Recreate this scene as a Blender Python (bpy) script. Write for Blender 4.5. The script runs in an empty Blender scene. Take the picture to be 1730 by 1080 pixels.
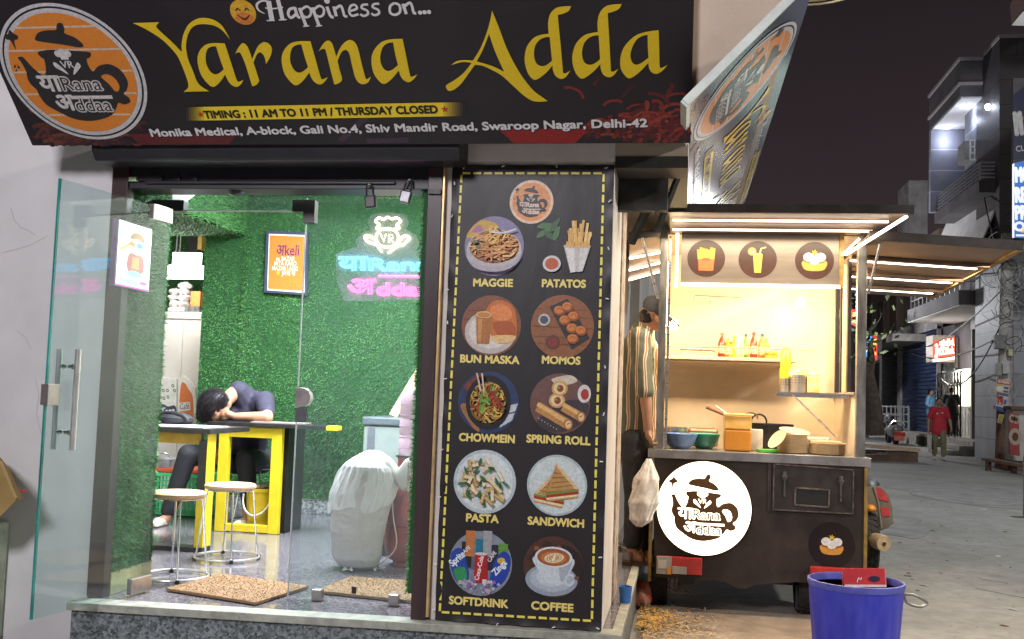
import bpy, bmesh, math, random
import numpy as np
from math import sin, cos, pi, radians, sqrt, atan2
from mathutils import Vector, Matrix, noise
from mathutils.geometry import tessellate_polygon
S = bpy.context.scene
COL = S.collection
rnd = random.Random(7)

# ---------------------------------------------------------------- camera
FPX, YAW, PIT, ROL = 1780.0, radians(9.3), radians(4.02), radians(2.0)
CAM = np.array([0.0, 0.0, 1.45])
_f = np.array([-sin(YAW)*cos(PIT), cos(YAW)*cos(PIT), sin(PIT)])
_r0 = np.array([cos(YAW), sin(YAW), 0.0]); _u0 = np.cross(_r0, _f)
_R = cos(ROL)*_r0 + sin(ROL)*_u0; _U = cos(ROL)*_u0 - sin(ROL)*_r0
cam = bpy.data.cameras.new('camera'); cam_o = bpy.data.objects.new('camera', cam); COL.objects.link(cam_o)
cam.sensor_width = 36.0; cam.sensor_fit = 'HORIZONTAL'; cam.lens = FPX/1730*36.0
cam.clip_start = 0.05; cam.clip_end = 600
mw = Matrix.Identity(4)
for i, ax in enumerate((_R, _U, -_f)):
    for k in range(3): mw[k][i] = ax[k]
mw.translation = Vector(CAM); cam_o.matrix_world = mw
S.camera = cam_o
S.render.resolution_x, S.render.resolution_y = 1024, 639
def ray(x, y): return _f + _R*(x-865)/FPX - _U*(y-540)/FPX
def PY(x, y, Y): d = ray(x, y); return CAM + d*(Y-CAM[1])/d[1]      # a point of the plane Y = const
def PX(x, y, X): d = ray(x, y); return CAM + d*(X-CAM[0])/d[0]
def PZ(x, y, Z): d = ray(x, y); return CAM + d*(Z-CAM[2])/d[2]

# ---------------------------------------------------------------- world, exposure
S.view_settings.view_transform = 'Standard'; S.view_settings.look = 'None'
S.view_settings.exposure = 0.0; S.view_settings.gamma = 1.0
W = bpy.data.worlds.new('World'); S.world = W; W.use_nodes = True
wn = W.node_tree.nodes; wl = W.node_tree.links; wn.clear()
wo = wn.new('ShaderNodeOutputWorld'); wb = wn.new('ShaderNodeBackground'); wl.new(wb.outputs[0], wo.inputs[0])
wt = wn.new('ShaderNodeTexCoord'); wx = wn.new('ShaderNodeSeparateXYZ'); wr = wn.new('ShaderNodeValToRGB')
wl.new(wt.outputs['Generated'], wx.inputs[0])
wno = wn.new('ShaderNodeTexNoise'); wno.inputs['Scale'].default_value = 2.2; wno.inputs['Detail'].default_value = 5; wl.new(wt.outputs['Generated'], wno.inputs['Vector'])
wma = wn.new('ShaderNodeMath'); wma.operation = 'MULTIPLY_ADD'; wma.inputs[1].default_value = -.16; wl.new(wno.outputs['Fac'], wma.inputs[0])
wad = wn.new('ShaderNodeMath'); wad.operation = 'ADD'; wad.inputs[1].default_value = .08; wl.new(wx.outputs['Z'], wad.inputs[0]); wl.new(wad.outputs[0], wma.inputs[2]); wl.new(wma.outputs[0], wr.inputs[0]); wl.new(wr.outputs[0], wb.inputs[0])
e = wr.color_ramp.elements
e[0].position = 0.0; e[0].color = (.060, .043, .045, 1)
e[1].position = 0.45; e[1].color = (.0105, .0085, .0105, 1)
x_ = e.new(.2); x_.color = (.033, .0235, .027, 1)
wb.inputs[1].default_value = 1.0
S.cycles.max_bounces = 8; S.cycles.transparent_max_bounces = 16
S.cycles.sample_clamp_indirect = 6; S.cycles.caustics_reflective = False; S.cycles.caustics_refractive = False

# ---------------------------------------------------------------- street lamps and other lights out of the frame
def lamp(name, kind, loc, power, col=(1,1,1), size=.2, target=None, spot=None, sy=None):
    l = bpy.data.lights.new(name, kind); l.energy = power; l.color = col
    if kind == 'AREA':
        l.size = size
        if sy: l.shape = 'RECTANGLE'; l.size_y = sy
    else: l.shadow_soft_size = size
    if spot: l.spot_size = spot; l.spot_blend = .6
    o = bpy.data.objects.new(name, l); COL.objects.link(o); o.location = loc
    if target is not None:
        o.rotation_euler = (Vector(target)-Vector(loc)).to_track_quat('-Z', 'Y').to_euler()
    return o
lamp('street_light', 'POINT', (-3.2, -3.4, 6.0), 2350, (.97, .94, 1.0), .9)
lamp('street_light', 'POINT', (7.4, 3.2, 5.6), 1900, (1.0, .98, .90), .25)
lamp('street_tube_light', 'AREA', (6.15, 24.2, 4.35), 12, (.75, 1.0, .90), .30, (.3, 5.1, 3.0), sy=2.2)
lamp('street_light', 'POINT', (6.5, 16.0, 9.0), 2100, (.92, .97, 1.0), .3)
lamp('street_light', 'POINT', (5.0, 42.0, 5.0), 1700, (.95, .96, 1.0), .3)

# ---------------------------------------------------------------- materials
def lin(c):
    if isinstance(c, str):
        c = c.lstrip('#'); c = [int(c[i:i+2], 16)/255 for i in (0, 2, 4)]
        return tuple(v/12.92 if v <= .04045 else ((v+.055)/1.055)**2.4 for v in c)
    return tuple(c)
MATS = {}
def mat(name, col=(.5,.5,.5), rough=.55, metal=0.0, var=.12, scale=9, bump=0.0, bscale=80, emit=0.0, ecol=None,
        spec=.5, col2=None, stretch=(1,1,1), trans=0.0, coat=0.0, detail=4.0):
    if name in MATS: return MATS[name]
    m = bpy.data.materials.new(name); m.use_nodes = True; MATS[name] = m
    n, l = m.node_tree.nodes, m.node_tree.links
    b = n['Principled BSDF']; c = lin(col)
    b.inputs['Roughness'].default_value = rough; b.inputs['Metallic'].default_value = metal
    b.inputs['Specular IOR Level'].default_value = spec
    if coat: b.inputs['Coat Weight'].default_value = coat; b.inputs['Coat Roughness'].default_value = .15
    tc = n.new('ShaderNodeTexCoord'); mp = n.new('ShaderNodeMapping'); mp.inputs['Scale'].default_value = stretch
    l.new(tc.outputs['Object'], mp.inputs[0])
    if var or col2:
        no = n.new('ShaderNodeTexNoise'); no.inputs['Scale'].default_value = scale; no.inputs['Detail'].default_value = detail
        no.inputs['Roughness'].default_value = .62
        l.new(mp.outputs[0], no.inputs['Vector'])
        rp = n.new('ShaderNodeValToRGB'); l.new(no.outputs['Fac'], rp.inputs[0])
        c2 = lin(col2) if col2 else tuple(min(1, v*(1+var)) for v in c)
        c1 = c if col2 else tuple(v*(1-var) for v in c)
        rp.color_ramp.elements[0].position = .35; rp.color_ramp.elements[0].color = (*c1, 1)
        rp.color_ramp.elements[1].position = .65; rp.color_ramp.elements[1].color = (*c2, 1)
        l.new(rp.outputs[0], b.inputs['Base Color'])
        mr = n.new('ShaderNodeMapRange'); l.new(no.outputs['Fac'], mr.inputs[0])
        mr.inputs[3].default_value = max(.02, rough*.8); mr.inputs[4].default_value = min(1, rough*1.2)
        l.new(mr.outputs[0], b.inputs['Roughness'])
    else: b.inputs['Base Color'].default_value = (*c, 1)
    if bump:
        nb = n.new('ShaderNodeTexNoise'); nb.inputs['Scale'].default_value = bscale; nb.inputs['Detail'].default_value = 3
        l.new(mp.outputs[0], nb.inputs['Vector'])
        bp = n.new('ShaderNodeBump'); bp.inputs['Strength'].default_value = bump; bp.inputs['Distance'].default_value = .01
        l.new(nb.outputs['Fac'], bp.inputs['Height']); l.new(bp.outputs[0], b.inputs['Normal'])
    if emit:
        b.inputs['Emission Color'].default_value = (*(lin(ecol) if ecol else c), 1); b.inputs['Emission Strength'].default_value = emit
    if trans: b.inputs['Transmission Weight'].default_value = trans
    return m
def ink(h, rough=.42, var=.16):                        # printed colour on flex or vinyl
    return mat('print_'+h.lstrip('#')+('' if rough == .42 else '_%d' % (rough*100))+('' if var == .16 else '_plain'), h, rough, var=var, scale=75, detail=7)
def glow(name, col, s): return mat(name, col, .5, var=0, emit=s, ecol=col)
def glass_mat(name, tint, gloss=.08, dirt=.06, dcol=(.8,.85,.85), scale=3.0):
    m = bpy.data.materials.new(name); m.use_nodes = True; MATS[name] = m
    n, l = m.node_tree.nodes, m.node_tree.links; n.clear()
    out = n.new('ShaderNodeOutputMaterial'); tr = n.new('ShaderNodeBsdfTransparent'); tr.inputs[0].default_value = (*tint, 1)
    gl = n.new('ShaderNodeBsdfGlossy'); gl.inputs['Roughness'].default_value = .03
    lw = n.new('ShaderNodeLayerWeight'); lw.inputs[0].default_value = .5
    pw = n.new('ShaderNodeMath'); pw.operation = 'POWER'; pw.inputs[1].default_value = 4.0; l.new(lw.outputs['Facing'], pw.inputs[0])
    fr = n.new('ShaderNodeMath'); fr.operation = 'MULTIPLY_ADD'; fr.inputs[1].default_value = .45; fr.inputs[2].default_value = gloss*.4; l.new(pw.outputs[0], fr.inputs[0])
    mx = n.new('ShaderNodeMixShader'); l.new(fr.outputs[0], mx.inputs[0]); l.new(tr.outputs[0], mx.inputs[1]); l.new(gl.outputs[0], mx.inputs[2])
    df = n.new('ShaderNodeBsdfDiffuse'); df.inputs[0].default_value = (*dcol, 1)
    tc = n.new('ShaderNodeTexCoord'); no = n.new('ShaderNodeTexNoise'); no.inputs['Scale'].default_value = scale; no.inputs['Detail'].default_value = 6
    no.inputs['Roughness'].default_value = .7
    l.new(tc.outputs['Object'], no.inputs['Vector'])
    mr = n.new('ShaderNodeMapRange'); mr.inputs[1].default_value = .35; mr.inputs[2].default_value = .8
    mr.inputs[3].default_value = dirt*.35; mr.inputs[4].default_value = dirt*2.2
    l.new(no.outputs['Fac'], mr.inputs[0])
    m2 = n.new('ShaderNodeMixShader'); l.new(mr.outputs[0], m2.inputs[0]); l.new(mx.outputs[0], m2.inputs[1]); l.new(df.outputs[0], m2.inputs[2])
    l.new(m2.outputs[0], out.inputs[0])
    return m

# ---------------------------------------------------------------- things, parts, mesh building
def thing(name, label, cat, loc=(0,0,0), group=None, kind=None):
    o = bpy.data.objects.new(name, None); COL.objects.link(o); o.location = loc; o.empty_display_size = .05
    o['label'] = label; o['category'] = cat
    if group: o['group'] = group
    if kind: o['kind'] = kind
    return o
def worldloc(o):
    v = Vector((0,0,0))
    while o is not None: v += o.location; o = o.parent
    return v
class MB:
    def __init__(s): s.v = []; s.f = []; s.m = []
    def add(s, vs, fs, m=0):
        k = len(s.v); s.v += [tuple(float(c) for c in p) for p in vs]
        s.f += [tuple(i+k for i in f) for f in fs]; s.m += [m]*len(fs); return s
    def box(s, x0, x1, y0, y1, z0, z1, m=0):
        v = [(x,y,z) for x in (x0,x1) for y in (y0,y1) for z in (z0,z1)]
        return s.add(v, [(0,1,3,2),(4,6,7,5),(0,4,5,1),(2,3,7,6),(0,2,6,4),(1,5,7,3)], m)
    def obox(s, c, ax, ay, az, m=0):                       # centre and three half-axis vectors
        c, ax, ay, az = (np.array(q, float) for q in (c, ax, ay, az))
        v = [c+i*ax+j*ay+k*az for i in (-1,1) for j in (-1,1) for k in (-1,1)]
        return s.add(v, [(0,1,3,2),(4,6,7,5),(0,4,5,1),(2,3,7,6),(0,2,6,4),(1,5,7,3)], m)
    def bar(s, a, b, w, h=None, m=0, up=(0,0,1)):          # a rectangular bar from a to b
        a, b = np.array(a, float), np.array(b, float); d = b-a; L = np.linalg.norm(d); d /= L
        u = np.array(up, float)
        if abs(d@u) > .95: u = np.array((0,1.,0))
        x = np.cross(d, u); x /= np.linalg.norm(x); y = np.cross(x, d); h = h or w
        return s.obox((a+b)/2, d*L/2, x*w/2, y*h/2, m)
    def prism(s, pts, e, m=0):                             # planar loop pts extruded by vector e
        n = len(pts); e = np.array(e, float); P = [np.array(p, float) for p in pts]
        t = tessellate_polygon([[Vector(p) for p in P]])
        v = P+[p+e for p in P]
        f = [tuple(q) for q in t]+[tuple(i+n for i in reversed(q)) for q in t]+[(i, (i+1) % n, n+(i+1) % n, n+i) for i in range(n)]
        return s.add(v, f, m)
    def tube(s, pts, r, n=8, m=0, closed=False, caps=True):
        P = [np.array(p, float) for p in pts]; N = len(P); R_ = r if hasattr(r, '__len__') else [r]*N
        u = None; rings = []
        for i in range(N):
            if closed: d = P[(i+1) % N]-P[i-1]
            else: d = P[min(i+1, N-1)]-P[max(i-1, 0)]
            d = d/(np.linalg.norm(d)+1e-9)
            if u is None:
                u = np.cross(d, (0,0,1.)); 
                if np.linalg.norm(u) < .1: u = np.cross(d, (0,1.,0))
            u = u-d*(u@d); u /= np.linalg.norm(u)+1e-9; w = np.cross(d, u)
            rings.append([P[i]+R_[i]*(cos(2*pi*k/n)*u+sin(2*pi*k/n)*w) for k in range(n)])
        v = [p for q in rings for p in q]; f = []
        for i in range(N if closed else N-1):
            j = (i+1) % N
            for k in range(n): f.append((i*n+k, i*n+(k+1) % n, j*n+(k+1) % n, j*n+k))
        if caps and not closed: f.append(tuple(range(n-1, -1, -1))); f.append(tuple((N-1)*n+k for k in range(n)))
        return s.add(v, f, m)
    def lathe(s, prof, o=(0,0,0), n=24, m=0, ax=None, sx=1, sy=1):   # prof: (radius, height); ax: axis direction
        o = np.array(o, float)
        if ax is None: X, Y_, Z = np.eye(3)
        else:
            Z = np.array(ax, float); Z /= np.linalg.norm(Z); X = np.cross(Z, (0,0,1.))
            if np.linalg.norm(X) < .1: X = np.cross(Z, (1.,0,0))
            X /= np.linalg.norm(X); Y_ = np.cross(Z, X)
        v = []; f = []
        for r, h in prof:
            for k in range(n): v.append(o+X*r*sx*cos(2*pi*k/n)+Y_*r*sy*sin(2*pi*k/n)+Z*h)
        for i in range(len(prof)-1):
            for k in range(n): f.append((i*n+k, i*n+(k+1) % n, (i+1)*n+(k+1) % n, (i+1)*n+k))
        if prof[0][0] > 1e-5: f.append(tuple(range(n-1, -1, -1)))
        if prof[-1][0] > 1e-5: f.append(tuple((len(prof)-1)*n+k for k in range(n)))
        return s.add(v, f, m)
    def ell(s, c, r, n=14, m=0, rot=None):
        c = np.array(c, float); v = []; f = []; h = n//2
        M3 = np.array(Matrix.Rotation(0, 3, 'X')) if rot is None else np.array(rot)
        for i in range(h+1):
            t = pi*i/h
            for k in range(n):
                v.append(c+M3@np.array((r[0]*sin(t)*cos(2*pi*k/n), r[1]*sin(t)*sin(2*pi*k/n), r[2]*cos(t))))
        for i in range(h):
            for k in range(n): f.append((i*n+k, (i+1)*n+k, (i+1)*n+(k+1) % n, i*n+(k+1) % n))
        return s.add(v, f, m)
    def cap(s, a, b, ra, rb, n=12, m=0):                   # rounded cone
        a, b = np.array(a, float), np.array(b, float); d = b-a; L = np.linalg.norm(d); d = d/(L+1e-9)
        pr = [(max(1e-4, ra*sin(t)), -ra*cos(t)) for t in np.linspace(0, pi/2, 5)]+[(max(1e-4, rb*cos(t)), L+rb*sin(t)) for t in np.linspace(0, pi/2, 5)]
        return s.lathe(pr, a, n, m, ax=d)
    def grid(s, fn, nu, nv, m=0, closed_u=False):
        v = [fn(i/nu, j/nv) for j in range(nv+1) for i in range(nu+(0 if closed_u else 1))]
        w = nu if closed_u else nu+1; f = []
        for j in range(nv):
            for i in range(nu): f.append((j*w+i, j*w+(i+1) % w, (j+1)*w+(i+1) % w, (j+1)*w+i))
        return s.add(v, f, m)
    def build(s, name, mats, parent=None, smooth=False, bevel=0.0, label=None, cat=None, group=None, kind=None, sub=0, remesh=0, fix=True, solid=0):
        mats = mats if isinstance(mats, (list, tuple)) else [mats]
        V = np.array(s.v, float)
        if parent is not None: o0 = np.array(worldloc(parent))
        else:
            lo, hi = V.min(0), V.max(0); o0 = np.array(((lo[0]+hi[0])/2, (lo[1]+hi[1])/2, lo[2]))
        me = bpy.data.meshes.new(name); me.from_pydata((V-o0).tolist(), [], s.f)
        for q in mats: me.materials.append(q)
        me.polygons.foreach_set('material_index', s.m)
        if fix and len(s.f) < 60000:
            b = bmesh.new(); b.from_mesh(me); bmesh.ops.recalc_face_normals(b, faces=b.faces); b.to_mesh(me); b.free()
        o = bpy.data.objects.new(name, me); COL.objects.link(o)
        if remesh:
            r = o.modifiers.new('r', 'REMESH'); r.mode = 'VOXEL'; r.voxel_size = remesh; r.use_smooth_shade = True
            q = o.modifiers.new('s', 'SMOOTH'); q.factor = .5; q.iterations = 4
        if solid: q = o.modifiers.new('t', 'SOLIDIFY'); q.thickness = solid; q.offset = 0
        if bevel: q = o.modifiers.new('b', 'BEVEL'); q.width = bevel; q.segments = 2; q.limit_method = 'ANGLE'
        if sub: q = o.modifiers.new('d', 'SUBSURF'); q.levels = sub; q.render_levels = sub
        if o.modifiers:
            dg = bpy.context.evaluated_depsgraph_get(); nm = bpy.data.meshes.new_from_object(o.evaluated_get(dg))
            o.modifiers.clear(); o.data = nm; bpy.data.meshes.remove(me); me = nm; me.name = name
        if smooth or remesh:
            me.polygons.foreach_set('use_smooth', [True]*len(me.polygons))
            if not remesh:
                try: me.set_sharp_from_angle(angle=radians(40))
                except Exception: pass
        me.update()
        if parent is not None: o.parent = parent
        else: o.location = o0
        for k, val in (('label', label), ('category', cat), ('group', group), ('kind', kind)):
            if val: o[k] = val
        return o
def copy_tree(o, loc=None, parent=None, label=None):
    c = o.copy(); COL.objects.link(c)
    if parent is not None: c.parent = parent
    if loc is not None: c.location = loc
    if label: c['label'] = label
    for ch in list(o.children): copy_tree(ch, None, c)
    return c

# ---------------------------------------------------------------- flat artwork (signs, posters, prints)
def spline(pts, closed=True, n=6):
    """Catmull-Rom through (x,y); a third value marks a corner."""
    out = []; N = len(pts); P = [np.array(p[:2], float) for p in pts]; cn = [len(p) > 2 for p in pts]
    for i in range(N if closed else N-1):
        p1, p2 = P[i], P[(i+1) % N]
        p0 = P[i-1] if (closed or i > 0) and not cn[i] else p1*2-p2 if False else p1
        p3 = P[(i+2) % N] if (closed or i+2 < N) and not cn[(i+1) % N] else p2
        for k in range(n):
            t = k/n
            out.append(tuple(.5*((2*p1)+(p2-p0)*t+(2*p0-5*p1+4*p2-p3)*t*t+(3*p1-p0-3*p2+p3)*t**3)))
    if not closed: out.append(tuple(P[-1]))
    return out
_txt = {}
def text2d(body, bold=0.0, fill=True):
    k = (body, bold, fill)
    if k in _txt: return _txt[k]
    c = bpy.data.curves.new('t', 'FONT'); c.body = body; c.offset = bold; c.resolution_u = 4
    if not fill: c.fill_mode = 'NONE' if 'NONE' in [i.identifier for i in c.bl_rna.properties['fill_mode'].enum_items] else c.fill_mode
    o = bpy.data.objects.new('t', c); COL.objects.link(o)
    dg = bpy.context.evaluated_depsgraph_get(); m = bpy.data.meshes.new_from_object(o.evaluated_get(dg))
    v = np.array([tuple(q.co)[:2] for q in m.vertices]) if len(m.vertices) else np.zeros((0,2))
    f = [tuple(p.vertices) for p in m.polygons]; ed = [tuple(q.vertices) for q in m.edges]
    bpy.data.objects.remove(o); bpy.data.curves.remove(c); bpy.data.meshes.remove(m)
    _txt[k] = (v, f, ed); return _txt[k]
class Flat:
    STEP = .0007
    def __init__(s, o, u, v, d0=0.0):
        s.o = np.array(o, float); s.u = np.array(u, float); s.u /= np.linalg.norm(s.u)
        v = np.array(v, float); v = v-s.u*(v@s.u); s.w = v/np.linalg.norm(v); s.n = np.cross(s.u, s.w); s.d0 = d0
        s.mb = MB(); s.mats = []
    def px(s, x, y):
        d = ray(x, y); q = CAM+d*((s.o-CAM)@s.n)/(d@s.n)-s.o; return (q@s.u, q@s.w)
    def pxs(s, pts): return [s.px(*p[:2])+tuple(p[2:]) for p in pts]
    def at(s, p, layer): return s.o+s.u*p[0]+s.w*p[1]+s.n*(s.d0+layer*s.STEP)
    def mi(s, m):
        if isinstance(m, str): m = ink(m)
        if m not in s.mats: s.mats.append(m)
        return s.mats.index(m)
    def poly(s, m, loops, layer):
        if not isinstance(loops[0][0], (tuple, list, np.ndarray)): loops = [loops]
        loops = [[tuple(p[:2]) for p in L] for L in loops]
        t = tessellate_polygon([[Vector((p[0], p[1], 0)) for p in L] for L in loops])
        flat = [p for L in loops for p in L]
        s.mb.add([s.at(p, layer) for p in flat], t, s.mi(m)); return s
    def rect(s, m, x0, y0, x1, y1, layer): return s.poly(m, [(x0,y0),(x1,y0),(x1,y1),(x0,y1)], layer)
    def ellipse(s, m, c, rx, ry, layer, rot=0, hole=None, n=40):
        def L(a, b): return [(c[0]+a*cos(t)*cos(rot)-b*sin(t)*sin(rot), c[1]+a*cos(t)*sin(rot)+b*sin(t)*cos(rot)) for t in np.linspace(0, 2*pi, n, endpoint=False)]
        return s.poly(m, [L(rx, ry)]+([L(rx*hole, ry*hole)] if hole else []), layer)
    def stroke(s, m, pts, w, layer, smooth=True):
        if smooth and len(pts) > 2: pts = spline(pts, False, 5)
        P = [np.array(p[:2], float) for p in pts]; N = len(P)
        W_ = np.interp(np.linspace(0, 1, N), np.linspace(0, 1, len(w)), w) if hasattr(w, '__len__') else [w]*N
        v = []
        for i in range(N):
            d = P[min(i+1, N-1)]-P[max(i-1, 0)]; d = d/(np.linalg.norm(d)+1e-9); q = np.array((-d[1], d[0]))*W_[i]/2
            v += [s.at(P[i]+q, layer), s.at(P[i]-q, layer)]
        s.mb.add(v, [(2*i, 2*i+1, 2*i+3, 2*i+2) for i in range(N-1)], s.mi(m)); return s
    def text(s, m, body, p0, p1, h, layer, bold=.012, shear=0.0):
        """text whose ink runs from p0 to p1 along the baseline, h = height of a capital"""
        v, f, _ = text2d(body, 0.0)
        if not len(f): return s
        a, b = v[:,0].min(), v[:,0].max(); p0, p1 = np.array(p0, float), np.array(p1, float)
        d = p1-p0; L = np.linalg.norm(d); d /= L; q = np.array((-d[1], d[0])); ch = .70
        P = [p0+d*((x-a)/(b-a)*L+shear*y/ch*h)+q*(y/ch*h) for x, y in v]
        k = s.mi(m); R_ = bold*h/ch
        for i in range(9 if bold else 1):                  # emboldened by overprinting, each pass a hair above the last
            o_ = np.array((0,0)) if i == 0 else R_*np.array((cos(i*pi/4), sin(i*pi/4)))
            s.mb.add([s.at(p+o_, layer+.07*i) for p in P], f, k)
        return s
    def build(s, name, parent=None, **k):
        o = s.mb.build(name, s.mats, parent, fix=False, **k); s.mb = MB(); s.mats = []; return o
def affine(src, dst):
    A = np.array([(x, y, 1) for x, y in src]); X = np.linalg.lstsq(A, np.array(dst, float), rcond=None)[0]
    return lambda p: tuple(np.array((p[0], p[1], 1))@X)+tuple(p[2:])

# ---- the teapot emblem in unit coordinates (circle of radius 1)
def _lg(pts): return [((x-545)/445, (540-y)/455) for x, y in pts]
POT = [(375,392),(400,382),(480,375),(640,388),(700,396),(705,412),(690,430),(668,440),(663,480),(678,520),(720,490),(760,477),(805,477),(855,515),(875,585),(855,640),(822,672),(845,700),(842,730),(800,746),(765,735),(735,775),(690,820),(600,850),(520,858),(430,840),(350,790),(290,740),(270,680),(268,640),(245,600),(240,560),(250,510),(242,450),(232,425),(255,416),(272,424),(285,455),(310,500),(350,542),(380,510),(397,440),(385,425),(375,408)]
POTHOLE = [(718,556),(760,540),(798,565),(812,615),(798,650),(772,655),(752,610)]
LID = [(395,300),(430,265),(490,252),(545,250),(560,225),(578,208),(600,213),(602,245),(592,272),(640,298),(675,335),(676,358),(640,362),(560,345),(470,330),(400,316)]
CLOVE = [(210,280),(235,268),(256,243),(270,265),(290,280),(282,303),(256,314),(243,372),(234,312),(212,303)]
def logo(fl, c, r, layer, dark, white, bg=None, rim=None, stripes=None, hole_layer=None, fu=(1,0), fv=(0,1), outline=True):
    fu, fv = np.array(fu, float), np.array(fv, float)
    T = lambda p: tuple(np.array(c)+r*(p[0]*fu+p[1]*fv))
    TT = lambda q: [T(p) for p in q]
    circ = lambda k: [T((k*cos(t), k*sin(t))) for t in np.linspace(0, 2*pi, 64, endpoint=False)]
    if rim:
        for k, m in rim: fl.poly(m, circ(k), layer); layer += 1
    if bg:
        fl.poly(bg, circ(.87 if rim else 1.0), layer); layer += 1
    if stripes:
        for y in (.66, .34, .03, -.30, -.62):
            h = sqrt(.865**2-y*y); fl.poly(stripes, [T((-h, y)), T((h, y)), T((h*.99, y+.028)), T((-h*.99, y+.028))], layer)
        layer += 1
    fl.poly(dark, [spline(TT(_lg(POT))), spline(TT(_lg(POTHOLE)))], layer)
    fl.poly(dark, spline(TT(_lg(LID))), layer); fl.poly(dark, spline(TT(_lg(CLOVE))), layer)
    for a, b, cc in (((180,490),(195,465),(200,480)), ((178,515),(195,495),(192,512)), ((205,495),(212,465),(222,490))):
        fl.poly(dark, TT(_lg((a, b, cc))), layer)
    layer += 1
    # chef hat, spoon and fork, VR
    for x, y, q in ((500,402,22), (530,392,24), (562,402,22)): fl.poly(white, [T(((x-545)/445+q/450*cos(t), (540-y)/455+q/450*sin(t))) for t in np.linspace(0, 2*pi, 18, endpoint=False)], layer+.1*q/24+x*.0005)
    fl.poly(white, TT(_lg([(505,410),(560,410),(556,440),(508,440)])), layer+.7)
    fl.poly(white, spline(TT(_lg([(445,462),(462,458),(490,490),(515,530),(508,535),(480,512),(450,490)]))), layer)
    fl.poly(white, spline(TT(_lg([(612,470),(598,462),(570,495),(548,535),(556,537),(590,510),(612,488)]))), layer)
    fl.text(white, 'VR', T((-.12, .10)), T((.06, .10)), .1*r, layer, .02)
    # lettering
    fl.text(white, 'या', T(_lg([(303,648)])[0]), T(_lg([(440,648)])[0]), .25*r, layer, .03)
    fl.text(white, 'Rana', T(_lg([(446,645)])[0]), T(_lg([(700,645)])[0]), .20*r, layer, .06)
    fl.text(white, 'अ', T(_lg([(362,780)])[0]), T(_lg([(478,780)])[0]), .25*r, layer, .03)
    fl.text(white, 'ddaa', T(_lg([(482,790)])[0]), T(_lg([(715,790)])[0]), .20*r, layer, .06)
    fl.poly(white, TT(_lg([(470,682),(742,682),(742,705),(470,705)])), layer+.5)
    if outline:
        fl.text(dark, 'Rana', T(_lg([(447,645)])[0]), T(_lg([(699,645)])[0]), .20*r, layer+1.2, .0)
        fl.text(dark, 'ddaa', T(_lg([(483,790)])[0]), T(_lg([(714,790)])[0]), .20*r, layer+1.2, .0)
# ================================================================ SETTING
def ground_mat():
    m = mat('road_concrete', (.27,.265,.25), .8, var=.2, scale=.7, bump=.12, bscale=60, spec=.3, detail=8)
    n, l = m.node_tree.nodes, m.node_tree.links
    b = n['Principled BSDF']; rp = [q for q in n if q.type == 'VALTORGB'][0]
    tc = [q for q in n if q.type == 'TEX_COORD'][0]
    no = n.new('ShaderNodeTexNoise'); no.inputs['Scale'].default_value = 9; no.inputs['Detail'].default_value = 8; no.inputs['Roughness'].default_value = .75
    l.new(tc.outputs['Object'], no.inputs['Vector'])
    r2 = n.new('ShaderNodeValToRGB'); r2.color_ramp.elements[0].position = .38; r2.color_ramp.elements[0].color = (.78,.78,.78,1)
    r2.color_ramp.elements[1].position = .6; r2.color_ramp.elements[1].color = (1.1,1.1,1.1,1); l.new(no.outputs['Fac'], r2.inputs[0])
    mx = n.new('ShaderNodeMixRGB'); mx.blend_type = 'MULTIPLY'; mx.inputs[0].default_value = .8
    l.new(rp.outputs[0], mx.inputs[1]); l.new(r2.outputs[0], mx.inputs[2]); l.new(mx.outputs[0], b.inputs['Base Color'])
    return m
MB().box(-90, 110, -40, 420, -.3, 0).build('road', ground_mat(), kind='structure')

# worn patches, cracks and litter on the road
PATCH = mat('road_patch_tar', (.215,.21,.20), .75, var=.3, scale=3, bump=.15, bscale=50, detail=8)
for cx, cy, rx, ry, sd in ((3.4, 9.2, .9, 1.3, 1), (2.2, 14.5, .8, 2.2, 2), (5.0, 20.0, 1.3, 3.0, 3), (4.2, 12.0, .5, .7, 4)):
    rr = random.Random(sd); P = [(cx+rx*cos(a)*rr.uniform(.75,1.15), cy+ry*sin(a)*rr.uniform(.75,1.15), .001) for a in np.linspace(0, 2*pi, 22, endpoint=False)]
    MB().prism(P, (0,0,.003)).build('road_patch', PATCH, kind='structure')
m = MB(); rr = random.Random(21)
for i in range(330):
    x, y = rr.uniform(1.1, 6.5), 5.0+abs(rr.gauss(0, 8)); s_ = rr.choice((.008,.010,.014,.03)); t = rr.uniform(0, pi); k = 0 if s_ < .02 else rr.choice((1,1,2))
    c = np.array((x, y, .0045)); u = np.array((cos(t), sin(t), .15*rr.random()))*s_; w = np.array((-sin(t), cos(t), .1*rr.random()))*s_*rr.uniform(.4,1); m.add([c-u-w, c+u-w, c+u*.7+w+np.array((0,0,.004)), c-u+w], [(0,1,2,3)], k)
m.build('road_litter', [mat('grit', (.09,.085,.08), .9), mat('paper_scrap', (.42,.40,.36), .8), mat('leaf_scrap', (.20,.12,.05), .8)], kind='stuff', label='grit, paper scraps and dry leaves scattered over the road', cat='litter', fix=False)

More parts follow.
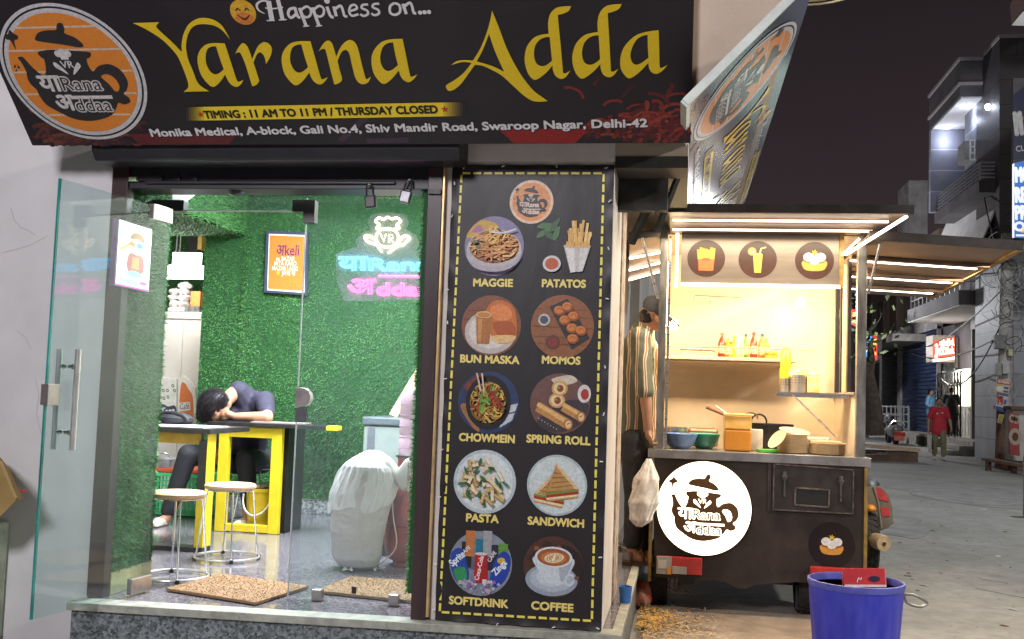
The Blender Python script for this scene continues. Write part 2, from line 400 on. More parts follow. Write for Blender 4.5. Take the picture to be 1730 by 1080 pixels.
# granite with mineral flecks
def granite(name, dark, light, scale=55, rough=.3, mid=.5):
    m = bpy.data.materials.new(name); m.use_nodes = True; MATS[name] = m
    n, l = m.node_tree.nodes, m.node_tree.links; b = n['Principled BSDF']
    tc = n.new('ShaderNodeTexCoord'); vo = n.new('ShaderNodeTexVoronoi'); vo.inputs['Scale'].default_value = scale
    no = n.new('ShaderNodeTexNoise'); no.inputs['Scale'].default_value = scale*1.7; no.inputs['Detail'].default_value = 5
    mp = n.new('ShaderNodeMapping'); mp.inputs['Scale'].default_value = (1, 1.0, 1); l.new(tc.outputs['Object'], mp.inputs[0])
    l.new(mp.outputs[0], vo.inputs['Vector']); l.new(mp.outputs[0], no.inputs['Vector'])
    ad = n.new('ShaderNodeMath'); ad.operation = 'ADD'; sp = n.new('ShaderNodeSeparateColor'); l.new(vo.outputs['Color'], sp.inputs[0])
    l.new(sp.outputs[0], ad.inputs[0]); l.new(no.outputs['Fac'], ad.inputs[1])
    hf = n.new('ShaderNodeMath'); hf.operation = 'MULTIPLY'; hf.inputs[1].default_value = .5; l.new(ad.outputs[0], hf.inputs[0])
    rp = n.new('ShaderNodeValToRGB'); l.new(hf.outputs[0], rp.inputs[0]); el = rp.color_ramp.elements
    el[0].position = .25; el[0].color = (*lin(dark), 1); el[1].position = .75; el[1].color = (*lin(light), 1)
    l.new(rp.outputs[0], b.inputs['Base Color']); b.inputs['Roughness'].default_value = rough
    return m
GR_FLOOR = granite('floor_granite', (.075,.070,.085), (.235,.22,.25), 85, .13)
GR_RISER = granite('riser_granite', (.04,.045,.048), (.25,.275,.29), 75, .5)
GR_SKIRT = granite('skirting_granite', (.05,.055,.06), (.34,.36,.37), 60, .3)
STONE = mat('sill_stone', (.34,.34,.29), .6, var=.25, scale=14, bump=.2)
WALLW = mat('white_distemper', (.62,.60,.605), .85, var=.10, scale=1.2, bump=.08, bscale=30)
PIERW = mat('pier_plaster', (.70,.63,.58), .8, var=.09, scale=5, bump=.1, bscale=40)
BEIGE = mat('beige_plaster', (.50,.40,.32), .85, var=.08, scale=4, bump=.1, bscale=60)
BLACKM = mat('black_painted_steel', (.018,.016,.022), .42, var=.25, scale=6, bump=.05, bscale=40)
BROWNM = mat('brown_painted_steel', (.045,.022,.024), .38, var=.3, scale=3, bump=.05, bscale=40, stretch=(1,1,.25))
GOLD = mat('gold_trim', (.65,.45,.22), .35, .6, var=.2)
STEEL = mat('brushed_steel', (.58,.58,.60), .28, .95, var=.12, scale=6, stretch=(1,1,12))
CHROME = mat('chrome', (.75,.75,.77), .12, 1.0, var=.05)
RUST = mat('rusty_paint', (.30,.20,.14), .75, var=.45, scale=22, bump=.4, bscale=60)

B = thing('shop_building', 'white plastered corner shop with a glass front, turf lined room and granite step', 'shop building', (-2.0, 5.3, 0))
XL = PY(194, 300, 5.27)[0]; XR = -1.235
MB().box(-9, XL, 5.25, 5.45, 0, 7).build('left_wall', WALLW, B)
MB().box(XR, -.362, 5.26, 5.95, .3, 2.72).build('pier', PIERW, B, bevel=.006)
MB().box(XR, -.362, 5.243, 5.2595, 2.634, 2.80).build('pier_bounce_strip', mat('pier_bounce_light', (.80,.72,.69), .8, var=.06, scale=5), B)  # paler strip: bounced light on the pier put into the colour
m = MB()                                                   # upper storey, its sloped eave behind the side board
m.box(XL, 0, 5.25, 5.5, 2.66, 7)
m.prism([(0, 5.36, 2.75), (.49, 5.36, 3.24), (.62, 5.36, 3.7), (0, 5.36, 3.7)], (0, .10, 0)); m.prism([(0, 5.461, 2.75), (.46, 5.461, 3.21), (0, 5.461, 3.21)], (0, 4.2, 0))
m.box(-.55, 0, 5.51, 9.8, 2.70, 7)
m.build('upper_wall', BEIGE, B)
m = MB(); m.box(-.552, .002, 5.505, 9.8, 2.655, 2.699); m.box(-.36, .001, 5.245, 5.504, 2.60, 2.659); m.build('lane_soffit', mat('grimy_dark', (.03,.028,.026), .7, var=.4, scale=8), B)
# floor and step (the front edge is slightly skewed to the street)
f0, f1 = PZ(128, 1018, .30), PZ(1015, 1071, .30)
fe = lambda x, dy=0: f0[1]+(x-f0[0])/(f1[0]-f0[0])*(f1[1]-f0[1])+dy
xa, xb = f0[0]-.02, -.265
m = MB(); m.prism([(xa, fe(xa, .05), .262), (xb-.03, fe(xb, .05), .262), (xb-.03, 12.2, .262), (-7, 12.2, .262), (-7, 5.46, .262), (XL, 5.46, .262)], (0, 0, .036)); m.build('floor', GR_FLOOR, B)
m = MB(); m.prism([(xa-.02, fe(xa, -.02), .262), (xb, fe(xb, -.02), .262), (xb, 12.2, .262), (xb-.05, 12.2, .262), (xb-.05, fe(xb, .11), .262), (xa-.02, fe(xa, .11), .262)], (0, 0, .041)); m.build('sill', STONE, B, bevel=.004)
m = MB(); m.prism([(xa, fe(xa), -.05), (xb-.015, fe(xb), -.05), (xb-.015, 12.2, -.05), (xa, 12.2, -.05)], (0, 0, .311)); m.build('riser', GR_RISER, B)

# --- artificial turf: a backing sheet and real blades
TURF = mat('turf_backing', (.020,.085,.026), .9, var=.3, scale=60)
def blade_mat(name, a, b_):
    return mat(name, a, .55, var=.1, scale=2.2, col2=b_, spec=.3, detail=8)
BLADE = blade_mat('turf_blades', (.055,.215,.062), (.14,.39,.125))
BLADE2 = blade_mat('turf_blades_stain_shade', (.014,.022,.014), (.035,.055,.03))
BLADE3 = blade_mat('turf_blades_light', (.09,.22,.055), (.15,.33,.10))
g_ = np.random.default_rng(3)
def turf(name, o, u, v, n, parent, dens=6000, ln=.03, stain_shade=None, mats=(TURF, BLADE, BLADE2, BLADE3), light=.12, lay=(0,0,-.35), thick=.02):
    o, u, v, n = (np.array(q, float) for q in (o, u, v, n)); U, V_ = np.linalg.norm(u), np.linalg.norm(v)
    N = int(U*V_*dens); a, b_ = g_.random(N), g_.random(N)
    base = o+a[:,None]*u+b_[:,None]*v+n*.002
    t1 = g_.normal(0, .5, (N,1)); t2 = g_.normal(0, .5, (N,1)); L = ln*(.6+.7*g_.random((N,1)))
    d = n+t1*u/U+t2*v/V_+np.array(lay)*.8; d /= np.linalg.norm(d, axis=1)[:,None]
    sd = np.cross(d, g_.normal(0, 1, (N,3))); sd /= np.linalg.norm(sd, axis=1)[:,None]; sd *= .0032
    V = np.empty((N*3, 3)); V[0::3] = base-sd; V[1::3] = base+sd; V[2::3] = base+d*L
    mi = np.where(g_.random(N) < light, 3, 1)
    if stain_shade: mi = np.where(stain_shade(base) > g_.random(N), 2, mi)
    m = MB(); q = [o, o+u, o+u+v, o+v]; m.prism(q, -n*thick, 0); k = len(m.v)
    m.v += [tuple(p) for p in V.tolist()]; m.f += [(k+3*i, k+3*i+1, k+3*i+2) for i in range(N)]; m.m += mi.tolist()
    return m.build(name, list(mats), parent, fix=False)
YB = 9.25
xk = PY(337, 600, YB)[0]
def stain_shade(p):                                              # dirt and shade beside the table, both put into the blade colour
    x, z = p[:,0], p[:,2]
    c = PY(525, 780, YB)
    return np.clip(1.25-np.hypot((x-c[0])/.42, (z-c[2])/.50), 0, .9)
turf('back_turf', (xk, YB, .43), (-1.3-xk, 0, 0), (0, 0, 2.9), (0,-1,0), B, 6500, .03, stain_shade)
xs_ = PY(409, 600, YB)[0]
turf('turf_seam', (xs_-.03, YB-.012, .43), (.06, 0, 0), (0, 0, 2.4), (0,-1,0), B, 9000, .034, light=.55)
turf('return_turf', (-3.0, 5.315, .42), (0, .435, 0), (0, 0, 2.3), (1,0,0), B, 11000, .022)
turf('right_turf', (-1.353, 5.29, .42), (0, .22, 0), (0, 0, 2.3), (-1,0,0), B, 16000, .026)
turf('beam_turf', (-4.07, 7.0, 2.83), (0, YB-7.0, 0), (0, 0, .5), (1,0,0), B, 6500, .03, light=.25)
turf('beam_underside', (-4.07, 7.0, 2.83), (-.9, 0, 0), (0, YB-7.0, 0), (0,0,-1), B, 5000, .014, lambda p: p[:,0]*0+.5)  # shade under the beam put into the colour with darker blades
turf('kitchen_turf', (-6.2, 10.9, .3), (2.2, 0, 0), (0, 0, 3), (0,-1,0), B, 3000, .03)
m = MB(); m.box(-7, -1.2, 5.5, 12, 3.32, 3.40); m.build('ceiling', WALLW, B)
m = MB(); m.box(xk-.0, -1.2, YB+.022, YB+.14, .3, 3.32); m.box(-1.33, -1.24, 5.96, YB+.02, .3, 3.32); m.box(-1.33, -1.24, 5.47, 5.95, .3, 2.6)
m.box(-3.16, -3.022, 5.46, 5.75, .3, 3.32); m.box(-7, -3.17, 5.46, 5.6, .3, 3.32); m.box(-7.1, -7, 5.5, 12, .3, 3.32); m.box(-7, -1.2, 12, 12.1, .3, 3.32)
m.build('inner_wall', mat('inner_plaster', (.55,.53,.42), .8, var=.1, scale=3), B)
m = MB(); m.box(-3.021, -2.995, 5.315, 5.75, .3, .42); m.build('bare_plaster', mat('yellowed_plaster', (.55,.50,.30), .8, var=.15, scale=8), B)
m = MB(); m.box(xk, -1.36, YB-.02, YB, .3, .425); m.box(xk, -1.36, YB-.024, YB, .425, .433, 1); m.build('skirting', [GR_SKIRT, STEEL], B)
# --- steel frame round the opening
m = MB(); xj = PY(153, 1000, 5.27)[0]; m.box(XL+.002, -2.995, 5.24, 5.31, .3, 2.62)
m.build('left_jamb', [BROWNM], B, bevel=.004)
m = MB(); m.box(-1.322, -1.243, 5.235, 5.46, .3, 2.60); m.build('right_jamb', [BROWNM], B, bevel=.004)
m = MB(); m.box(-1.241, -1.229, 5.225, 5.258, .32, 2.60); m.build('jamb_trim', GOLD, B, bevel=.002)
m = MB(); m.box(XL, -1.243, 5.26, 5.44, 2.49, 2.70); m.box(-2.9, -1.5, 5.245, 5.26, 2.515, 2.53)
m.build('header_beam', BLACKM, B, bevel=.004)
m = MB(); z0, z1 = PY(500, 274, 5.1)[2], PY(500, 246, 5.1)[2]
xs, xe = PY(166, 262, 5.1)[0], PY(781, 262, 5.1)[0]
m.prism([(xs, 5.06, z0+.012), (xs, 5.075, z0), (xs, 5.24, z0), (xs, 5.24, z1+.05), (xs, 5.02, z1+.05), (xs, 5.03, z0+.05)], (xe-xs, 0, 0))
m.build('shutter_box', BLACKM, B, bevel=.006)
m = MB(); m.box(-1.316, -1.25, 5.22, 5.2345, 2.46, 2.485); m.build('lock_plate', BLACKM, B)
m = MB(); m.box(-2.95, -2.80, 5.245, 5.262, 2.53, 2.56)
m.build('lock_plate', BLACKM, B)
for x in (-2.72, -2.62): MB().lathe([(.0001,0),(.022,0),(.022,.012),(.0001,.014)], (x, 5.262, 2.545), 14, ax=(0,-1,0)).build('lock_boss', BLACKM, B)
# inner side walls past the pier, rough door frame
m = MB(); m.box(-.43, -.40, 5.96, 6.06, .3, 2.7); m.build('frame_board', RUST, B)
m = MB(); m.box(-.40, -.355, 6.0, 6.35, .3, 2.9); m.build('peeling_post', mat('peeling_paint', (.55,.48,.42), .8, col2=(.25,.15,.09), scale=13, bump=.4), B, bevel=.01)
m = MB(); m.box(-1.23, -.95, 6.0, 9.8, .3, 2.7); m.box(-.95, -.50, 8.3, 9.8, .3, 2.7); m.build('side_wall', PIERW, B)
m = MB(); m.box(-.62, -.40, 6.4, 6.8, 2.35, 2.654); m.box(-.36, -.10, 5.55, 5.62, 2.44, 2.64); m.bar((-.12,5.6,2.66),(-.30,5.8,2.30),.04,.03); m.bar((-.04,5.6,2.66),(-.16,5.75,2.36),.025,.025)
m.build('soffit_boxes', mat('grimy_dark', (.03,.028,.026), .7, var=.4, scale=8), B)
# grey cement pedestal at the left edge
c1 = PY(-6, 886, 5.13)
PD = MB().box(-5.2, c1[0], 5.13, 5.245, 0, c1[2]).build('cement_pedestal', mat('cement', (.33,.34,.27), .9, var=.25, scale=7, bump=.3), label='grey cement plinth against the white wall at the lower left corner', cat='plinth', bevel=.012)

# --- interior lights (tubes on the ceiling, out of sight behind the header)
TUBE = glow('tube_light_glass', (.86,.93,1.0), 16)
for i, (x, y, L) in enumerate(((-2.2, 6.9, 1.2), (-3.1, 8.3, 1.2))):
    t = thing('tube_light', ('white ceiling tube light near the glass front' if i == 0 else 'white ceiling tube light deep in the shop over the tables'), 'tube light', (x, y, 3.3))
    MB().box(x-L/2, x+L/2, y-.03, y+.03, 3.275, 3.318).build('housing', mat('white_enamel', (.7,.7,.7), .4), t)
    MB().tube([(x-L/2+.03, y, 3.25), (x+L/2-.03, y, 3.25)], .018, 10).build('tube', TUBE, t)
lamp('shop_light', 'AREA', (-2.4, 7.2, 3.2), 430, (.90,.95,1.0), 1.8, (-2.6, 7.4, 0), sy=1.2)
t = thing('kitchen_tube_light', 'very bright white tube light box inside the kitchen doorway', 'tube light', tuple(PY(318, 455, 9.7)))
p0, p1 = PY(262, 470, 9.7), PY(341, 440, 9.7)
MB().box(p0[0], p1[0], 9.68, 9.75, p0[2], PY(300, 448, 9.7)[2]).build('diffuser', glow('kitchen_diffuser', (1,1,.97), 9), t)
MB().box(PY(320,0,9.7)[0], p1[0], 9.66, 9.70, p0[2]+.01, PY(330, 428, 9.7)[2]).build('bright_panel', glow('kitchen_panel', (1,1,.97), 7), t)
lamp('kitchen_light', 'POINT', tuple(PY(300, 470, 9.4)), 34, (1,.99,.95), .12)

# hairline cracks in the distemper of the left wall
for P in ([(2,428),(30,421),(52,414),(80,399)], [(18,350),(24,372),(34,384),(52,392),(60,398)], [(60,640),(66,668),(62,700),(70,735)], [(30,560),(44,572),(52,590)]):
    m = MB(); m.tube([PY(x, y, 5.2495) for x, y in P], .0011, 4); m.build('wall_crack', mat('crack_grey', (.36,.35,.37), .9), B)
# ================================================================ SIGNS AND PRINTS
tl = radians(45); SO = np.array((0, 5.0, PY(600, 244, 5.0)[2]))
SIGN = thing('shop_signboard', 'long black signboard with yellow lettering leaning out over the glass front', 'signboard', tuple(SO+np.array((-1.7,0,0))))
fl = Flat(SO, (1,0,0), (0,-sin(tl),cos(tl)))
uL, uR = fl.px(30,190)[0], fl.px(1169.5,120)[0]
HS = .90
PAN = mat('sign_flex_black', '#221a20', .38, var=.15, scale=3)
m = MB(); q = [fl.at(p, 0) for p in ((uL,0),(uR,0),(uR,HS),(uL,HS))]; m.prism(q, -fl.n*.03); m.build('panel', PAN, SIGN)
ART = []                                                   # (part name, vertices in u,v,layer, faces, material indices, materials)
def commit(name, parent, f=None):
    f = f or fl
    V = np.array(f.mb.v); d = V-f.o
    ART.append((name, np.stack([d@f.u, d@f.w, d@f.n], 1), list(f.mb.f), list(f.mb.m), list(f.mats)))
    return f.build(name, parent)
YEL, WHT, DRK, ORG = ink('#e2c01c',.42,.05), ink('#d9d4d6',.42,.05), ink('#241c22',.42,.05), ink('#d9822f',.42,.06)
# food photographs printed along the lower corners: heaps of pasta and two red bowls
r_ = random.Random(5)
def heap(cx, cy, w, h, n, cols, wd=(.010,.022), layer=1):
    for i in range(n):
        x = cx+r_.gauss(0, w*.45); y = cy+abs(r_.gauss(0, h*.5)); a = r_.uniform(0, pi); L = r_.uniform(.03,.09)
        if x < uL+.01 or x > uR-.02: continue
        p = [(x+t*L*cos(a)+.02*sin(3*t+a), max(.004, y+t*L*sin(a)+.015*cos(4*t))) for t in (-.5,-.2,.2,.5)]
        p = [(min(max(q[0], uL+.004), uR-.004), q[1]) for q in p]
        fl.stroke(r_.choice(cols), p, r_.uniform(*wd), layer+i*.01)
heap(uL+.28, .0, .34, .16, 150, ('#3a2028','#4a2426','#5a2c24','#2e1a24','#6b3a2a'))
commit('food_print', SIGN)
heap(uR-.18, .02, .30, .20, 170, ('#5a1c20','#7a2622','#4a1820','#8a3428','#3a1820'))
commit('food_print', SIGN)
fl.poly('#5c1a1e', [(uL+.62,.004),(uL+1.1,.004),(uL+1.17,.07),(uL+.56,.07)], 3.2)
commit('bowl_print', SIGN)
fl.poly('#8a1c1c', [(uR-.85,.004),(uR-.55,.004),(uR-.47,.085),(uR-.92,.085)], 3.2)
commit('bowl_print', SIGN)
for a, b in (((620,196),(575,238)), ((620,238),(690,236))): fl.stroke('#3f2c3c', [fl.px(*a), fl.px(*b)], .03, 2.9, False)
commit('food_print', SIGN)
# emblem
cL = (-3.017, .409); rL = .3725
logo(fl, cL, rL, 4, '#2a2629', '#cfcac9', ORG, [(1.0,'#c9c6c8'),(.955,'#15141c'),(.93,'#c4c0c2')], '#cdb9a4')
commit('emblem', SIGN)
# title letters traced as outlines
def Z(x0, y0, k): return lambda pts: [(x0+p[0]*k, y0+p[1]*k)+tuple(p[2:]) for p in pts]
z1, z2, z3, z4, z5 = Z(225,25,.12967), Z(375,60,.09827), Z(530,55,.10983), Z(745,10,.15741), Z(875,0,.15607)
Yg = z1([(0,103,1),(345,93,1),(312,130),(312,165),(400,250),(520,360),(640,485,1),(635,380),(660,250),(720,130),(820,55),(930,36),(1060,65),(1170,150),(1270,325,1),(1180,215),(1090,150),(980,122),(860,122),(770,165),(715,265),(693,380),(700,480),(725,590),(780,720),(825,840),(880,920),(995,992,1),(660,1000,1),(712,955),(722,900),(690,790),(610,590),(540,480),(380,320),(180,190)])
a_out = [(524.9,69,1),(533.2,98.3),(541.5,128),(544.3,133.5,1),(548,132.5),(554.2,129.7,1),(548.7,137.9),(541,142.3),(532.2,138.5),(526.5,131),(522.9,121.9,1),(512.6,135.6),(501.8,143.5),(492.9,139.5),(481.1,123.8),(476.2,102.2),(479.2,86.5),(490,73.7),(504.7,69.3)]
a_in = [(509.6,74.7,1),(515.5,96.3),(520.9,113,1),(512.6,119.9),(504.7,122.1),(496.9,117),(491,104.2),(491,90.4),(494.9,79.6),(502.8,75.2)]
KEY = [(524.9,69),(501.8,143.5),(476.2,102.2),(554.2,129.7)]
def like(src, dst, loops): T = affine(src, dst); return [[T(p) for p in L] for L in loops]
A_ALL = [[a_out, a_in], like(KEY, [(380,73.6),(361.2,147.6),(334.6,102.8),(412.3,133.2)], [a_out, a_in]),
         like(KEY, [(680.2,64.3),(650.2,140.1),(628.3,101.1),(705.7,125.8)], [a_out, a_in]),
         like(KEY, [(1113,48.1),(1066.2,128),(1049,95.2),(1127.8,111.6)], [a_out, a_in])]
rg = z2([(230,315,1),(290,200),(360,125),(430,165),(480,270),(525,405,1),(580,265),(640,160),(730,108),(820,145),(865,240),(830,370),(760,485,1),(742,380),(700,310),(650,285),(600,330),(545,460,1),(590,590),(648,775,1),(600,840),(525,870,1),(470,690),(400,470),(330,310),(300,285),(265,290)])
ng = z3([(80,285,1),(150,170),(220,118),(290,170),(350,370,1),(400,250),(470,155),(560,108),(640,150),(690,260),(740,470),(785,640),(805,702),(830,710),(885,670,1),(840,760),(760,790),(690,760),(640,680),(600,530),(555,330),(520,275),(490,262),(430,300),(370,430,1),(400,560),(437,690),(430,740),(380,780),(320,795,1),(260,560),(190,280),(160,248),(120,255)])
Ag = [z4([(550,45,1),(620,220),(720,480),(850,720),(980,890),(1080,970),(1150,1017,1),(1050,1025),(970,1010),(880,950),(770,850),(660,750),(560,690),(450,640),(365,630,1),(300,720),(220,830),(150,890),(90,910),(60,880),(62,845),(150,790),(250,710),(330,608,1),(230,600),(110,632,1),(170,590),(250,578),(345,582,1),(420,460),(490,290),(530,150)]),
      z4([(518,295,1),(580,480),(680,705,1),(560,645),(385,592,1),(450,470)])]
dg = [z5([(578,62,1),(550,115),(490,145),(432,158,1),(445,300),(465,500),(490,785,1),(520,788),(570,757,1),(520,830),(465,850),(410,820),(382,760),(375,705,1),(300,790),(195,860),(130,820),(85,720),(75,600),(110,480),(200,390),(335,360,1),(328,250),(350,150),(410,85),(490,66)]),
      z5([(345,398,1),(370,655,1),(310,700),(255,712),(200,680),(175,590),(190,490),(240,425),(300,400)])]
KD = z5([(578,62),(570,757),(195,860),(75,600)]); d2 = like(KD, z5([(1125,38),(1090,740),(705,843),(592,590)]), dg)
for g in [[Yg], [rg], [ng], Ag, dg, d2]+A_ALL:
    fl.poly(YEL, [spline(fl.pxs(L)) for L in g], 6)
commit('title_lettering', SIGN)
# "Happiness on..." in white script, and the smiling face
zh = Z(385, 0, .20809)
def hs(pts, w, k=0): fl.stroke(WHT, fl.pxs(zh(pts)), w if hasattr(w,'__len__') else w*.00066, 6+k*.1)
hs([(332,5),(345,80),(360,162)], 36); hs([(408,-4),(428,75),(446,158)], 30, 1); hs([(305,62),(370,68),(450,56)], 10, 2)
hs([(300,108),(250,78),(238,35),(275,6),(335,8)], [.004,.009,.012,.008,.006], 3); hs([(318,165),(384,163)], 9, 4); hs([(415,160),(480,156)], 9, 4)
hs([(552,62),(505,72),(492,112),(515,142),(556,112)], 20); hs([(545,58),(566,125),(590,142)], 22, 1)
for k in (0, 1):
    o_ = 105*k; hs([(583+o_,62-4*k),(637+o_,208-2*k)], 24, 2); hs([(612+o_,213-2*k),(662+o_,207-2*k)], 9, 3); hs([(598+o_,78-5*k),(640+o_,50-5*k),(675+o_,75-5*k),(672+o_,118-5*k),(645+o_,138-5*k),(618+o_,128-5*k)], 17, 4)
hs([(806,52),(836,128),(860,136)], 22); fl.ellipse(WHT, fl.px(*zh([(806,6)])[0]), .013, .013, 6)
hs([(862,50),(882,130)], 22, 1); hs([(872,72),(915,44),(935,80),(948,125),(972,132)], 19, 2)
hs([(990,88),(1048,68),(1034,38),(1000,46),(986,90),(1010,126),(1062,112)], 17)
for k in (0, 1): hs([(1140+90*k,34-6*k),(1098+90*k,38-6*k),(1088+90*k,62-6*k),(1132+90*k,84-6*k),(1138+90*k,112-6*k),(1104+90*k,127-6*k),(1076+90*k,112-6*k)], 17)
hs([(1355,22),(1320,48),(1320,100),(1358,118),(1398,95),(1394,42),(1356,22)], 18)
hs([(1422,28),(1450,112)], 22, 1); hs([(1434,50),(1478,20),(1497,50),(1510,100),(1530,106)], 19, 2)
for x, y in ((1562,100),(1598,97),(1634,95)): fl.ellipse(WHT, fl.px(*zh([(x,y)])[0]), .010, .010, 6)
commit('slogan_lettering', SIGN)
ec = fl.px(411,20.4); fl.ellipse('#d8a52c', ec, .062, .062, 4); fl.ellipse('#d07a34', (ec[0],ec[1]-.03), .045, .030, 4.5)
for x in (-.022, .022): fl.stroke('#4a2510', [(ec[0]+x-.011,ec[1]+.008),(ec[0]+x,ec[1]+.020),(ec[0]+x+.011,ec[1]+.008)], .006, 6)
fl.stroke('#4a2510', [(ec[0]-.030,ec[1]-.012),(ec[0],ec[1]-.034),(ec[0]+.030,ec[1]-.012)], [.003,.010,.003], 6)
commit('smiling_face', SIGN)
# opening hours strip and address
b0, b1, t0, t1 = fl.px(330,203.5), fl.px(770,196), fl.px(330,180.5), fl.px(770,172.5)
mix = lambda k: [tuple(np.array(a)*(1-k)+np.array(b)*k) for a, b in ((b0, b1), (t0, t1))]
cuts = [(-.045+.010*i, i/8) for i in range(8)]+[(.035,1), (.955,1)]+[(.955+.010*i, 1-i/8) for i in range(1,8)]+[(1.04,0)]
hx = lambda c: '#%02x%02x%02x' % tuple(int(round(v)) for v in c)
for (k0, a0), (k1, a1) in zip(cuts[:-1], cuts[1:]):
    A_, B_ = mix(k0), mix(k1); w_ = min(a0, a1) if k0 < .5 else a1; w_ = 1 if (k0, k1) == (.035, .955) else w_
    c = ink(hx(np.array((34,26,32))*(1-w_)+np.array((242,210,44))*w_), .42, .05)
    fl.poly(c, [A_[0], B_[0], B_[1], A_[1]], 4)
fl.text('#1a1410', 'TIMING : 11 AM TO 11 PM / THURSDAY CLOSED', fl.px(347.5,199.3), fl.px(740,190.3), .041, 6, .045)
for x, y in ((339.5,193), (752,184.3)):
    c = fl.px(x, y); fl.poly('#b3301e', [(c[0]+(.021 if k % 2 == 0 else .008)*sin(k*pi/5), c[1]+(.021 if k % 2 == 0 else .008)*cos(k*pi/5)) for k in range(10)], 6)
commit('hours_strip', SIGN)
fl.text('#141016', 'Monika Medical, A-block, Gali No.4, Shiv Mandir Road, Swaroop Nagar, Delhi-42', fl.px(258.5,231.5), fl.px(1095,215), .043, 5, .05)
fl.text('#dcd8da', 'Monika Medical, A-block, Gali No.4, Shiv Mandir Road, Swaroop Nagar, Delhi-42', fl.px(257,230), fl.px(1093.5,213.5), .043, 6, .04)
commit('address_lettering', SIGN)

# the same print on the board along the side lane
ts = radians(44)
s2o = np.array((.0, 4.56, 2.735))
SIDE = thing('side_signboard', 'glossy signboard with the same print along the side lane above the cart', 'signboard', tuple(s2o+np.array((0,2.2,0))))
f2 = Flat(s2o, (0,1,0), (sin(ts),0,cos(ts)))
PAN2 = mat('sign_flex_glossy', '#2b2d3e', .22, var=.15, scale=3, spec=.25)
m = MB(); q = [f2.at(p, 0) for p in ((0,0),(5.2,0),(5.2,.76),(0,.76))]; m.prism(q, -f2.n*.03); m.build('panel', PAN2, SIDE)
m = MB(); W2 = mat('white_edge_trim', (.62,.66,.62), .45)
for a, b in (((-.012,-.012),(-.012,.772)), ((-.012,-.012),(5.212,-.012))):
    A_, B_ = f2.at(a, 0)-f2.n*.012, f2.at(b, 0)-f2.n*.012; m.bar(A_, B_, .022, .036, 0, up=f2.n)
m.build('edge_trim', W2, SIDE)
GC = {}
def gloss_copy(q):                                         # the laminated twin of a printed colour
    if q.name not in GC:
        c = q.copy(); c.name = q.name+'_laminated'; GC[q.name] = c; b = c.node_tree.nodes['Principled BSDF']
        for l in list(b.inputs['Roughness'].links): c.node_tree.links.remove(l)
        b.inputs['Roughness'].default_value = .24; b.inputs['Specular IOR Level'].default_value = .22
    return GC[q.name]
for name, uvw, F_, mi_, ms in ART:
    P = np.array([f2.o+f2.u*(.64+1.40*(a+3.017))+f2.w*(b*.93)+f2.n*c for a, b, c in uvw])
    mm = MB(); mm.v = [tuple(p) for p in P]; mm.f = F_; mm.m = mi_; mm.build(name, [gloss_copy(q) for q in ms], SIDE, fix=False)
f2.rect('#dcbc20', 3.1, .665, 4.95, .735, 6); f2.text('#1a1410', 'TIMING : 11 AM TO 11 PM', (3.15,.68), (4.9,.68), .036, 8, .02); f2.build('upper_strip', SIDE)

# ---------------------------------------------------------------- menu banner
BN = thing('menu_banner', 'tall black menu banner with ten round food photographs tied to the wall', 'banner', (-.78, 5.25, .3))
bo = PY(735, 1048, 5.245); fb = Flat(bo, (1,0,0), (0,0,1))
b_ = MB()
TL, TR, BR, BL = (fb.px(*p) for p in ((765,279),(1038,279),(1016,1066),(735,1047)))
FLEX = mat('banner_flex', '#1d161b', .46, var=.2, scale=2.5, bump=.35, bscale=7, spec=.5, stretch=(1,1,.35))
def sheet(a, b):
    x = (BL[0]*(1-b)+TL[0]*b)*(1-a)+(BR[0]*(1-b)+TR[0]*b)*a; z = (BL[1]*(1-a)+BR[1]*a)*(1-b)+(TL[1]*(1-a)+TR[1]*a)*b
    ed = min(a, 1-a, b*2.6, (1-b)*2.6)
    y = .0045*max(0, 1-ed/.045)*(sin(a*31+b*57)+sin(b*83)*.6)-.004*max(0, 1-ed/.03)
    return fb.o+np.array((x, y, z))
b_.grid(sheet, 40, 90); b_.build('sheet', FLEX, BN, smooth=True, fix=False)
CAPY, DASH = ink('#e5cf78',.42,.06), ink('#e8d860',.42,.06)
def dashes(p, q, n, w=.0115):
    p, q = np.array(p), np.array(q)
    for i in range(n):
        a, b = p+(q-p)*(i+.08)/n, p+(q-p)*(i+.82)/n; fb.stroke(DASH, [tuple(a), tuple(b)], w, 3, False)
cs = [fb.px(*p) for p in ((780,293),(1020,293),(1000,1049),(743,1034))]
dashes(cs[0], cs[1], 13); dashes(cs[1], cs[2], 42); dashes(cs[2], cs[3], 14); dashes(cs[3], cs[0], 42)
fb.build('dashed_border', BN)
# cable ties through the hem
TIE = mat('cable_tie', (.75,.75,.76), .4)
m = MB()
ties = [(784,283),(850,281),(940,281),(1024,284),(768,310),(764,365),(755,490),(756,545),(752,640),(747,700),(746,760),(742,840),(738,900),(735,953),(732,1030),(1030,340),(1028,420),(1026,505),(1022,620),(1020,700),(1016,780),(1014,942),(1010,1062),(840,1055),(935,1060)]
for x, y in ties:
    p = PY(x, y, 5.235); tie = MB(); a = rnd.uniform(0, pi); d = np.array((cos(a), 0, sin(a)))*.008
    tie.tube([p-d, p, p+d+np.array((0,-.004,0))], .0035, 6); tie.build('cable_tie', TIE, BN)
lc = fb.px(898,341.5); lr = abs(fb.px(935,341)[0]-fb.px(861,341)[0])/2
logo(fb, lc, lr, 3, '#2b2228', '#cdb8a8', '#d98a48', [(1.0,'#d8b9a0')], '#d9b48c', outline=False)
fb.build('emblem', BN)
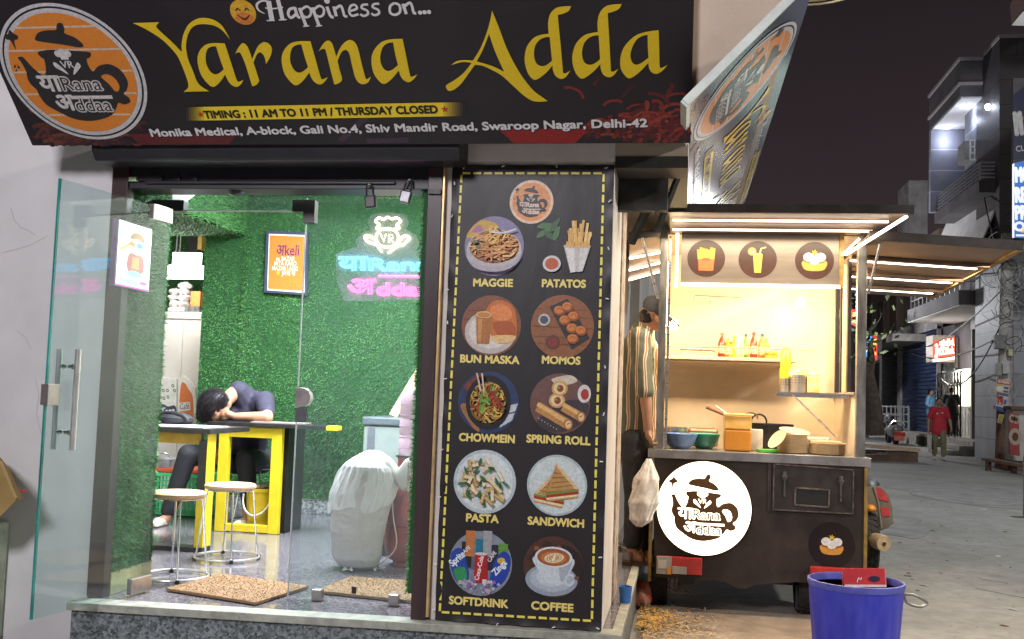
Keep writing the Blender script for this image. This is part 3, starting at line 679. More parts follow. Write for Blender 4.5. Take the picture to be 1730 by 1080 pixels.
caps = [('MAGGIE',800,866,484),('PATATOS',916,989,485.5),('BUN MASKA',778,877,613.5),('MOMOS',916,980,615),('CHOWMEIN',776,869,746.5),('SPRING ROLL',890,997,749.5),('PASTA',788,842,882),('SANDWICH',892,986,888.5),('SOFTDRINK',759,858,1023.5),('COFFEE',898,968,1031.5)]
for t, x0, x1, y in caps:
    sl = .018+ (y-480)/560*.055
    fb.text(CAPY, t, fb.px(x0, y-sl*(x1-x0)/2), fb.px(x1, y+sl*(x1-x0)/2), .038, 3, .045); fb.build('caption', BN)
# --- the ten printed dishes, drawn in unit-circle coordinates
q_ = random.Random(11)
class Dish:
    def __init__(s, x, y, r): s.c = fb.px(x, y); s.r = r*5.25/FPX*1.02; s.L = 3.0
    def p(s, x, y): return (s.c[0]+s.r*x, s.c[1]+s.r*y)
    def up(s): s.L += .35; return s.L
    def disc(s, m, x=0, y=0, rx=1, ry=None, rot=0): fb.ellipse(m, s.p(x, y), s.r*rx, s.r*(ry or rx), s.up(), rot, n=36)
    def poly(s, m, pts, sm=False): P = [s.p(*p[:2])+tuple(p[2:]) for p in pts]; fb.poly(m, spline(P) if sm else P, s.up())
    def line(s, m, pts, w): fb.stroke(m, [s.p(*p) for p in pts], w*s.r, s.up())
    def clip(s, x, y, k=.97):
        d = sqrt(x*x+y*y); return (x, y) if d < k else (x*k/d, y*k/d)
    def text(s, m, t, a, b, h, bold=.02): fb.text(m, t, s.p(*a), s.p(*b), h*s.r, s.up(), bold)
    def done(s, lab): fb.build('dish_picture', BN, label=lab)
def squig(d, n, R_, cols, w, cy=0, asp=1.0, L=.5):
    for i in range(n):
        a = q_.uniform(0, 2*pi); rr = R_*sqrt(q_.random())*.85; x, y = rr*cos(a), cy+rr*sin(a)*asp; t = q_.uniform(0, 2*pi); P = []
        for k in range(5):
            P.append((x, y)); t += q_.uniform(-1.1, 1.1); x += L/4*cos(t); y += L/4*sin(t)*asp
            dx, dy = x, (y-cy)/asp
            if dx*dx+dy*dy > R_*R_: g = R_/sqrt(dx*dx+dy*dy); x, y = dx*g, cy+dy*g*asp
        d.line(q_.choice(cols), P, w*q_.uniform(.7, 1.3))
def leaf(d, x, y, s, a, m): d.poly(m, [(x+s*(u*cos(a)-v*sin(a)), y+s*(u*sin(a)+v*cos(a))) for u, v in ((-1,0,),(-.4,.35),(.3,.3),(1,0),(.3,-.3),(-.4,-.35))], True)
d = Dish(835,416,51); d.disc('#7d7596'); d.poly('#c79a2e', [(-.95,.3),(-.5,.85),(.1,.7),(-.3,.35)], True); d.poly('#a56a8e', [(-.8,.45),(-.55,.7),(-.4,.5)], True)
d.disc('#b9b2b4', 0, -.15, .93, .72); d.disc('#8d5a34', 0, -.02, .84, .56); squig(d, 90, .80, ['#c98a4a','#d9a566','#b87440','#e0b880'], .055, 0, .62)
d.disc('#4f6f5a', -.62, .12, .09, .05); d.disc('#4f6f5a', -.5, -.05, .1, .05)
squig(d, 14, .25, ['#e3bb6a','#d79f4f'], .05, .35, 1.2); d.line('#c9c9cf', [(-.1,.45),(.3,.42),(.75,.55)], .06); d.poly('#a79fa8', [(-.93,-.3),(-.6,-.75),(0,-.88),(.6,-.75),(.93,-.3),(.6,-.6),(0,-.72),(-.6,-.6)], True); d.done('noodles in a bowl with a fork')
d = Dish(955,420,51)
for x, y, a in ((-.75,.5,.6),(-.45,.65,.1),(-.5,.4,-.6),(-.3,.5,1.2),(-.7,.75,.2),(-.35,.8,.9)): leaf(d, x, y, .26, a, q_.choice(['#3f6a3c','#56844a','#2f5434']))
for i in range(26):
    x = q_.uniform(.0, .75); d.line(q_.choice(['#d9aa5e','#e6c07a','#c48f45']), [(x*.75+.12, .0), (x+q_.uniform(-.12,.12), q_.uniform(.45,.95))], .085)
d.poly('#bdb8b6', [(-.05,.1),(.85,.1),(.6,-.75),(.2,-.8)]); d.poly('#d9d5d2', [(.0,.1),(.3,.0),(.35,-.78),(.2,-.8)]); d.poly('#cfcac8', [(.5,.02),(.8,.1),(.6,-.75),(.45,-.78)])
for i in range(8): x = .05+i*.1; d.line('#d9a85a', [(x, .02), (x+.03, .22)], .08)
d.disc('#c9c4c2', -.42, -.52, .30, .27); d.disc('#b5542c', -.42, -.52, .22, .19); d.done('french fries in a paper cup with ketchup')
d = Dish(830,550,51); d.disc('#7c4c33')
for y in (.6, .2, -.25, -.65): d.line('#5d3524', [d.clip(-1, y, .95), d.clip(1, y, .95)], .03)
d.disc('#bdb3ac', -.02, -.22, .86, .72); d.disc('#d0c8c2', -.02, -.18, .72, .58)
d.poly('#c0682c', [(-.15,.6),(.2,.85),(.7,.65),(.85,.1),(.8,-.45),(.3,-.6),(.0,-.3),(-.15,.2)], True); d.poly('#d98245', [(-.05,.55),(.3,.72),(.65,.5),(.6,.2),(.1,.2)], True); d.poly('#a8531f', [(.1,.1),(.7,.12),(.82,-.3),(.5,-.42),(.15,-.2)], True); d.poly('#dab37c', [(.05,-.35),(.8,-.32),(.7,-.52),(.2,-.58)], True)
d.poly('#a86a35', [(-.52,.35),(.02,.35),(-.04,-.62),(-.46,-.62)]); d.poly('#c48a50', [(-.45,.2),(-.3,.2),(-.32,-.55),(-.42,-.55)]); d.disc('#d6a468', -.25, .35, .27, .12); d.disc('#b87b42', -.25, .34, .21, .08); d.done('a bun and a glass of tea on a plate')
d = Dish(950,552,53); d.disc('#8a5636')
for y in (.7, .35, 0, -.35, -.7): d.line('#6d4029', [d.clip(-1, y, .96), d.clip(1, y-.05, .96)], .025)
d.poly('#2d2a2c', [(-.42,.62),(.15,.88),(.88,-.35),(.32,-.72)]); d.disc('#b9b6b8', -.58, .2, .19); d.disc('#4d5057', -.58, .2, .13); d.disc('#5a3730', -.28, -.5, .22); d.disc('#7d3024', -.28, -.5, .16)
for x, y in ((-.1,.5),(.15,.62),(.08,.2),(.35,.33),(.32,-.05),(.6,-.12),(.35,-.38)): d.disc('#8f4a1e', x, y, .19, .16); d.disc('#c8783a', x-.02, y+.03, .15, .12); d.line('#a5592a', [(x-.1,y),(x,y+.08),(x+.1,y)], .03)
d.done('six fried dumplings on a slate with two dips')
d = Dish(825,680,52); d.disc('#27365c'); d.poly('#b9bcc6', [(.55,-.1),(.97,.0),(.8,-.55),(.4,-.8)]); d.line('#27365c', [(.5,-.4),(.95,-.25)], .04); d.poly('#7a3020', [(-.8,.5),(-.3,.9),(-.1,.7),(-.55,.35)], True); d.poly('#a06e3f', [(-.9,-.2),(-.5,-.8),(-.25,-.9),(-.7,-.1)], True)
d.disc('#131116', 0, 0, .74, .88); d.disc('#201c1c', 0, -.02, .62, .74); squig(d, 110, .56, ['#b98a3c','#d9b05a','#8a5c26','#c79f4e'], .042, 0, 1.15)
squig(d, 14, .5, ['#8a2e1c','#a9401f'], .08, 0, 1.1, .3); squig(d, 10, .5, ['#5f8a2e','#7ba23e'], .07, 0, 1.1, .3)
for x in (-.35, -.18): d.line('#c9b8a4', [(x*.6, .35), (x-.02, .93)], .05)
d.done('fried noodles in a black bowl with chopsticks')
d = Dish(946,682,50); d.disc('#6a4a45'); d.poly('#3a3137', [(-.75,-.62),(-.1,-.97),(.7,-.65),(.95,.0),(.2,.1)], True); d.poly('#c9bba8', [(-.3,.8),(.3,.95),(.55,.75),(0,.6)], True); d.disc('#cfc9c6', .8, .35, .22, .3); d.disc('#a3322a', .82, .33, .13, .18)
for a, b, c_ in (((-.75,-.12),(.3,-.68),.34),((.1,-.1),(.72,-.42),.3)):
    d.line('#b9834a', [a, b], c_); d.line('#d9ab70', [(a[0],a[1]+.08),(b[0],b[1]+.06)], c_*.4); d.disc('#a26a36', b[0], b[1], .15, .18); d.disc('#e0bd8a', b[0], b[1], .10, .13); d.line('#8a4a26', [(b[0]-.05,b[1]),(b[0]+.05,b[1]+.05)], .03)
for x, y in ((-.1,.1),(-.02,.5)): d.disc('#c89a60', x, y, .27, .25); d.disc('#e2c496', x, y, .2, .19); d.disc('#8a3a24', x+.02, y, .11, .12); d.disc('#6f8a3a', x-.03, y+.03, .05)
for i in range(7): d.disc('#b9b0a8', -.68+i*.1, -.52-i*.055, .02)
d.done('cut spring rolls on a dark board')
d = Dish(819,814,53); d.disc('#b3bfc6'); d.disc('#cfd6d8', 0, 0, .9)
for i in range(60):
    a = q_.uniform(0, 2*pi); rr = .72*sqrt(q_.random()); x, y = rr*cos(a), rr*sin(a); t = q_.uniform(0, pi); c0 = q_.choice(['#d9c69a','#c9ab74','#e4d5b4','#bfa06c'])
    if q_.random() < .3: squig_y = y; leaf(d, x, y, .13, t, q_.choice(['#2c6a48','#1f5438','#3f7f58']))
    else:
        d.line('#8f7444', [(x-.17*cos(t),y-.17*sin(t)-.025),(x+.17*cos(t),y+.17*sin(t)-.025)], .11); d.line(c0, [(x-.17*cos(t),y-.17*sin(t)),(x+.17*cos(t),y+.17*sin(t))], .095)
d.done('penne pasta with spinach on a white plate')
d = Dish(941,820,50); d.disc('#a9b6ba'); d.disc('#c6cfd0', 0, 0, .93)
def tri(o, k, fl_=1):
    P = lambda q: [(o[0]+k*x*fl_, o[1]+k*y) for x, y in q]
    d.poly('#b88a50', P([(-.5,-.25),(.55,-.42),(.25,.55)])); d.poly('#d9b98a', P([(-.5,-.25),(.25,.55),(.22,.40),(-.42,-.32)]))
    for j in range(4): d.line('#8a5a2c', P([(-.3+j*.14,-.15+j*.12),(.42-j*.02,-.28+j*.17)]), .025)
    d.line('#6f8a35', P([(-.5,-.30),(.56,-.48)]), .07); d.line('#a3301f', P([(-.5,-.38),(.56,-.56)]), .09); d.line('#e2cda6', P([(-.5,-.47),(.55,-.64)]), .07); d.line('#c08f52', P([(-.48,-.53),(.5,-.70)]), .05)
tri((-.28,-.05), .95); tri((.22,.18), 1.0, -1)
d.done('two toasted sandwich halves on a plate')
d = Dish(812,952,53); d.disc('#7f8794'); d.poly('#5d6470', [(-.9,.2),(.9,.2),(.95,-.2),(-.95,-.2)])
for x, y, w, c0 in ((-.45,.35,.34,'#1b1b22'),(.4,.3,.36,'#23233c'),(-.05,.45,.26,'#1c6f8a'),(.7,.35,.3,'#5f8f3a'),(-.35,.7,.3,'#b9703a'),(.2,.72,.28,'#9a9aa0')): d.poly(c0, [(x-w/2,y+.3),(x+w/2,y+.3),(x+w/2*.9,y-.5),(x-w/2*.9,y-.5)])
d.text('#d9d9d9', 'CAFE', (-.6,.2), (-.32,.45), .12)
d.text('#d9d9d9', 'CAFE', (.3,.05), (.5,.35), .12)
d.poly('#1d3f9a', [(-.95,.25),(-.62,.42),(-.35,-.4),(-.62,-.7),(-.9,-.3)], True); d.poly('#2c8a52', [(-.85,-.25),(-.5,-.15),(-.42,-.5),(-.62,-.72)], True); d.text('#dfe6ea', 'Sprite', (-.88,-.15), (-.48,.22), .22, .03)
d.poly('#1d3aa0', [(.45,.1),(.72,.42),(.95,.2),(.85,-.35),(.55,-.7),(.32,-.5)], True); d.disc('#c9a23a', .66, .12, .13, .1); d.text('#dfe6ea', 'Zinga', (.5,-.35), (.85,.05), .2, .03)
d.poly('#a51620', [(-.17,.3),(.22,.3),(.25,-.6),(-.2,-.6)]); d.disc('#c4c4c8', .02, .3, .195, .05); d.poly('#c2202a', [(-.1,.25),(.02,.25),(.0,-.55),(-.12,-.55)]); d.text('#eee6e6', 'Coca-Cola', (-.04,-.52), (.1,.22), .14, .02)
for i in range(46):
    x = q_.uniform(-.75,.75); y = q_.uniform(-.9,-.52)
    if x*x+y*y < .86: s_ = q_.uniform(.05,.1); t = q_.uniform(0, 1.5); d.poly(q_.choice(['#a9adc4','#8f8fb0','#c9cbd6','#8a6a92','#b9a0ae']), [(x+s_*cos(t+k*pi/2),y+s_*sin(t+k*pi/2)) for k in range(4)])
d.done('cans of cold drinks standing in ice')
d = Dish(935,958,50); d.disc('#4a2c22')
for i in range(18):
    a = q_.uniform(.2, pi); rr = q_.uniform(.5,.9); d.disc(q_.choice(['#6f4030','#3a2018','#85503a']), rr*cos(a), abs(rr*sin(a))*.9, .13, .09, q_.uniform(0,3))
d.poly('#26191a', [(.3,.7),(.8,.5),(.97,.0),(.85,-.4),(.4,0)], True); d.disc('#8f99a8', -.05, -.42, .86, .52); d.disc('#a9b3c0', -.05, -.38, .72, .42); d.disc('#c0c8d2', -.05, -.34, .5, .28)
d.poly('#c6cdd6', [(-.62,.32),(.62,.32),(.55,-.15),(.28,-.5),(-.22,-.5),(-.52,-.1)], True); d.poly('#a2abb8', [(.2,.2),(.6,.25),(.5,-.15),(.28,-.46)], True); fb.ellipse('#c3cad4', d.p(.55,-.38), d.r*.17, d.r*.22, d.up(), -.4, hole=.6)
d.disc('#d0d4da', 0, .32, .62, .34); d.disc('#9a5528', 0, .32, .54, .28); d.disc('#b8743e', 0, .3, .42, .2)
for k in (.9, .62, .34): fb.ellipse('#e3cfae', d.p(.02,.3), d.r*.36*k, d.r*.17*k, d.up(), .15, hole=.78)
leaf(d, .02, .3, .13, 1.2, '#ecdcc0'); d.disc('#6a4a3a', .78, -.3, .09, .06); d.done('cup of coffee with milk art on a saucer')

# ---------------------------------------------------------------- light box with a cartoon figure on the turf return
xw = -2.955
cb = [PX(*p, xw) for p in ((201,369),(254,383),(252,489),(197,482))]
y0, y1 = min(cb[0][1], cb[3][1]), max(cb[1][1], cb[2][1]); zt, zb = cb[0][2], cb[3][2]
LB = thing('light_box', 'glowing framed light box with a turbaned cartoon figure on the turf by the door', 'light box', (xw, (y0+y1)/2, zb))
MB().box(-2.99, xw-.004, y0, y1, zb, zt).build('case', mat('lightbox_case', (.25,.10,.28), .4), LB)
LBW = glow('lightbox_face', (.86,1.0,.80), 2.3)
fx = Flat((xw, y0, zb), (0,1,0), (0,0,1)); wB, hB = y1-y0, zt-zb
X_ = lambda x, y: (x*wB, y*hB)
fx.rect(LBW, .02*wB, .03*hB, .98*wB, .985*hB, 0); fx.build('lit_face', LB)
G = lambda n, c, s=1.1: glow('lightbox_'+n, c, s)
fx.poly(G('pink', (.75,.12,.55), .9), [X_(0,0),X_(1,0),X_(1,.03),X_(0,.03)], 1)
fx.poly(G('rug', (.45,.75,.85)), spline([X_(*p) for p in ((.1,.12),(.4,.26),(.9,.2),(.85,.1),(.4,.05))]), 1)
fx.poly(G('robe', (.48,.13,.12)), spline([X_(*p) for p in ((.3,.28),(.32,.5),(.5,.54),(.75,.5),(.78,.28),(.5,.2))]), 2)
fx.poly(G('vest', (.65,.30,.12)), [X_(.42,.3),X_(.65,.3),X_(.62,.48),X_(.45,.48)], 3)
fx.ellipse(G('face', (.75,.62,.5)), X_(.53,.66), .17*wB, .085*hB, 4); fx.poly(G('beard', (.9,.9,.88)), spline([X_(*p) for p in ((.36,.62),(.55,.64),(.72,.62),(.6,.53),(.45,.53))]), 5)
fx.ellipse(G('lens', (.10,.30,.55)), X_(.62,.67), .10*wB, .04*hB, 6); fx.ellipse(G('lens_r', (.75,.25,.10)), X_(.40,.67), .10*wB, .04*hB, 6)
fx.poly(G('turban', (.45,.22,.10)), spline([X_(*p) for p in ((.34,.74),(.38,.83),(.55,.86),(.72,.82),(.74,.73),(.55,.76))]), 6); fx.poly(G('feather', (.2,.2,.6)), [X_(.4,.83),X_(.27,.94),X_(.22,.93)], 6)
fx.poly(G('beam', (.95,.55,.12)), [X_(.32,.68),X_(.05,.57),X_(.06,.52),X_(.34,.64)], 6)
fx.poly(G('legs', (.62,.68,.85)), spline([X_(*p) for p in ((.2,.2),(.5,.24),(.9,.14),(.8,.07),(.5,.12),(.2,.1))]), 3); fx.ellipse(G('shoe', (.35,.1,.4)), X_(.8,.1), .12*wB, .03*hB, 4); fx.ellipse(G('tray', (.35,.62,.55)), X_(.52,.22), .2*wB, .05*hB, 4)
fx.build('cartoon_figure', LB)

# ---------------------------------------------------------------- orange poster on the back wall
ff = Flat(PY(483,497,9.19), (1,0,0), (0,0,1))
PO = thing('framed_poster', 'framed orange poster with a short rhyme hung on the turf back wall', 'poster', tuple(PY(483,497,9.19)))
c4 = [ff.px(*p) for p in ((446,494),(519,499),(520,393),(450,390))]
m = MB(); m.prism([ff.at(p, -2) for p in c4], (0,.025,0)); m.build('frame', mat('slate_frame', (.045,.055,.10), .4), PO)
i4 = [ff.px(*p) for p in ((453,488),(513,492),(514,400),(456,398))]
k4 = [tuple(np.mean(i4, 0)+(np.array(p)-np.mean(i4, 0))*1.06) for p in i4]
ff.poly('#cfd0d2', k4, 1); ff.poly('#dd7a33', i4, 3); ff.build('print', PO)
ff.text('#4a2a5c', 'अkeli', ff.px(467,431), ff.px(505,432), .10, 6, .01)
for t, a, b, y in (('na BAZAR',467,498,440.5),('JAYA KARO',463,501,448.5),('NAZAR LAGG',460,503,457),('JAYE गी',476,499,465)): ff.text('#e3ded8', t, ff.px(a,y), ff.px(b,y+.8), .040, 6, .012)
ff.ellipse('#d9a53a', ff.px(470,461), .015, .025, 6); ff.build('lettering', PO)

# ---------------------------------------------------------------- neon sign behind the fixed glass
YN = 5.86
fn = Flat(PY(650,480,YN), (1,0,0), (0,0,1))
NE = thing('neon_sign', 'glowing neon sign in white, blue and pink hung inside the glass', 'neon sign', tuple(PY(650,510,YN)))
NW, NC, NP = glow('neon_white', (1,.82,.58), 3.4), glow('neon_cyan', (.13,.62,1.0), 4.2), glow('neon_pink', (1,.13,.60), 4.0)
ACR = glass_mat('clear_acrylic', (.93,.95,.96), dirt=.22, dcol=(.8,.8,.82))
def N3(x, y, dy=0): q = PY(x, y, YN); return np.array((q[0], q[1]+dy, q[2]))
def ntube(m, pts, mt, r=.0068, closed=False): m.tube([N3(*p) for p in pts], r, 8, mt, closed)
m = MB()
ntube(m, spline([(636,386),(641,380),(634,374),(640,368),(648,371),(654,367),(662,370),(670,368),(677,374),(670,380),(674,386),(655,388)]), 0, closed=True)
ntube(m, [(654+19*cos(t), 402+16*sin(t)) for t in np.linspace(0, 2*pi, 28, endpoint=False)], 0, closed=True)
ntube(m, [(643,395),(648,409),(652,395)], 0, .004); ntube(m, [(657,410),(657,396),(663,397),(664,402),(658,403),(665,410)], 0, .004)
ntube(m, spline([(616,400),(622,398),(632,404),(637,412),(630,412),(620,408)]), 0, closed=True); ntube(m, [(635,412),(645,426)], 0)
ntube(m, spline([(672,410),(682,399),(692,402),(686,409),(678,415)]), 0, closed=True); ntube(m, [(676,413),(655,428)], 0)
m.build('white_tubes', NW, NE, smooth=True, fix=False)
def ntext(m, body, x0, x1, yb, h, mt, r=.0062):
    v, f, ed = text2d(body, .0)
    # boundary loops of the filled letters
    from collections import defaultdict
    cnt = defaultdict(int)
    for p in f:
        for i in range(len(p)): cnt[tuple(sorted((p[i], p[(i+1) % len(p)])))] += 1
    nb = defaultdict(list)
    for (a, b), c in cnt.items():
        if c == 1: nb[a].append(b); nb[b].append(a)
    seen = set(); xa_, xb_ = v[:,0].min(), v[:,0].max()
    for s0 in list(nb):
        if s0 in seen: continue
        L = [s0]; seen.add(s0); cur = s0
        while True:
            nx = [q for q in nb[cur] if q not in seen]
            if not nx: break
            cur = nx[0]; seen.add(cur); L.append(cur)
        if len(L) < 4: continue
        P = [N3(x0+(v[i,0]-xa_)/(xb_-xa_)*(x1-x0), yb-v[i,1]/.70*h) for i in L]
        P = [p for i, p in enumerate(P) if i == 0 or np.linalg.norm(p-P[i-1]) > .003]
        if len(P) > 3: m.tube(P, r, 6, mt, True)
m = MB(); ntext(m, 'या', 572, 621, 457, 25, 0); ntext(m, 'Rana', 624, 725, 457, 20, 0); m.build('blue_tubes', NC, NE, smooth=True, fix=False)
m = MB(); ntext(m, 'अ', 588, 634, 497, 27, 0); ntext(m, 'ddaa', 637, 726, 499, 21, 0); ntube(m, [(640,467),(736,468)], 0); m.build('pink_tubes', NP, NE, smooth=True, fix=False)
m = MB()
ap = [(602,416),(600,404),(612,392),(626,388),(620,375),(626,362),(654,358),(684,362),(690,374),(684,386),(700,396),(708,410),(700,424),(734,426),(736,506),(640,508),(580,508),(568,476),(566,428)]
m.prism([N3(x, y, .012) for x, y in ap], (0,.005,0)); m.build('acrylic_back', ACR, NE)

# ---------------------------------------------------------------- glass front
GLD = glass_mat('door_glass', (.86,.94,.93), dirt=.032, dcol=(.55,.63,.63), scale=1.6)
GLF = glass_mat('panel_glass', (.90,.94,.94), dirt=.05, dcol=(.60,.68,.72), scale=2.2)
EDGE = mat('green_glass_edge', (.03,.24,.22), .15, var=.3, scale=3, spec=.8)
SATIN = mat('satin_fitting', (.52,.47,.45), .32, .85, var=.1, scale=20)
YG = 5.55
zt_ = PY(400, 355, YG)[2]; xf = PY(487, 1003, YG)[0]; xf2 = PY(515, 372, YG)[0]
Hp, Fp = np.array((-2.862, 5.47, 0)), np.array((-2.99, 4.605, 0))
hd = (Fp-Hp)/np.linalg.norm(Fp-Hp); hn = np.array((-hd[1], hd[0], 0)); zb_, zd_ = .315, 2.41
DR = thing('glass_door', 'frameless glass door swung open with tall steel pull handles', 'door', tuple(Hp+np.array((0,0,.3))))
e2 = hd*.012
m = MB(); m.prism([Hp-hn*.005+(0,0,zb_), Fp-e2-hn*.005+(0,0,zb_), Fp-e2-hn*.005+(0,0,zd_), Hp-hn*.005+(0,0,zd_)], hn*.010); m.build('glass', GLD, DR)
m = MB(); m.prism([Fp-e2-hn*.005+(0,0,zb_), Fp-hn*.005+(0,0,zb_), Fp-hn*.005+(0,0,zd_), Fp-e2-hn*.005+(0,0,zd_)], hn*.010); m.build('glass_edge', EDGE, DR)
for z in (zb_+.035, zd_-.035):
    MB().obox(Hp+hd*.075+(0,0,z), hd*.085, hn*.016, (0,0,.042)).build('patch_fitting', SATIN, DR, bevel=.003)
def along(x, y):                                           # a point of the open door's plane
    d = ray(x, y); t = ((Hp-CAM)@hn)/(d@hn); return CAM+d*t
ha, hb = along(117,590), along(107,760)
hm_ = MB()
for s in (-1, 1):
    off = hn*.055*s; o_ = np.array((ha[0],ha[1],0))
    hx = MB(); b0_, b1_ = o_+off+(0,0,hb[2]), o_+off+(0,0,ha[2]); hx.tube([b0_, b1_], .0145, 14); h = hx.build('pull_handle', mat('bright_steel', (.72,.71,.70), .3, .8, var=.1), DR, smooth=True)
    for z in (ha[2]-.085, hb[2]+.085):
        q = MB(); q.tube([o_+hn*.005*s+(0,0,z), o_+off+(0,0,z)], .009, 10); q.lathe([(.014,0),(.014,.012)], o_+off*.5+(0,0,z), 12, ax=hn); q.build('standoff', CHROME, h, smooth=True)
lk = Fp+np.array((0,0,along(85,667)[2]))
lp = MB(); lp.obox(lk-hd*.035, hd*.04, hn*.022, (0,0,.05)); lp.lathe([(.034,0),(.034,.02)], lk-hd*.085-hn*.02, 18, ax=-hn); lp.lathe([(.012,0),(.012,.04)], lk-hd*.08-hn*.02, 12, ax=-hn); lp.build('lock', SATIN, DR, bevel=.002)
FP = thing('glass_panel', 'fixed glass panel and transom right of the open door', 'glass panel', ((xf-1.38)/2, YG, .3))
xr_ = -1.335
m = MB(); m.box(xf, xr_, YG, YG+.010, .312, 2.50); m.build('glass', GLF, FP)
m = MB(); m.box(xf-.006, xf-.0005, YG-.001, YG+.011, .312, 2.50); m.build('glass_edge', mat('pale_glass_edge', (.55,.62,.62), .25, spec=.8), FP)
m = MB(); m.box(-2.95, xf-.008, YG, YG+.010, zt_, 2.50); m.build('transom', GLF, FP)
m = MB(); m.box(-2.95, xf-.008, YG-.002, YG+.012, zt_-.008, zt_-.001); m.build('transom_edge', mat('bright_edge', (.75,.8,.8), .3), FP)
a, b = PY(258,338,YG-.02), PY(311,357,YG-.02); MB().box(a[0], b[0], YG-.03, YG+.03, b[2], a[2]).build('transom_bracket', BLACKM, FP, bevel=.003)
a, b = PY(495,338,YG-.02), PY(532,358,YG-.02); c = PY(512,376,YG-.02)
br = MB(); br.box(a[0], b[0], YG-.025, YG+.03, b[2], a[2]); br.box(c[0], b[0], YG-.025, YG+.03, c[2], b[2]); br.build('corner_bracket', mat('dark_bracket', (.09,.085,.09), .4, .6), FP)
c = PY(499, 671, YG-.02); kp = MB(); n_ = 14
kp.prism([(c[0], YG-.022, c[2]-.052)]+[(c[0]+.035+.05*cos(t), YG-.022, c[2]+.052*sin(t)) for t in np.linspace(-pi/2, pi/2, n_)]+[(c[0], YG-.022, c[2]+.052)], (0,.05,0)); kp.build('lock_keeper', SATIN, FP, bevel=.003)
a, b = PY(500,689,YG-.01), PY(517,713,YG-.01); MB().box(a[0], b[0], YG-.012, YG-.001, b[2], a[2]).build('keeper_sticker', mat('dark_mesh_sticker', (.10,.10,.12), .6, var=.4, scale=200), FP)
for x, y in ((534,1012),(664,1017)):
    c = PY(x, y, YG-.02); MB().box(c[0]-.027, c[0]+.027, YG-.02, YG+.03, .302, .302+.058).build('floor_clamp', SATIN, FP, bevel=.002)
c = PY(598, 997.5, YG-.003); MB().box(c[0]-.013, c[0]+.013, YG-.004, YG-.001, c[2]-.018, c[2]+.018).build('sticker', mat('black_sticker', (.03,.015,.015), .5), FP)

# ---------------------------------------------------------------- small things on the header
def padlock(x, y, label, tilt, body):
    p = PY(x, y, 5.235); t = thing('padlock', label, 'padlock', tuple(p), group='padlocks on the shutter header')
    a = np.array((cos(tilt),0,sin(tilt))); u = np.array((-sin(tilt),0,cos(tilt)))
    MB().obox(p, a*.030, (0,.013,0), u*.034).build('lock_body', body, t, bevel=.008)
    s = MB(); s.tube([p+a*.018*cos(k)+u*(.034+.05*max(0,sin(k))+.012*min(1,sin(k)*3)) for k in np.linspace(0, pi, 12)], .0055, 8); s.build('shackle', CHROME, t, smooth=True)
padlock(626, 341, 'dark square padlock hanging from the black header, left of its twin', .12, mat('dark_padlock', (.05,.045,.045), .35, .6, var=.3))
padlock(685, 333, 'grey steel padlock with a bright shackle hanging beside the right jamb', -.22, mat('steel_padlock', (.20,.20,.21), .35, .8, var=.3))
p = PY(399, 318, 5.33); m = MB(); m.box(p[0]-.11, p[0]+.11, 5.31, 5.36, p[2]+.006, p[2]+.02); m.lathe([(.001,-.045),(.03,-.038),(.045,-.02),(.05,0),(.04,.012),(.001,.013)], p, 20)
m.build('dome_camera', mat('black_plastic', (.012,.012,.014), .35), smooth=True, label='small black dome camera under the header above the doorway', cat='camera')
p = PY(222, 302, 5.235); MB().box(p[0]-.034, p[0]+.034, 5.245, 5.258, p[2]-.012, p[2]+.012).build('header_tag', mat('pale_tag', (.55,.75,.45), .5, var=.3, scale=60), label='small pale green tag stuck on the black header', cat='tag')
# a corner of a wall fan seen over the transom
p = PY(300, 317, 7.4); t = thing('ceiling_fan', 'pale wall fan partly hidden behind the black header', 'fan', tuple(p))
m = MB()
for r in np.linspace(.03,.19,9): m.tube([p+np.array((r*cos(k), -.02-.05*(1-(r/.2)**2), .06+r*sin(k))) for k in np.linspace(0, 2*pi, 40, endpoint=False)], .0035, 6, 0, True)
m.build('cage', mat('fan_white', (.7,.7,.7), .4), t); m = MB(); m.lathe([(.0001,0),(.17,.01),(.17,.03),(.0001,.05)], p+np.array((0,0,.06)), 30, ax=(0,1,0)); m.build('fan_body', mat('fan_grey', (.5,.5,.5), .5), t)
# ================================================================ INSIDE THE SHOP
YELP = mat('yellow_enamel', (.72,.56,.02), .38, var=.10, scale=5, bump=.05, bscale=30)
BLKL = mat('black_laminate', (.02,.02,.022), .3, var=.3, scale=12)
OCHRE = mat('ochre_enamel', (.45,.28,.02), .45, var=.15)
# ---- right table: yellow portal frame, black top running on to the right
Yt = 7.85
T1 = thing('wall_table', 'yellow framed table with black top in front of the resting boy', 'table', tuple(PZ(420, 902, .3)), group='yellow framed tables')
tl_, tr_ = PY(371,719,Yt), PY(477,720,Yt); zt = tl_[2]; w_ = .082
m = MB(); m.box(tl_[0], tl_[0]+w_, Yt, Yt+.06, .30, zt-.002); m.build('leg', YELP, T1, bevel=.004)
m = MB(); m.box(tr_[0]-w_, tr_[0], Yt, Yt+.06, .30, zt-.002); m.build('leg', YELP, T1, bevel=.004)
m = MB(); m.box(tl_[0]+w_+.001, tr_[0]-w_-.001, Yt+.002, Yt+.058, zt-.085, zt-.002); m.build('top_rail', YELP, T1, bevel=.004)
m = MB(); m.box(tl_[0]+w_+.001, tr_[0]-w_-.001, Yt+.002, Yt+.058, .305, .362); m.build('bottom_rail', YELP, T1, bevel=.004)
te = PY(571,716,Yt)[0]; ts_ = PY(353,716,Yt)[0]
m = MB(); m.box(ts_, tr_[0]+.06, Yt-.03, Yt+.50, zt, zt+.030); m.box(tr_[0]+.06, te-.085, Yt-.03, Yt+.30, zt, zt+.030); m.build('table_top', BLKL, T1, bevel=.003)
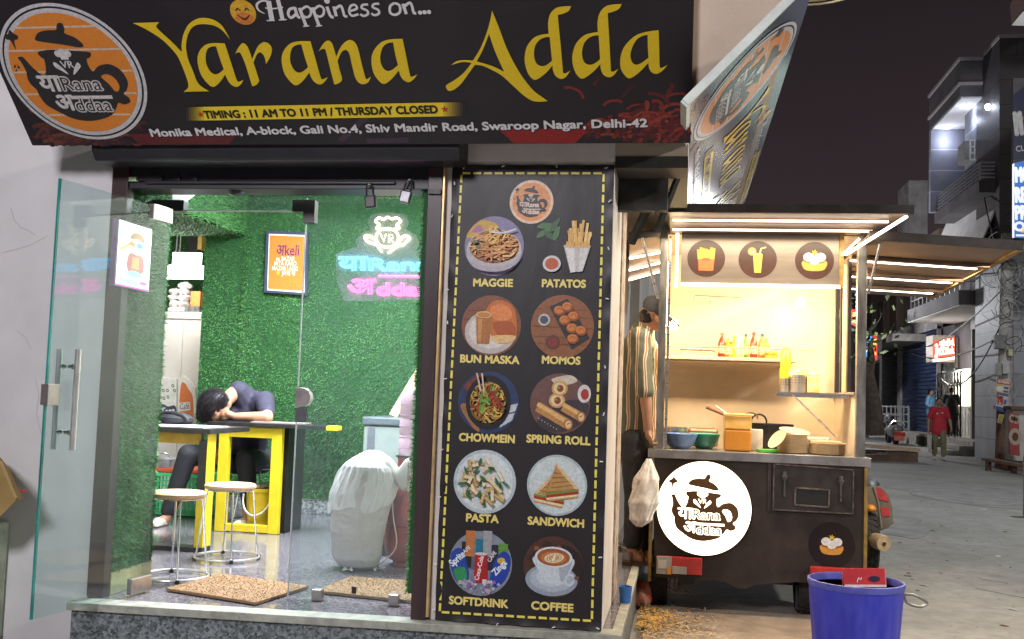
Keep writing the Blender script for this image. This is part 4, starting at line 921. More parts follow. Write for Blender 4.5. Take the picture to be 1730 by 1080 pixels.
m = MB(); m.box(te-.084, te, Yt-.032, Yt+.10, zt-.004, zt+.032); m.build('end_cap', YELP, T1, bevel=.003)
m = MB(); m.box(tr_[0]-.02, tr_[0]+.02, Yt+.10, Yt+.46, .30, zt-.001); m.build('side_panel', BLKL, T1)
c = PY(455,712,Yt+.1); MB().obox((c[0]+.1,Yt+.10,zt+.037), (.22,.02,0), (-.01,.09,0), (0,0,.005)).build('cardboard_sheet', mat('grey_board', (.28,.24,.22), .8), label='thin brown board lying on the black table under the elbow', cat='board')
# ---- left table
Yu = 6.83
T2 = thing('wall_table', 'yellow and black table nearer the door behind the left stool', 'table', tuple(PZ(300, 930, .3)), group='yellow framed tables')
rx_ = PY(341,930,Yu)[0]; z2 = PY(300,731,Yu)[2]; lx_ = -3.95
m = MB(); m.box(rx_-.062, rx_, Yu, Yu+.13, .33, .30+.47*(z2-.3)); m.build('leg', YELP, T2, bevel=.003)
m = MB(); m.box(rx_-.062, rx_-.003, Yu+.002, Yu+.125, .30+.47*(z2-.3)+.001, z2-.05); m.box(rx_-.003, rx_, Yu, Yu+.13, .30+.47*(z2-.3)+.001, z2-.001, 1); m.build('leg_upper', [BLKL, YELP], T2)
m = MB(); m.box(lx_, rx_, Yu-.004, Yu+.13, .298, .329); m.build('foot_rail', BLKL, T2)
m = MB(); m.box(lx_, rx_-.063, Yu+.03, Yu+.07, z2-.075, z2-.001); m.build('apron', OCHRE, T2)
m = MB(); m.box(lx_, rx_+.035, Yu-.05, Yu+.62, z2, z2+.034); m.build('table_top', BLKL, T2, bevel=.003)
m = MB(); m.box(lx_, lx_+.06, Yu, Yu+.13, .33, z2-.05); m.build('leg', YELP, T2)
# newspaper-like sheet and black bag on the left table
m = MB(); m.box(lx_+.25, rx_-.03, Yu-.02, Yu+.40, z2+.036, z2+.041); m.build('tray_mat', mat('pale_tray_mat', (.62,.60,.66), .35, var=.2, scale=9), label='pale shiny tray mat on the left table', cat='mat')
bg = PY(290,712,Yu+.4); m = MB(); m.ell((bg[0],Yu+.42,z2+.075), (.16,.1,.055)); m.tube([(bg[0]+.14*cos(t),Yu+.36,z2+.07+.055*sin(t)) for t in np.linspace(0,pi,12)], .012, 8); m.build('black_bag', mat('black_cloth', (.015,.016,.02), .6, var=.3, scale=30), smooth=True, label='small black bag lying on the left table against the printed bags', cat='bag')
# ---- stools
WOOD = mat('stool_wood', (.62,.42,.24), .4, var=.22, scale=3, stretch=(1,6,1))
SEATB = mat('black_seat', (.02,.02,.02), .4)
def stool(cx, cy, h, r, rr, wood, label):
    t = thing('round_stool', label, 'stool', (cx,cy,.3), group='round stools on ring bases')
    MB().lathe([(.0001,h-.034),(r-.012,h-.034),(r,h-.022),(r,h-.010),(r-.012,h),(.0001,h+.001)], (cx,cy,.3), 40).build('seat', wood, t, smooth=True)
    MB().tube([(cx+(r-.03)*cos(a), cy+(r-.03)*sin(a), .3+h-.040) for a in np.linspace(0,2*pi,32,endpoint=False)], .005, 6, 0, True).build('seat_ring', CHROME, t)
    for k in range(4):
        a = k*pi/2+.55; u = np.array((cos(a), sin(a), 0)); o_ = np.array((cx,cy,.3))
        g = MB().tube([o_+u*(r-.05)+(0,0,h-.038), o_+u*(r-.02)+(0,0,h-.05), o_+u*(rr-.012)+(0,0,.03), o_+u*(rr-.002)+(0,0,.018)], .0062, 8).build('leg', CHROME, t, smooth=True)
        MB().lathe([(.012,0),(.016,.006),(.012,.022)], o_+u*(rr)+(0,0,.001), 10).build('rubber_foot', SEATB, g)
    MB().tube([(cx+rr*cos(a), cy+rr*sin(a), .3+.016) for a in np.linspace(0,2*pi,48,endpoint=False)], .0085, 8, 0, True).build('base_ring', mat('bright_steel', (.7,.7,.72), .3, .8, var=.1), t, smooth=True)
    return t
q = PZ(383,944,.3); hs_ = PY(387,817,q[1])[2]-.3; stool(q[0], q[1], hs_, .168, .208, WOOD, 'wooden topped stool in front of the yellow frame of the right table')
q = PZ(294,977,.3); stool(q[0], q[1], PY(300,830,q[1])[2]-.3, .160, .195, WOOD, 'wooden topped stool nearest the door, in front of the left table')
q = PZ(427,880,.3); stool(q[0]+.02, q[1], PY(425,783,q[1])[2]-.3, .14, .19, SEATB, 'black topped stool under the right table behind the yellow frame')
# ---- yellow pail under the table
q = PZ(437,893,.3); PLY = mat('yellow_plastic', (.70,.50,.02), .35, var=.12, scale=6)
t = thing('yellow_pail', 'yellow plastic pail with white handle standing under the right table', 'pail', tuple(q))
hp = PY(437,824,q[1])[2]-.3
MB().lathe([(.0001,0),(.092,0),(.112,hp-.03),(.118,hp-.028),(.118,hp),(.108,hp),(.09,.02),(.0001,.02)], q, 28).build('body', PLY, t, smooth=True)
MB().tube([q+np.array((.120*cos(a), -.05-.07*sin(a), hp-.05-.16*sin(a))) for a in np.linspace(0,pi,20)], .008, 8).build('handle', mat('white_plastic', (.72,.72,.72), .4), t, smooth=True)
m = MB()
for i in range(22): m.ell(q+np.array((rnd.uniform(-.07,.07), rnd.uniform(-.07,.07), hp-.01+rnd.uniform(0,.03))), (.028,.028,.018), 8)
m.build('peelings', mat('peelings', (.12,.07,.05), .8, col2=(.4,.35,.3), scale=40), t, kind='stuff')
# ---- crate, tray and pan in the kitchen doorway
q = PZ(284,872,.3)
t = thing('green_crate', 'green slotted plastic crate on the kitchen floor behind the boy\'s leg', 'crate', tuple(q)); GRN = mat('green_plastic', (.05,.42,.16), .4)
x0,x1,y0_,y1_ = q[0]-.22, q[0]+.30, q[1], q[1]+.36; zc = PY(284,800,q[1])[2]
m = MB(); m.box(x0,x1,y0_,y1_,.31,.33); m.box(x0-.01,x1+.01,y0_-.01,y0_+.01,zc-.025,zc); m.box(x0-.01,x1+.01,y1_-.01,y1_+.01,zc-.025,zc)
for i in range(15):
    x = x0+(x1-x0)*i/14; m.box(x-.007,x+.007,y0_-.004,y0_+.004,.33,zc-.026); m.box(x-.007,x+.007,y1_-.004,y1_+.004,.33,zc-.026)
for k in range(7):
    y = y0_+(y1_-y0_)*k/6; m.box(x0-.004,x0+.004,y-.007,y+.007,.33,zc-.01); m.box(x1-.004,x1+.004,y-.007,y+.007,.33,zc-.01)
for k in range(1,8): z = .33+(zc-.355)*k/8; m.box(x0,x1,y0_-.006,y0_+.002,z-.005,z+.005)
m.build('lattice', GRN, t)
rt = PY(284,790,q[1]+.1); m = MB(); m.box(x0+.02,x1-.05,y0_+.02,y1_-.02,zc+.002,zc+.045); m.build('red_tray', mat('red_plastic', (.45,.07,.03), .45), bevel=.01, label='orange red tray on top of the green crate', cat='tray')
sp = PY(283,772,q[1]+.1); m = MB(); m.lathe([(.0001,0),(.14,0),(.15,.07),(.146,.07),(.136,.006),(.0001,.006)], (sp[0],q[1]+.16,zc+.047), 28); m.tube([(sp[0]-.10+.2*k,q[1]+.02,zc+.12+.05*sin(pi*k)) for k in np.linspace(0,1,9)], .007, 8); m.build('steel_pan', STEEL, smooth=True, label='steel pan with wire handle on the red tray', cat='pan')
# ---- tall white cupboard in the kitchen with packets on top
yk = 9.9; a, b = PY(262,526,yk), PY(338,526,yk); CRM = mat('cream_enamel', (.62,.58,.54), .45, var=.08, scale=3)
t = thing('kitchen_cupboard', 'tall cream cupboard standing in the bright kitchen doorway', 'cupboard', ((a[0]+b[0])/2, yk, .3))
m = MB(); m.box(a[0]-.3, b[0]+.05, yk, yk+.55, .3, a[2]-.07); m.build('body', CRM, t); m = MB(); m.box(a[0]-.33, b[0]+.07, yk-.02, yk+.57, a[2]-.069, a[2]); m.build('top', mat('cupboard_top', (.5,.45,.42), .5), t)
mx_ = PY(306,640,yk)[0]
for s in (0,1): x = mx_+(.004 if s else -.004); m = MB(); m.box(min(x, x+(.30 if s else -.42)), max(x, x+(.30 if s else -.42)), yk-.012, yk-.001, .36, a[2]-.09); m.build('door', CRM, t, bevel=.003)
def packets(x, n, label, w, cols):
    for k in range(n):
        pp = MB(); z = a[2]+.002+k*.062; c0 = PY(x, 500, yk+.15)
        pp.ell((c0[0]+rnd.uniform(-.02,.02), yk+.2, z+.03), (w*rnd.uniform(.8,1.1), .12, .036), 10)
        v = np.array(pp.v); v += np.random.default_rng(k+int(x)).normal(0,.006,v.shape); pp.v = [tuple(p) for p in v]
        pp.build('packet', cols, label=label % ('lowest' if k == 0 else ('%s from the bottom' % ('second','third','fourth','fifth','sixth')[k-1])), cat='packet', group='white packets stacked on the cupboard')
PKT = mat('white_polythene', (.68,.66,.64), .3, var=.15, scale=20)
packets(291, 4, 'white packet in the left stack on the cupboard, %s', .06, PKT); packets(309, 5, 'white packet in the right stack on the cupboard, %s', .075, PKT)
c0 = PY(330, 505, yk+.1); m = MB(); m.box(c0[0]-.05, c0[0]+.05, yk+.1, yk+.2, a[2]+.07, a[2]+.22); m.build('orange_box', mat('orange_carton', (.65,.22,.05), .5, var=.2, scale=30), label='small orange carton standing on the dark tins on the cupboard', cat='carton')
m = MB(); m.box(c0[0]-.10, c0[0]+.06, yk+.08, yk+.24, a[2]+.002, a[2]+.068); m.build('dark_tin', mat('dark_tin', (.05,.05,.05), .4, col2=(.2,.2,.18), scale=40), label='flat dark tin under the orange carton', cat='tin')
# cables above
m = MB(); 
for x in (297, 303): m.tube([PY(x+3,395,10.6), PY(x+1,420,10.55), PY(x-4,444,10.5)], .006, 6)
m.build('cable', mat('white_cable', (.7,.7,.7), .4), smooth=True, label='pair of thin white cables hanging in the kitchen', cat='cable')
c0 = PY(330, 412, 10.3); m = MB(); m.box(c0[0]-.09, c0[0]+.03, 10.3, 10.4, c0[2]-.08, c0[2]+.09); m.box(c0[0]+.031, c0[0]+.075, 10.29, 10.4, c0[2]-.06, c0[2]+.08, 1); m.build('wall_switch_box', [BLKL, mat('ochre_tape', (.5,.35,.08), .5)], label='dark switch box high on the kitchen wall', cat='switch box')
# printed carrier bags hung on the cupboard
yb_ = 9.84
def bag(pts, label, paint):
    t = thing('printed_bag', label, 'bag', tuple(PY(pts[0][0], pts[2][1], yb_)), group='printed bags hung on the cupboard')
    f = Flat(PY(285,700,yb_), (1,0,0), (0,0,1)); P = f.pxs(pts)
    m = MB(); m.prism([f.at(p, 0) for p in P], (0,.03,0)); m.build('bag_body', mat('bag_white', (.66,.64,.60), .5, var=.1, scale=12, bump=.3, bscale=25), t, bevel=.004)
    paint(f); f.build('bag_print', t)
def pa(f):
    f.poly('#3a4152', spline(f.pxs([(269,706),(269,687),(276,683),(284,687),(296,686),(297,706)])), 2); f.text('#e0ddd8', 'Teen', f.px(271,702), f.px(294,700), .075, 4, .02, .2)
    for x, y in ((276,660),(283,660),(277,673),(284,671),(292,652),(295,660)): f.ellipse('#4a523f', f.px(x,y), .014, .018, 2, .5, hole=.5)
def pb(f):
    f.poly('#c9703f', spline(f.pxs([(306,650),(313,648),(318,657),(325,668),(327,690),(325,716),(308,716),(303,690)])), 2); f.poly('#cfcac2', f.pxs([(301,681),(321,679),(322,693),(301,696)]), 3)
    f.text('#2f3b40', 'Café', f.px(304,692), f.px(320,691), .06, 5, .0, .1); f.stroke('#3a3a3a', f.pxs([(309,705),(317,699),(325,705)]), .008, 4, False)
bag([(266,636),(298,640),(298,712),(265,712)], 'white carrier bag printed Teen on a dark cloud, hung on the cupboard', pa)
bag([(300,640),(309,634),(317,640),(330,655),(332,716),(299,716)], 'carrier bag with an orange print and the word Café', pb)
# ---- doormats
COIR = mat('coir', (.29,.175,.09), .95, col2=(.35,.215,.112), scale=160, bump=.5, bscale=240, detail=2)
for P, lab in (([(280,998),(375,972.5),(521,994),(432,1022.5)], 'brown coir doormat lying askew on the sill of the open doorway'), ([(534,1002),(591,978),(716,986),(706,1020)], 'orange brown coir doormat behind the fixed glass panel')):
    q4 = [PZ(x, y, .303) for x, y in P]; q4 = [np.array((min(p[0], -1.40), p[1], .3035)) for p in q4]
    m = MB(); m.prism(q4, (0,0,.014)); N = 2600; uu, vv = g_.random(N), g_.random(N)
    for u, v in zip(uu, vv):
        p = (q4[0]*(1-u)+q4[1]*u)*(1-v)+(q4[3]*(1-u)+q4[2]*u)*v+np.array((0,0,.013)); s = .004; d = g_.normal(0,.004,2)
        m.add([p+(-s,0,0), p+(s,s*.5,0), p+(d[0],d[1],.004)], [(0,1,2)])
    m.build('doormat', COIR, label=lab, cat='doormat', group='coir doormats', fix=False)
# ---- white sack
ys = 6.5; SACK = mat('sack_weave', (.47,.46,.45), .75, var=.08, scale=4, bump=.35, bscale=160)
prof = [(964,580,622),(958,564,630),(945,555,635),(900,551,641),(860,552,650),(835,556,657),(810,566,664),(795,574,664),(782,583,655),(772,596,646),(765,608,637),(761,618,630)]
zz = np.array([PY(590,p[0],ys)[2] for p in prof]); xl = np.array([PY(p[1],p[0],ys)[0] for p in prof]); xr2 = np.array([PY(p[2],p[0],ys)[0] for p in prof])
def sk(grow, wr, z0, z1):
    def f(a, b):
        z = z0+(z1-z0)*b; xL, xR2 = np.interp(z, zz, xl), np.interp(z, zz, xr2); c, r = (xL+xR2)/2, (xR2-xL)/2+grow; t = 2*pi*a
        if grow:                                           # falling folds of the loose cloth
            q = Vector((cos(t)*3.2+.25*sin(9*z), sin(t)*3.2, z*1.6)); n1 = 1-2*abs(noise.noise(q)); q2 = Vector((cos(t)*8, sin(t)*8, z*3.5)); n2 = 1-2*abs(noise.noise(q2))
            w = 1+wr*(n1*1.1+n2*.55-.7)+.02*noise.noise(Vector((cos(t)*14, sin(t)*14, z*16)))
        else:                                              # slumped, creased weave
            q = Vector((cos(t)*1.4, sin(t)*1.4, z*9)); n1 = 1-2*abs(noise.noise(q)); q2 = Vector((cos(t)*4, sin(t)*4, z*26)); n2 = 1-2*abs(noise.noise(q2))
            w = 1+wr*(.55*n1+.5*n2-.4+noise.noise(Vector((cos(t)*2, sin(t)*2, z*3)))*.9)
        return np.array((c+r*w*cos(t), ys+.1+min(r,.17)*.95*w*sin(t), z))
    return f
t = thing('white_sack', 'full white woven sack with its top cloth folded over, on the floor behind the glass', 'sack', (np.mean((xl[2],xr2[2])), ys+.1, .3))
zz[0] = .302
m = MB(); m.grid(sk(0,.030,zz[0],zz[-1]), 150, 120, closed_u=True); m.build('sack_body', SACK, t, smooth=True, fix=False)
def hood(a, b):
    z1 = zz[-1]+.004; hem = PY(600,858,ys)[2]+.022*sin(2*pi*a*3+.9)+.010*sin(2*pi*a*7)+.05*max(0,cos(2*pi*a-.6))-.03*max(0,cos(2*pi*a+2.6)); p = sk(.010+.006*sin(pi*b)+.012*max(0,.15-b)*sin(2*pi*a*13), .085*(.6+.7*b), hem, z1)(a, b); return p
m = MB(); m.grid(hood, 220, 80, closed_u=True); m.build('top_cloth', mat('white_cloth', (.56,.565,.58), .8, var=.05, scale=8, bump=.8, bscale=14, stretch=(1.6,1.6,.45)), t, smooth=True, fix=False)
p0, p1 = PY(645,796,ys+.05), PY(690,803,ys+.05)
def tail(a, b): w = .045+.02*sin(b*9)+.035*b; c = p0*(1-b)+p1*b+np.array((0,0,.018*sin(b*7))); th = 2*pi*a; return c+np.array((0, .05*sin(th)*(1-.3*b), w*cos(th)*(1+.1*sin(7*th))))
m = MB(); m.grid(tail, 24, 14, closed_u=True)
for i in range(60):
    aa = rnd.uniform(0,1); s_ = tail(aa, .97); m.tube([s_, s_+np.array((rnd.uniform(.005,.035), rnd.uniform(-.01,.01), rnd.uniform(-.03,.015)))], .0012, 4)
m.build('frayed_mouth', SACK, t, smooth=True, fix=False)
kx = PY(588,962,ys-.05); m = MB()
for i in range(9): a_ = rnd.uniform(-1,1); m.tube([kx-np.array((0,0,.004)), kx+np.array((.03*a_,-.01,.02*rnd.random()+.002)), kx+np.array((.04*a_,-.02,-.006))], .003, 5)
m.build('tie_knot', SACK, t, smooth=True)
# ---- gas cylinder, water jar, freezer, plank, vent
yc_ = 6.86; q = PZ(697,950,.3); cz = PY(697,806,yc_)[2]; cx_ = q[0]
REDP = mat('worn_red_paint', (.36,.065,.05), .6, col2=(.20,.055,.05), scale=7, bump=.3, detail=8)
t = thing('gas_cylinder', 'worn red gas cylinder on the floor beside the sack', 'gas cylinder', (cx_, yc_, .3))
MB().lathe([(.105,.0),(.105,.035),(.13,.04),(.16,.10),(.166,.16),(.166,.262),(.170,.266),(.170,.276),(.166,.28),(.166,cz-.3-.12),(.15,cz-.3-.06),(.11,cz-.3-.012),(.06,cz-.3),(.0001,cz-.3)], (cx_,yc_,.3), 36).build('cylinder_body', REDP, t, smooth=True)
zr = PY(697,773,yc_)[2]
m = MB(); m.grid(lambda a,b: np.array((cx_+.1*cos(-2.6+4.6*a), yc_+.1*sin(-2.6+4.6*a), cz-.02+(zr-cz+.02)*b)), 24, 2); m.build('collar', REDP, t, solid=.006)
m = MB(); m.lathe([(.0001,0),(.112,0),(.112,.012),(.0001,.012)], (cx_,yc_,zr+.001), 24); m.build('rim', BLKL, t)
jz = zr+.014; jt = PY(700,655,yc_)[2]-jz
t = thing('water_jar', 'translucent pink water jar upside down on the gas cylinder collar', 'water jar', (cx_,yc_,jz))
JAR = mat('pink_jar', (.62,.42,.52), .25, var=.08, scale=4)
cx_ += .022
MB().lathe([(.0001,0),(.112,0),(.118,.02),(.118,jt*.28),(.111,jt*.30),(.118,jt*.33),(.118,jt*.52),(.111,jt*.55),(.118,jt*.58),(.118,jt*.8),(.104,jt*.93),(.08,jt),(.0001,jt)], (cx_,yc_,jz), 32).build('jar_body', JAR, t, smooth=True)
m = MB()
for k in range(5): m.lathe([(.1192,0),(.1202,.004),(.1192,.008)], (cx_,yc_,jz+jt*(.1+.16*k)), 32)
m.build('jar_ribs', mat('pink_rib', (.5,.33,.42), .3), t)
yf = 8.3; fa, fb2 = PY(612,704,yf), PY(612,718,yf)
t = thing('chest_freezer', 'grey chest freezer against the back wall behind the sack', 'freezer', ((fa[0]-1.42)/2, yf, .3))
MB().box(fa[0]+.01, -1.42, yf+.01, 9.2, .36, fb2[2]-.004).build('cabinet', mat('grey_enamel', (.25,.29,.28), .4, var=.06), t, bevel=.015)
MB().box(fa[0], -1.41, yf-.005, 9.21, fb2[2], fa[2]).build('lid', mat('dark_grey_lid', (.10,.12,.14), .4), t, bevel=.012)
MB().box(fa[0]+.05, fa[0]+.11, yf+.004, yf+.009, .37, fb2[2]-.02).build('trim_strip', mat('freezer_strip', (.13,.14,.17), .4), t)
for x in (fa[0]+.06, -1.5): MB().box(x-.03, x+.03, yf+.05, yf+.12, .301, .359).build('foot', BLKL, t)
a, b = PY(664,702,8.55), PY(722,606,8.8); a[2] = fa[2]+.005
m = MB(); m.bar(a, b, .075, .02, up=(0,1,0)); m.build('wooden_plank', mat('pale_plank', (.50,.36,.20), .7, var=.2, scale=3, stretch=(1,1,8)), label='pale wooden plank leaning on the freezer in the corner', cat='plank', bevel=.003)
a, b = PY(640,832,7.15), PY(668,930,7.15); t = thing('black_vent_box', 'black slatted box standing between the sack and the gas cylinder', 'box', ((a[0]+b[0])/2, 7.2, .3))
MB().box(a[0], b[0]+.05, 7.17, 7.5, .301, a[2]).build('box_body', BLKL, t)
m = MB()
for k in range(12): z = .5+(a[2]-.52)*k/12; m.box(a[0]+.006, b[0]+.045, 7.155, 7.169, z, z+.018)
m.build('slats', mat('vent_slats', (.06,.06,.065), .4), t)
m = MB(); m.tube(spline([PY(662,815,6.66)[[0,2]].tolist(), PY(664,870,6.66)[[0,2]].tolist(), PY(669,925,6.66)[[0,2]].tolist(), (PZ(668,941,.306)[0],.306), (PZ(650,960,.306)[0],.306), (PZ(632,954,.306)[0],.306)], False, 5) and [np.array((p[0], 6.66, p[1])) for p in spline([PY(662,815,6.66)[[0,2]].tolist(), PY(664,870,6.66)[[0,2]].tolist(), PY(669,925,6.66)[[0,2]].tolist(), (PZ(668,941,.306)[0],.306), (PZ(650,960,.306)[0],.306)], False, 5)], .004, 6)
m.build('gas_hose', mat('pale_hose', (.6,.5,.45), .5), smooth=True, label='thin pale hose hanging down beside the gas cylinder', cat='hose')

# ---------------------------------------------------------------- the resting boy
SKIN = mat('skin_brown', (.42,.22,.14), .5, var=.10, scale=8, spec=.4)
HAIR = mat('black_hair', (.014,.011,.015), .35, var=.5, scale=60, stretch=(1,1,.3), bump=.5, bscale=90)
def limb(m, pts, rs, mt=0):
    for i in range(len(pts)-1): m.cap(pts[i], pts[i+1], rs[i], rs[i+1], 12, mt)
def fingers(m, wrist, palm_c, dirv, side, curl, s=1.0):
    """palm plus four bent fingers and a thumb"""
    d = np.array(dirv, float); d /= np.linalg.norm(d); sd = np.array(side, float); sd -= d*(sd@d); sd /= np.linalg.norm(sd); up = np.cross(d, sd)*curl
    pc = np.array(palm_c, float); m.cap(wrist, pc, .026*s, .030*s)
    for k, L in zip((-1.5,-.5,.5,1.5), (.062,.075,.072,.056)):
        b0 = pc+sd*k*.017*s+d*.022*s; b1 = b0+d*L*.42*s+up*.008*s; b2 = b1+d*L*.18*s+up*L*.42*s; b3 = b2-d*L*.18*s+up*L*.26*s
        limb(m, (b0,b1,b2,b3), (.0095*s,.009*s,.0085*s,.007*s))
    t0 = pc-sd*.026*s-d*.012*s; t1 = t0-sd*.022*s+d*.022*s+up*.012*s; limb(m, (t0,t1,t1+d*.030*s+up*.006*s), (.0115*s,.0105*s,.008*s))
zT = zt+.032
BOY = thing('person', 'boy in a dark navy polo asleep with his head on the black table', 'person', tuple(PZ(425, 868, .3)))
P_ = lambda x, y, Y: np.array(PY(x, y, Y))
hip = P_(420,772,8.62); hipL = P_(398,778,8.55); kneeL = P_(318,768,8.05); ankL = P_(281,878,8.02)
hipR = P_(440,778,8.6); kneeR = P_(415,775,8.12); ankR = P_(418,875,8.18)
chest = P_(424,692,8.36); shL = P_(447,678,8.24); shR = P_(372,697,8.22); neck = P_(400,660,8.20); head = P_(366,684,8.06)
elL = np.array((P_(452,697,7.98)[0], 7.98, zT+.045)); wrL = np.array((P_(398,697,7.95)[0], 7.95, zT+.040)); 
elR = P_(356,728,8.13); wrR = P_(367,762,8.05)
m = MB()
limb(m, (hip, chest), (.13,.15)); limb(m, (chest, neck), (.12,.065)); limb(m, (neck, head+np.array((.03,.02,.0))), (.058,.06))
m.ell(head, (.088,.105,.125), 20, rot=np.array(Matrix.Rotation(.5, 3, 'Y')@Matrix.Rotation(.5, 3, 'X')))
m.ell(head+np.array((.035,-.055,-.075)), (.055,.055,.06), 14)
m.ell(head+np.array((.112,.0,.005)), (.014,.026,.036), 10); m.ell(head+np.array((.085,-.035,-.06)), (.042,.052,.05), 12)                         # ear
m.ell(head+np.array((.045,-.105,-.06)), (.016,.02,.022), 8)                        # nose
for s in (0,1): m.ell(head+np.array((.02+.05*s,-.095,-.035)), (.014,.010,.008), 8) # closed lids
limb(m, (shL, elL, wrL), (.058,.047,.031)); limb(m, (shR, elR, wrR), (.055,.044,.030))
fingers(m, wrL, wrL+np.array((-.055,-.006,.018)), (-1,-.1,.35), (0,.25,1), 1)
fingers(m, wrR, wrR+np.array((.004,-.01,-.05)), (.1,-.1,-1), (0,1,0), 1)
limb(m, (hipL, kneeL, ankL), (.085,.06,.038)); limb(m, (hipR, kneeR, ankR), (.085,.06,.038))
for a_ in (ankL, ankR): limb(m, (a_, np.array((a_[0]-.01,a_[1]-.03,.345)), np.array((a_[0]-.04,a_[1]-.13,.333))), (.036,.036,.026))
m.build('body', SKIN, BOY, remesh=.0085)
NAVY = mat('navy_polo', (.030,.028,.055), .8, var=.2, scale=16, bump=.35, bscale=50)
m = MB(); limb(m, (hip, chest), (.148,.168)); limb(m, (chest, neck+np.array((.01,.02,-.005))), (.155,.088)); limb(m, (shL, shL*.25+elL*.75), (.082,.066)); limb(m, (shR, shR*.4+elR*.6), (.08,.066)); limb(m, (shR, chest, shL), (.088,.13,.088))
m.build('polo_shirt', NAVY, BOY, remesh=.010)
m = MB(); m.tube([neck+np.array((.025,.02,-.02))+.072*np.array((cos(t)*.9, sin(t)*.5, sin(t)*.8+.1)) for t in np.linspace(-.4,pi+.2,18)], .011, 8); m.build('collar', mat('collar_blue', (.04,.05,.16), .7), BOY, smooth=True)
pl = P_(404,690,8.10); 
TRS = mat('black_trousers', (.022,.024,.032), .75, var=.25, scale=18, bump=.3, bscale=40)
m = MB(); limb(m, (hipL, kneeL, ankL+np.array((.01,.01,.075))), (.10,.085,.062)); limb(m, (hipR, kneeR, ankR+np.array((.01,.01,.07))), (.10,.082,.06)); limb(m, (hipL, hipR), (.12,.12)); limb(m, (hip, hip+np.array((0,0,.05))), (.13,.14)); m.build('trousers', TRS, BOY, remesh=.011)
m = MB(); Rm = np.array(Matrix.Rotation(.5, 3, 'Y')@Matrix.Rotation(.5, 3, 'X'))
m.ell(head+np.array((-.012,-.022,.006)), (.112,.130,.132), 24, rot=Rm); m.ell(head+np.array((-.045,-.05,-.035)), (.092,.088,.11), 18, rot=Rm)
HB = m.build('hair', HAIR, BOY, remesh=.011)
m = MB(); vs_ = np.array([v.co[:] for v in HB.data.vertices])+np.array(worldloc(BOY)); g2 = np.random.default_rng(4)
ctr = vs_.mean(0)
for i in g2.integers(0, len(vs_), 1700):
    p = vs_[i]; n_ = p-ctr; n_ /= np.linalg.norm(n_); d = np.array((-.45,-.3,-.7))+g2.normal(0,.16,3); d -= n_*(d@n_)*.9; d /= np.linalg.norm(d)+1e-6; L = g2.uniform(.035,.075)
    m.tube([p-n_*.002, p+d*L*.5+n_*.005, p+d*L+n_*.001], [.0022,.0019,.0005], 3, caps=False)
m.build('hair_strands', HAIR, BOY, smooth=True, fix=False)
m = MB(); d = (wrR-elR)/np.linalg.norm(wrR-elR); m.lathe([(.036,-.018),(.038,-.01),(.038,.01),(.036,.018)], wrR-d*.03, 20, ax=d); m.build('wristwatch', STEEL, BOY, smooth=True)
SHOE = mat('cream_shoe', (.60,.54,.45), .6, var=.15, scale=30)
for a_ in (ankL, ankR):
    m = MB(); c = np.array((a_[0]-.025, a_[1]-.07, .33)); m.ell(c+(0,0,.002), (.05,.125,.036), 16); m.box(c[0]-.045, c[0]+.045, c[1]-.115, c[1]+.105, .302, .318); m.build('shoe', SHOE, BOY, remesh=.008)
# ================================================================ FOOD CART
Yc = 7.30
CX = lambda x, y, Y=Yc: PY(x, y, Y)[0]
CZ = lambda x, y, Y=Yc: PY(x, y, Y)[2]
xL, xR = CX(1103, 860), CX(1459, 880)
zc0, zc1 = CZ(1285, 781), CZ(1285, 766)              # counter slab
CART = thing('food_cart', 'black street food cart with lit round sign, steel counter, LED strips and raised flaps', 'food cart', ((xL+xR)/2, Yc, 0))
CARTB = mat('cart_black_paint', (.029,.020,.016), .38, var=.35, scale=5, bump=.12, bscale=70, detail=8)
BRASS = mat('scuffed_brass_edge', (.42,.27,.07), .45, .5, col2=(.16,.10,.05), scale=9)
POSTM = mat('dull_steel_post', (.30,.30,.30), .35, .85, var=.35, scale=14, stretch=(1,1,.3))
CREAM = mat('cart_cream_laminate', (.66,.55,.42), .42, var=.06, scale=4)
ROOFU = mat('brown_corrugated', (.17,.115,.085), .4, .1, var=.25, scale=5)
ROOFD = mat('dark_roof_edge', (.035,.028,.028), .45, var=.3)
LED = glow('led_strip', (1.0,.84,.66), 4.5)
zb0 = .40
m = MB(); pts = [(1103,.0),(1459,.0)]
bl, br_ = CZ(1110, 975), CZ(1450, 990)
lower = [(CX(1106,975), bl), (CX(1220,975), bl-.0), (CX(1232,978), bl-.015), (CX(1244,984), bl-.04), (CX(1262,984), bl-.04), (CX(1276,978), bl-.01), (CX(1345,985), br_), (xR, br_)]
m.prism([(xL, Yc, zc0)]+[(x, Yc, z) for x, z in lower]+[(xR, Yc, zc0)], (0,.03,0)); m.build('rear_panel', CARTB, CART)
m = MB(); m.box(xL+.01, xL+.04, Yc+.031, 9.3, zb0+.02, zc0); m.box(xR-.04, xR-.01, Yc+.031, 9.3, zb0+.02, zc0); m.box(xL+.04, xR-.04, Yc+.06, 9.3, zb0+.02, zb0+.06); m.box(xL+.04, xR-.04, 9.27, 9.3, zb0+.06, zc0); m.build('body_sides', CARTB, CART)
for x, nm in ((xL-.012, 0), (xR+.012, 1)):
    m = MB(); m.box(x-.011, x+.011, Yc-.012, Yc+.04, bl-.03, zc0-.002); m.build('edge_strip', BRASS, CART, bevel=.002)
m = MB(); m.box(CX(1095,760), CX(1471,774), Yc-.02, Yc+.62, zc0, zc1); m.build('counter', mat('counter_steel', (.42,.41,.42), .30, .8, var=.2, scale=8), CART, bevel=.004)
ztop = CZ(1290, 400)
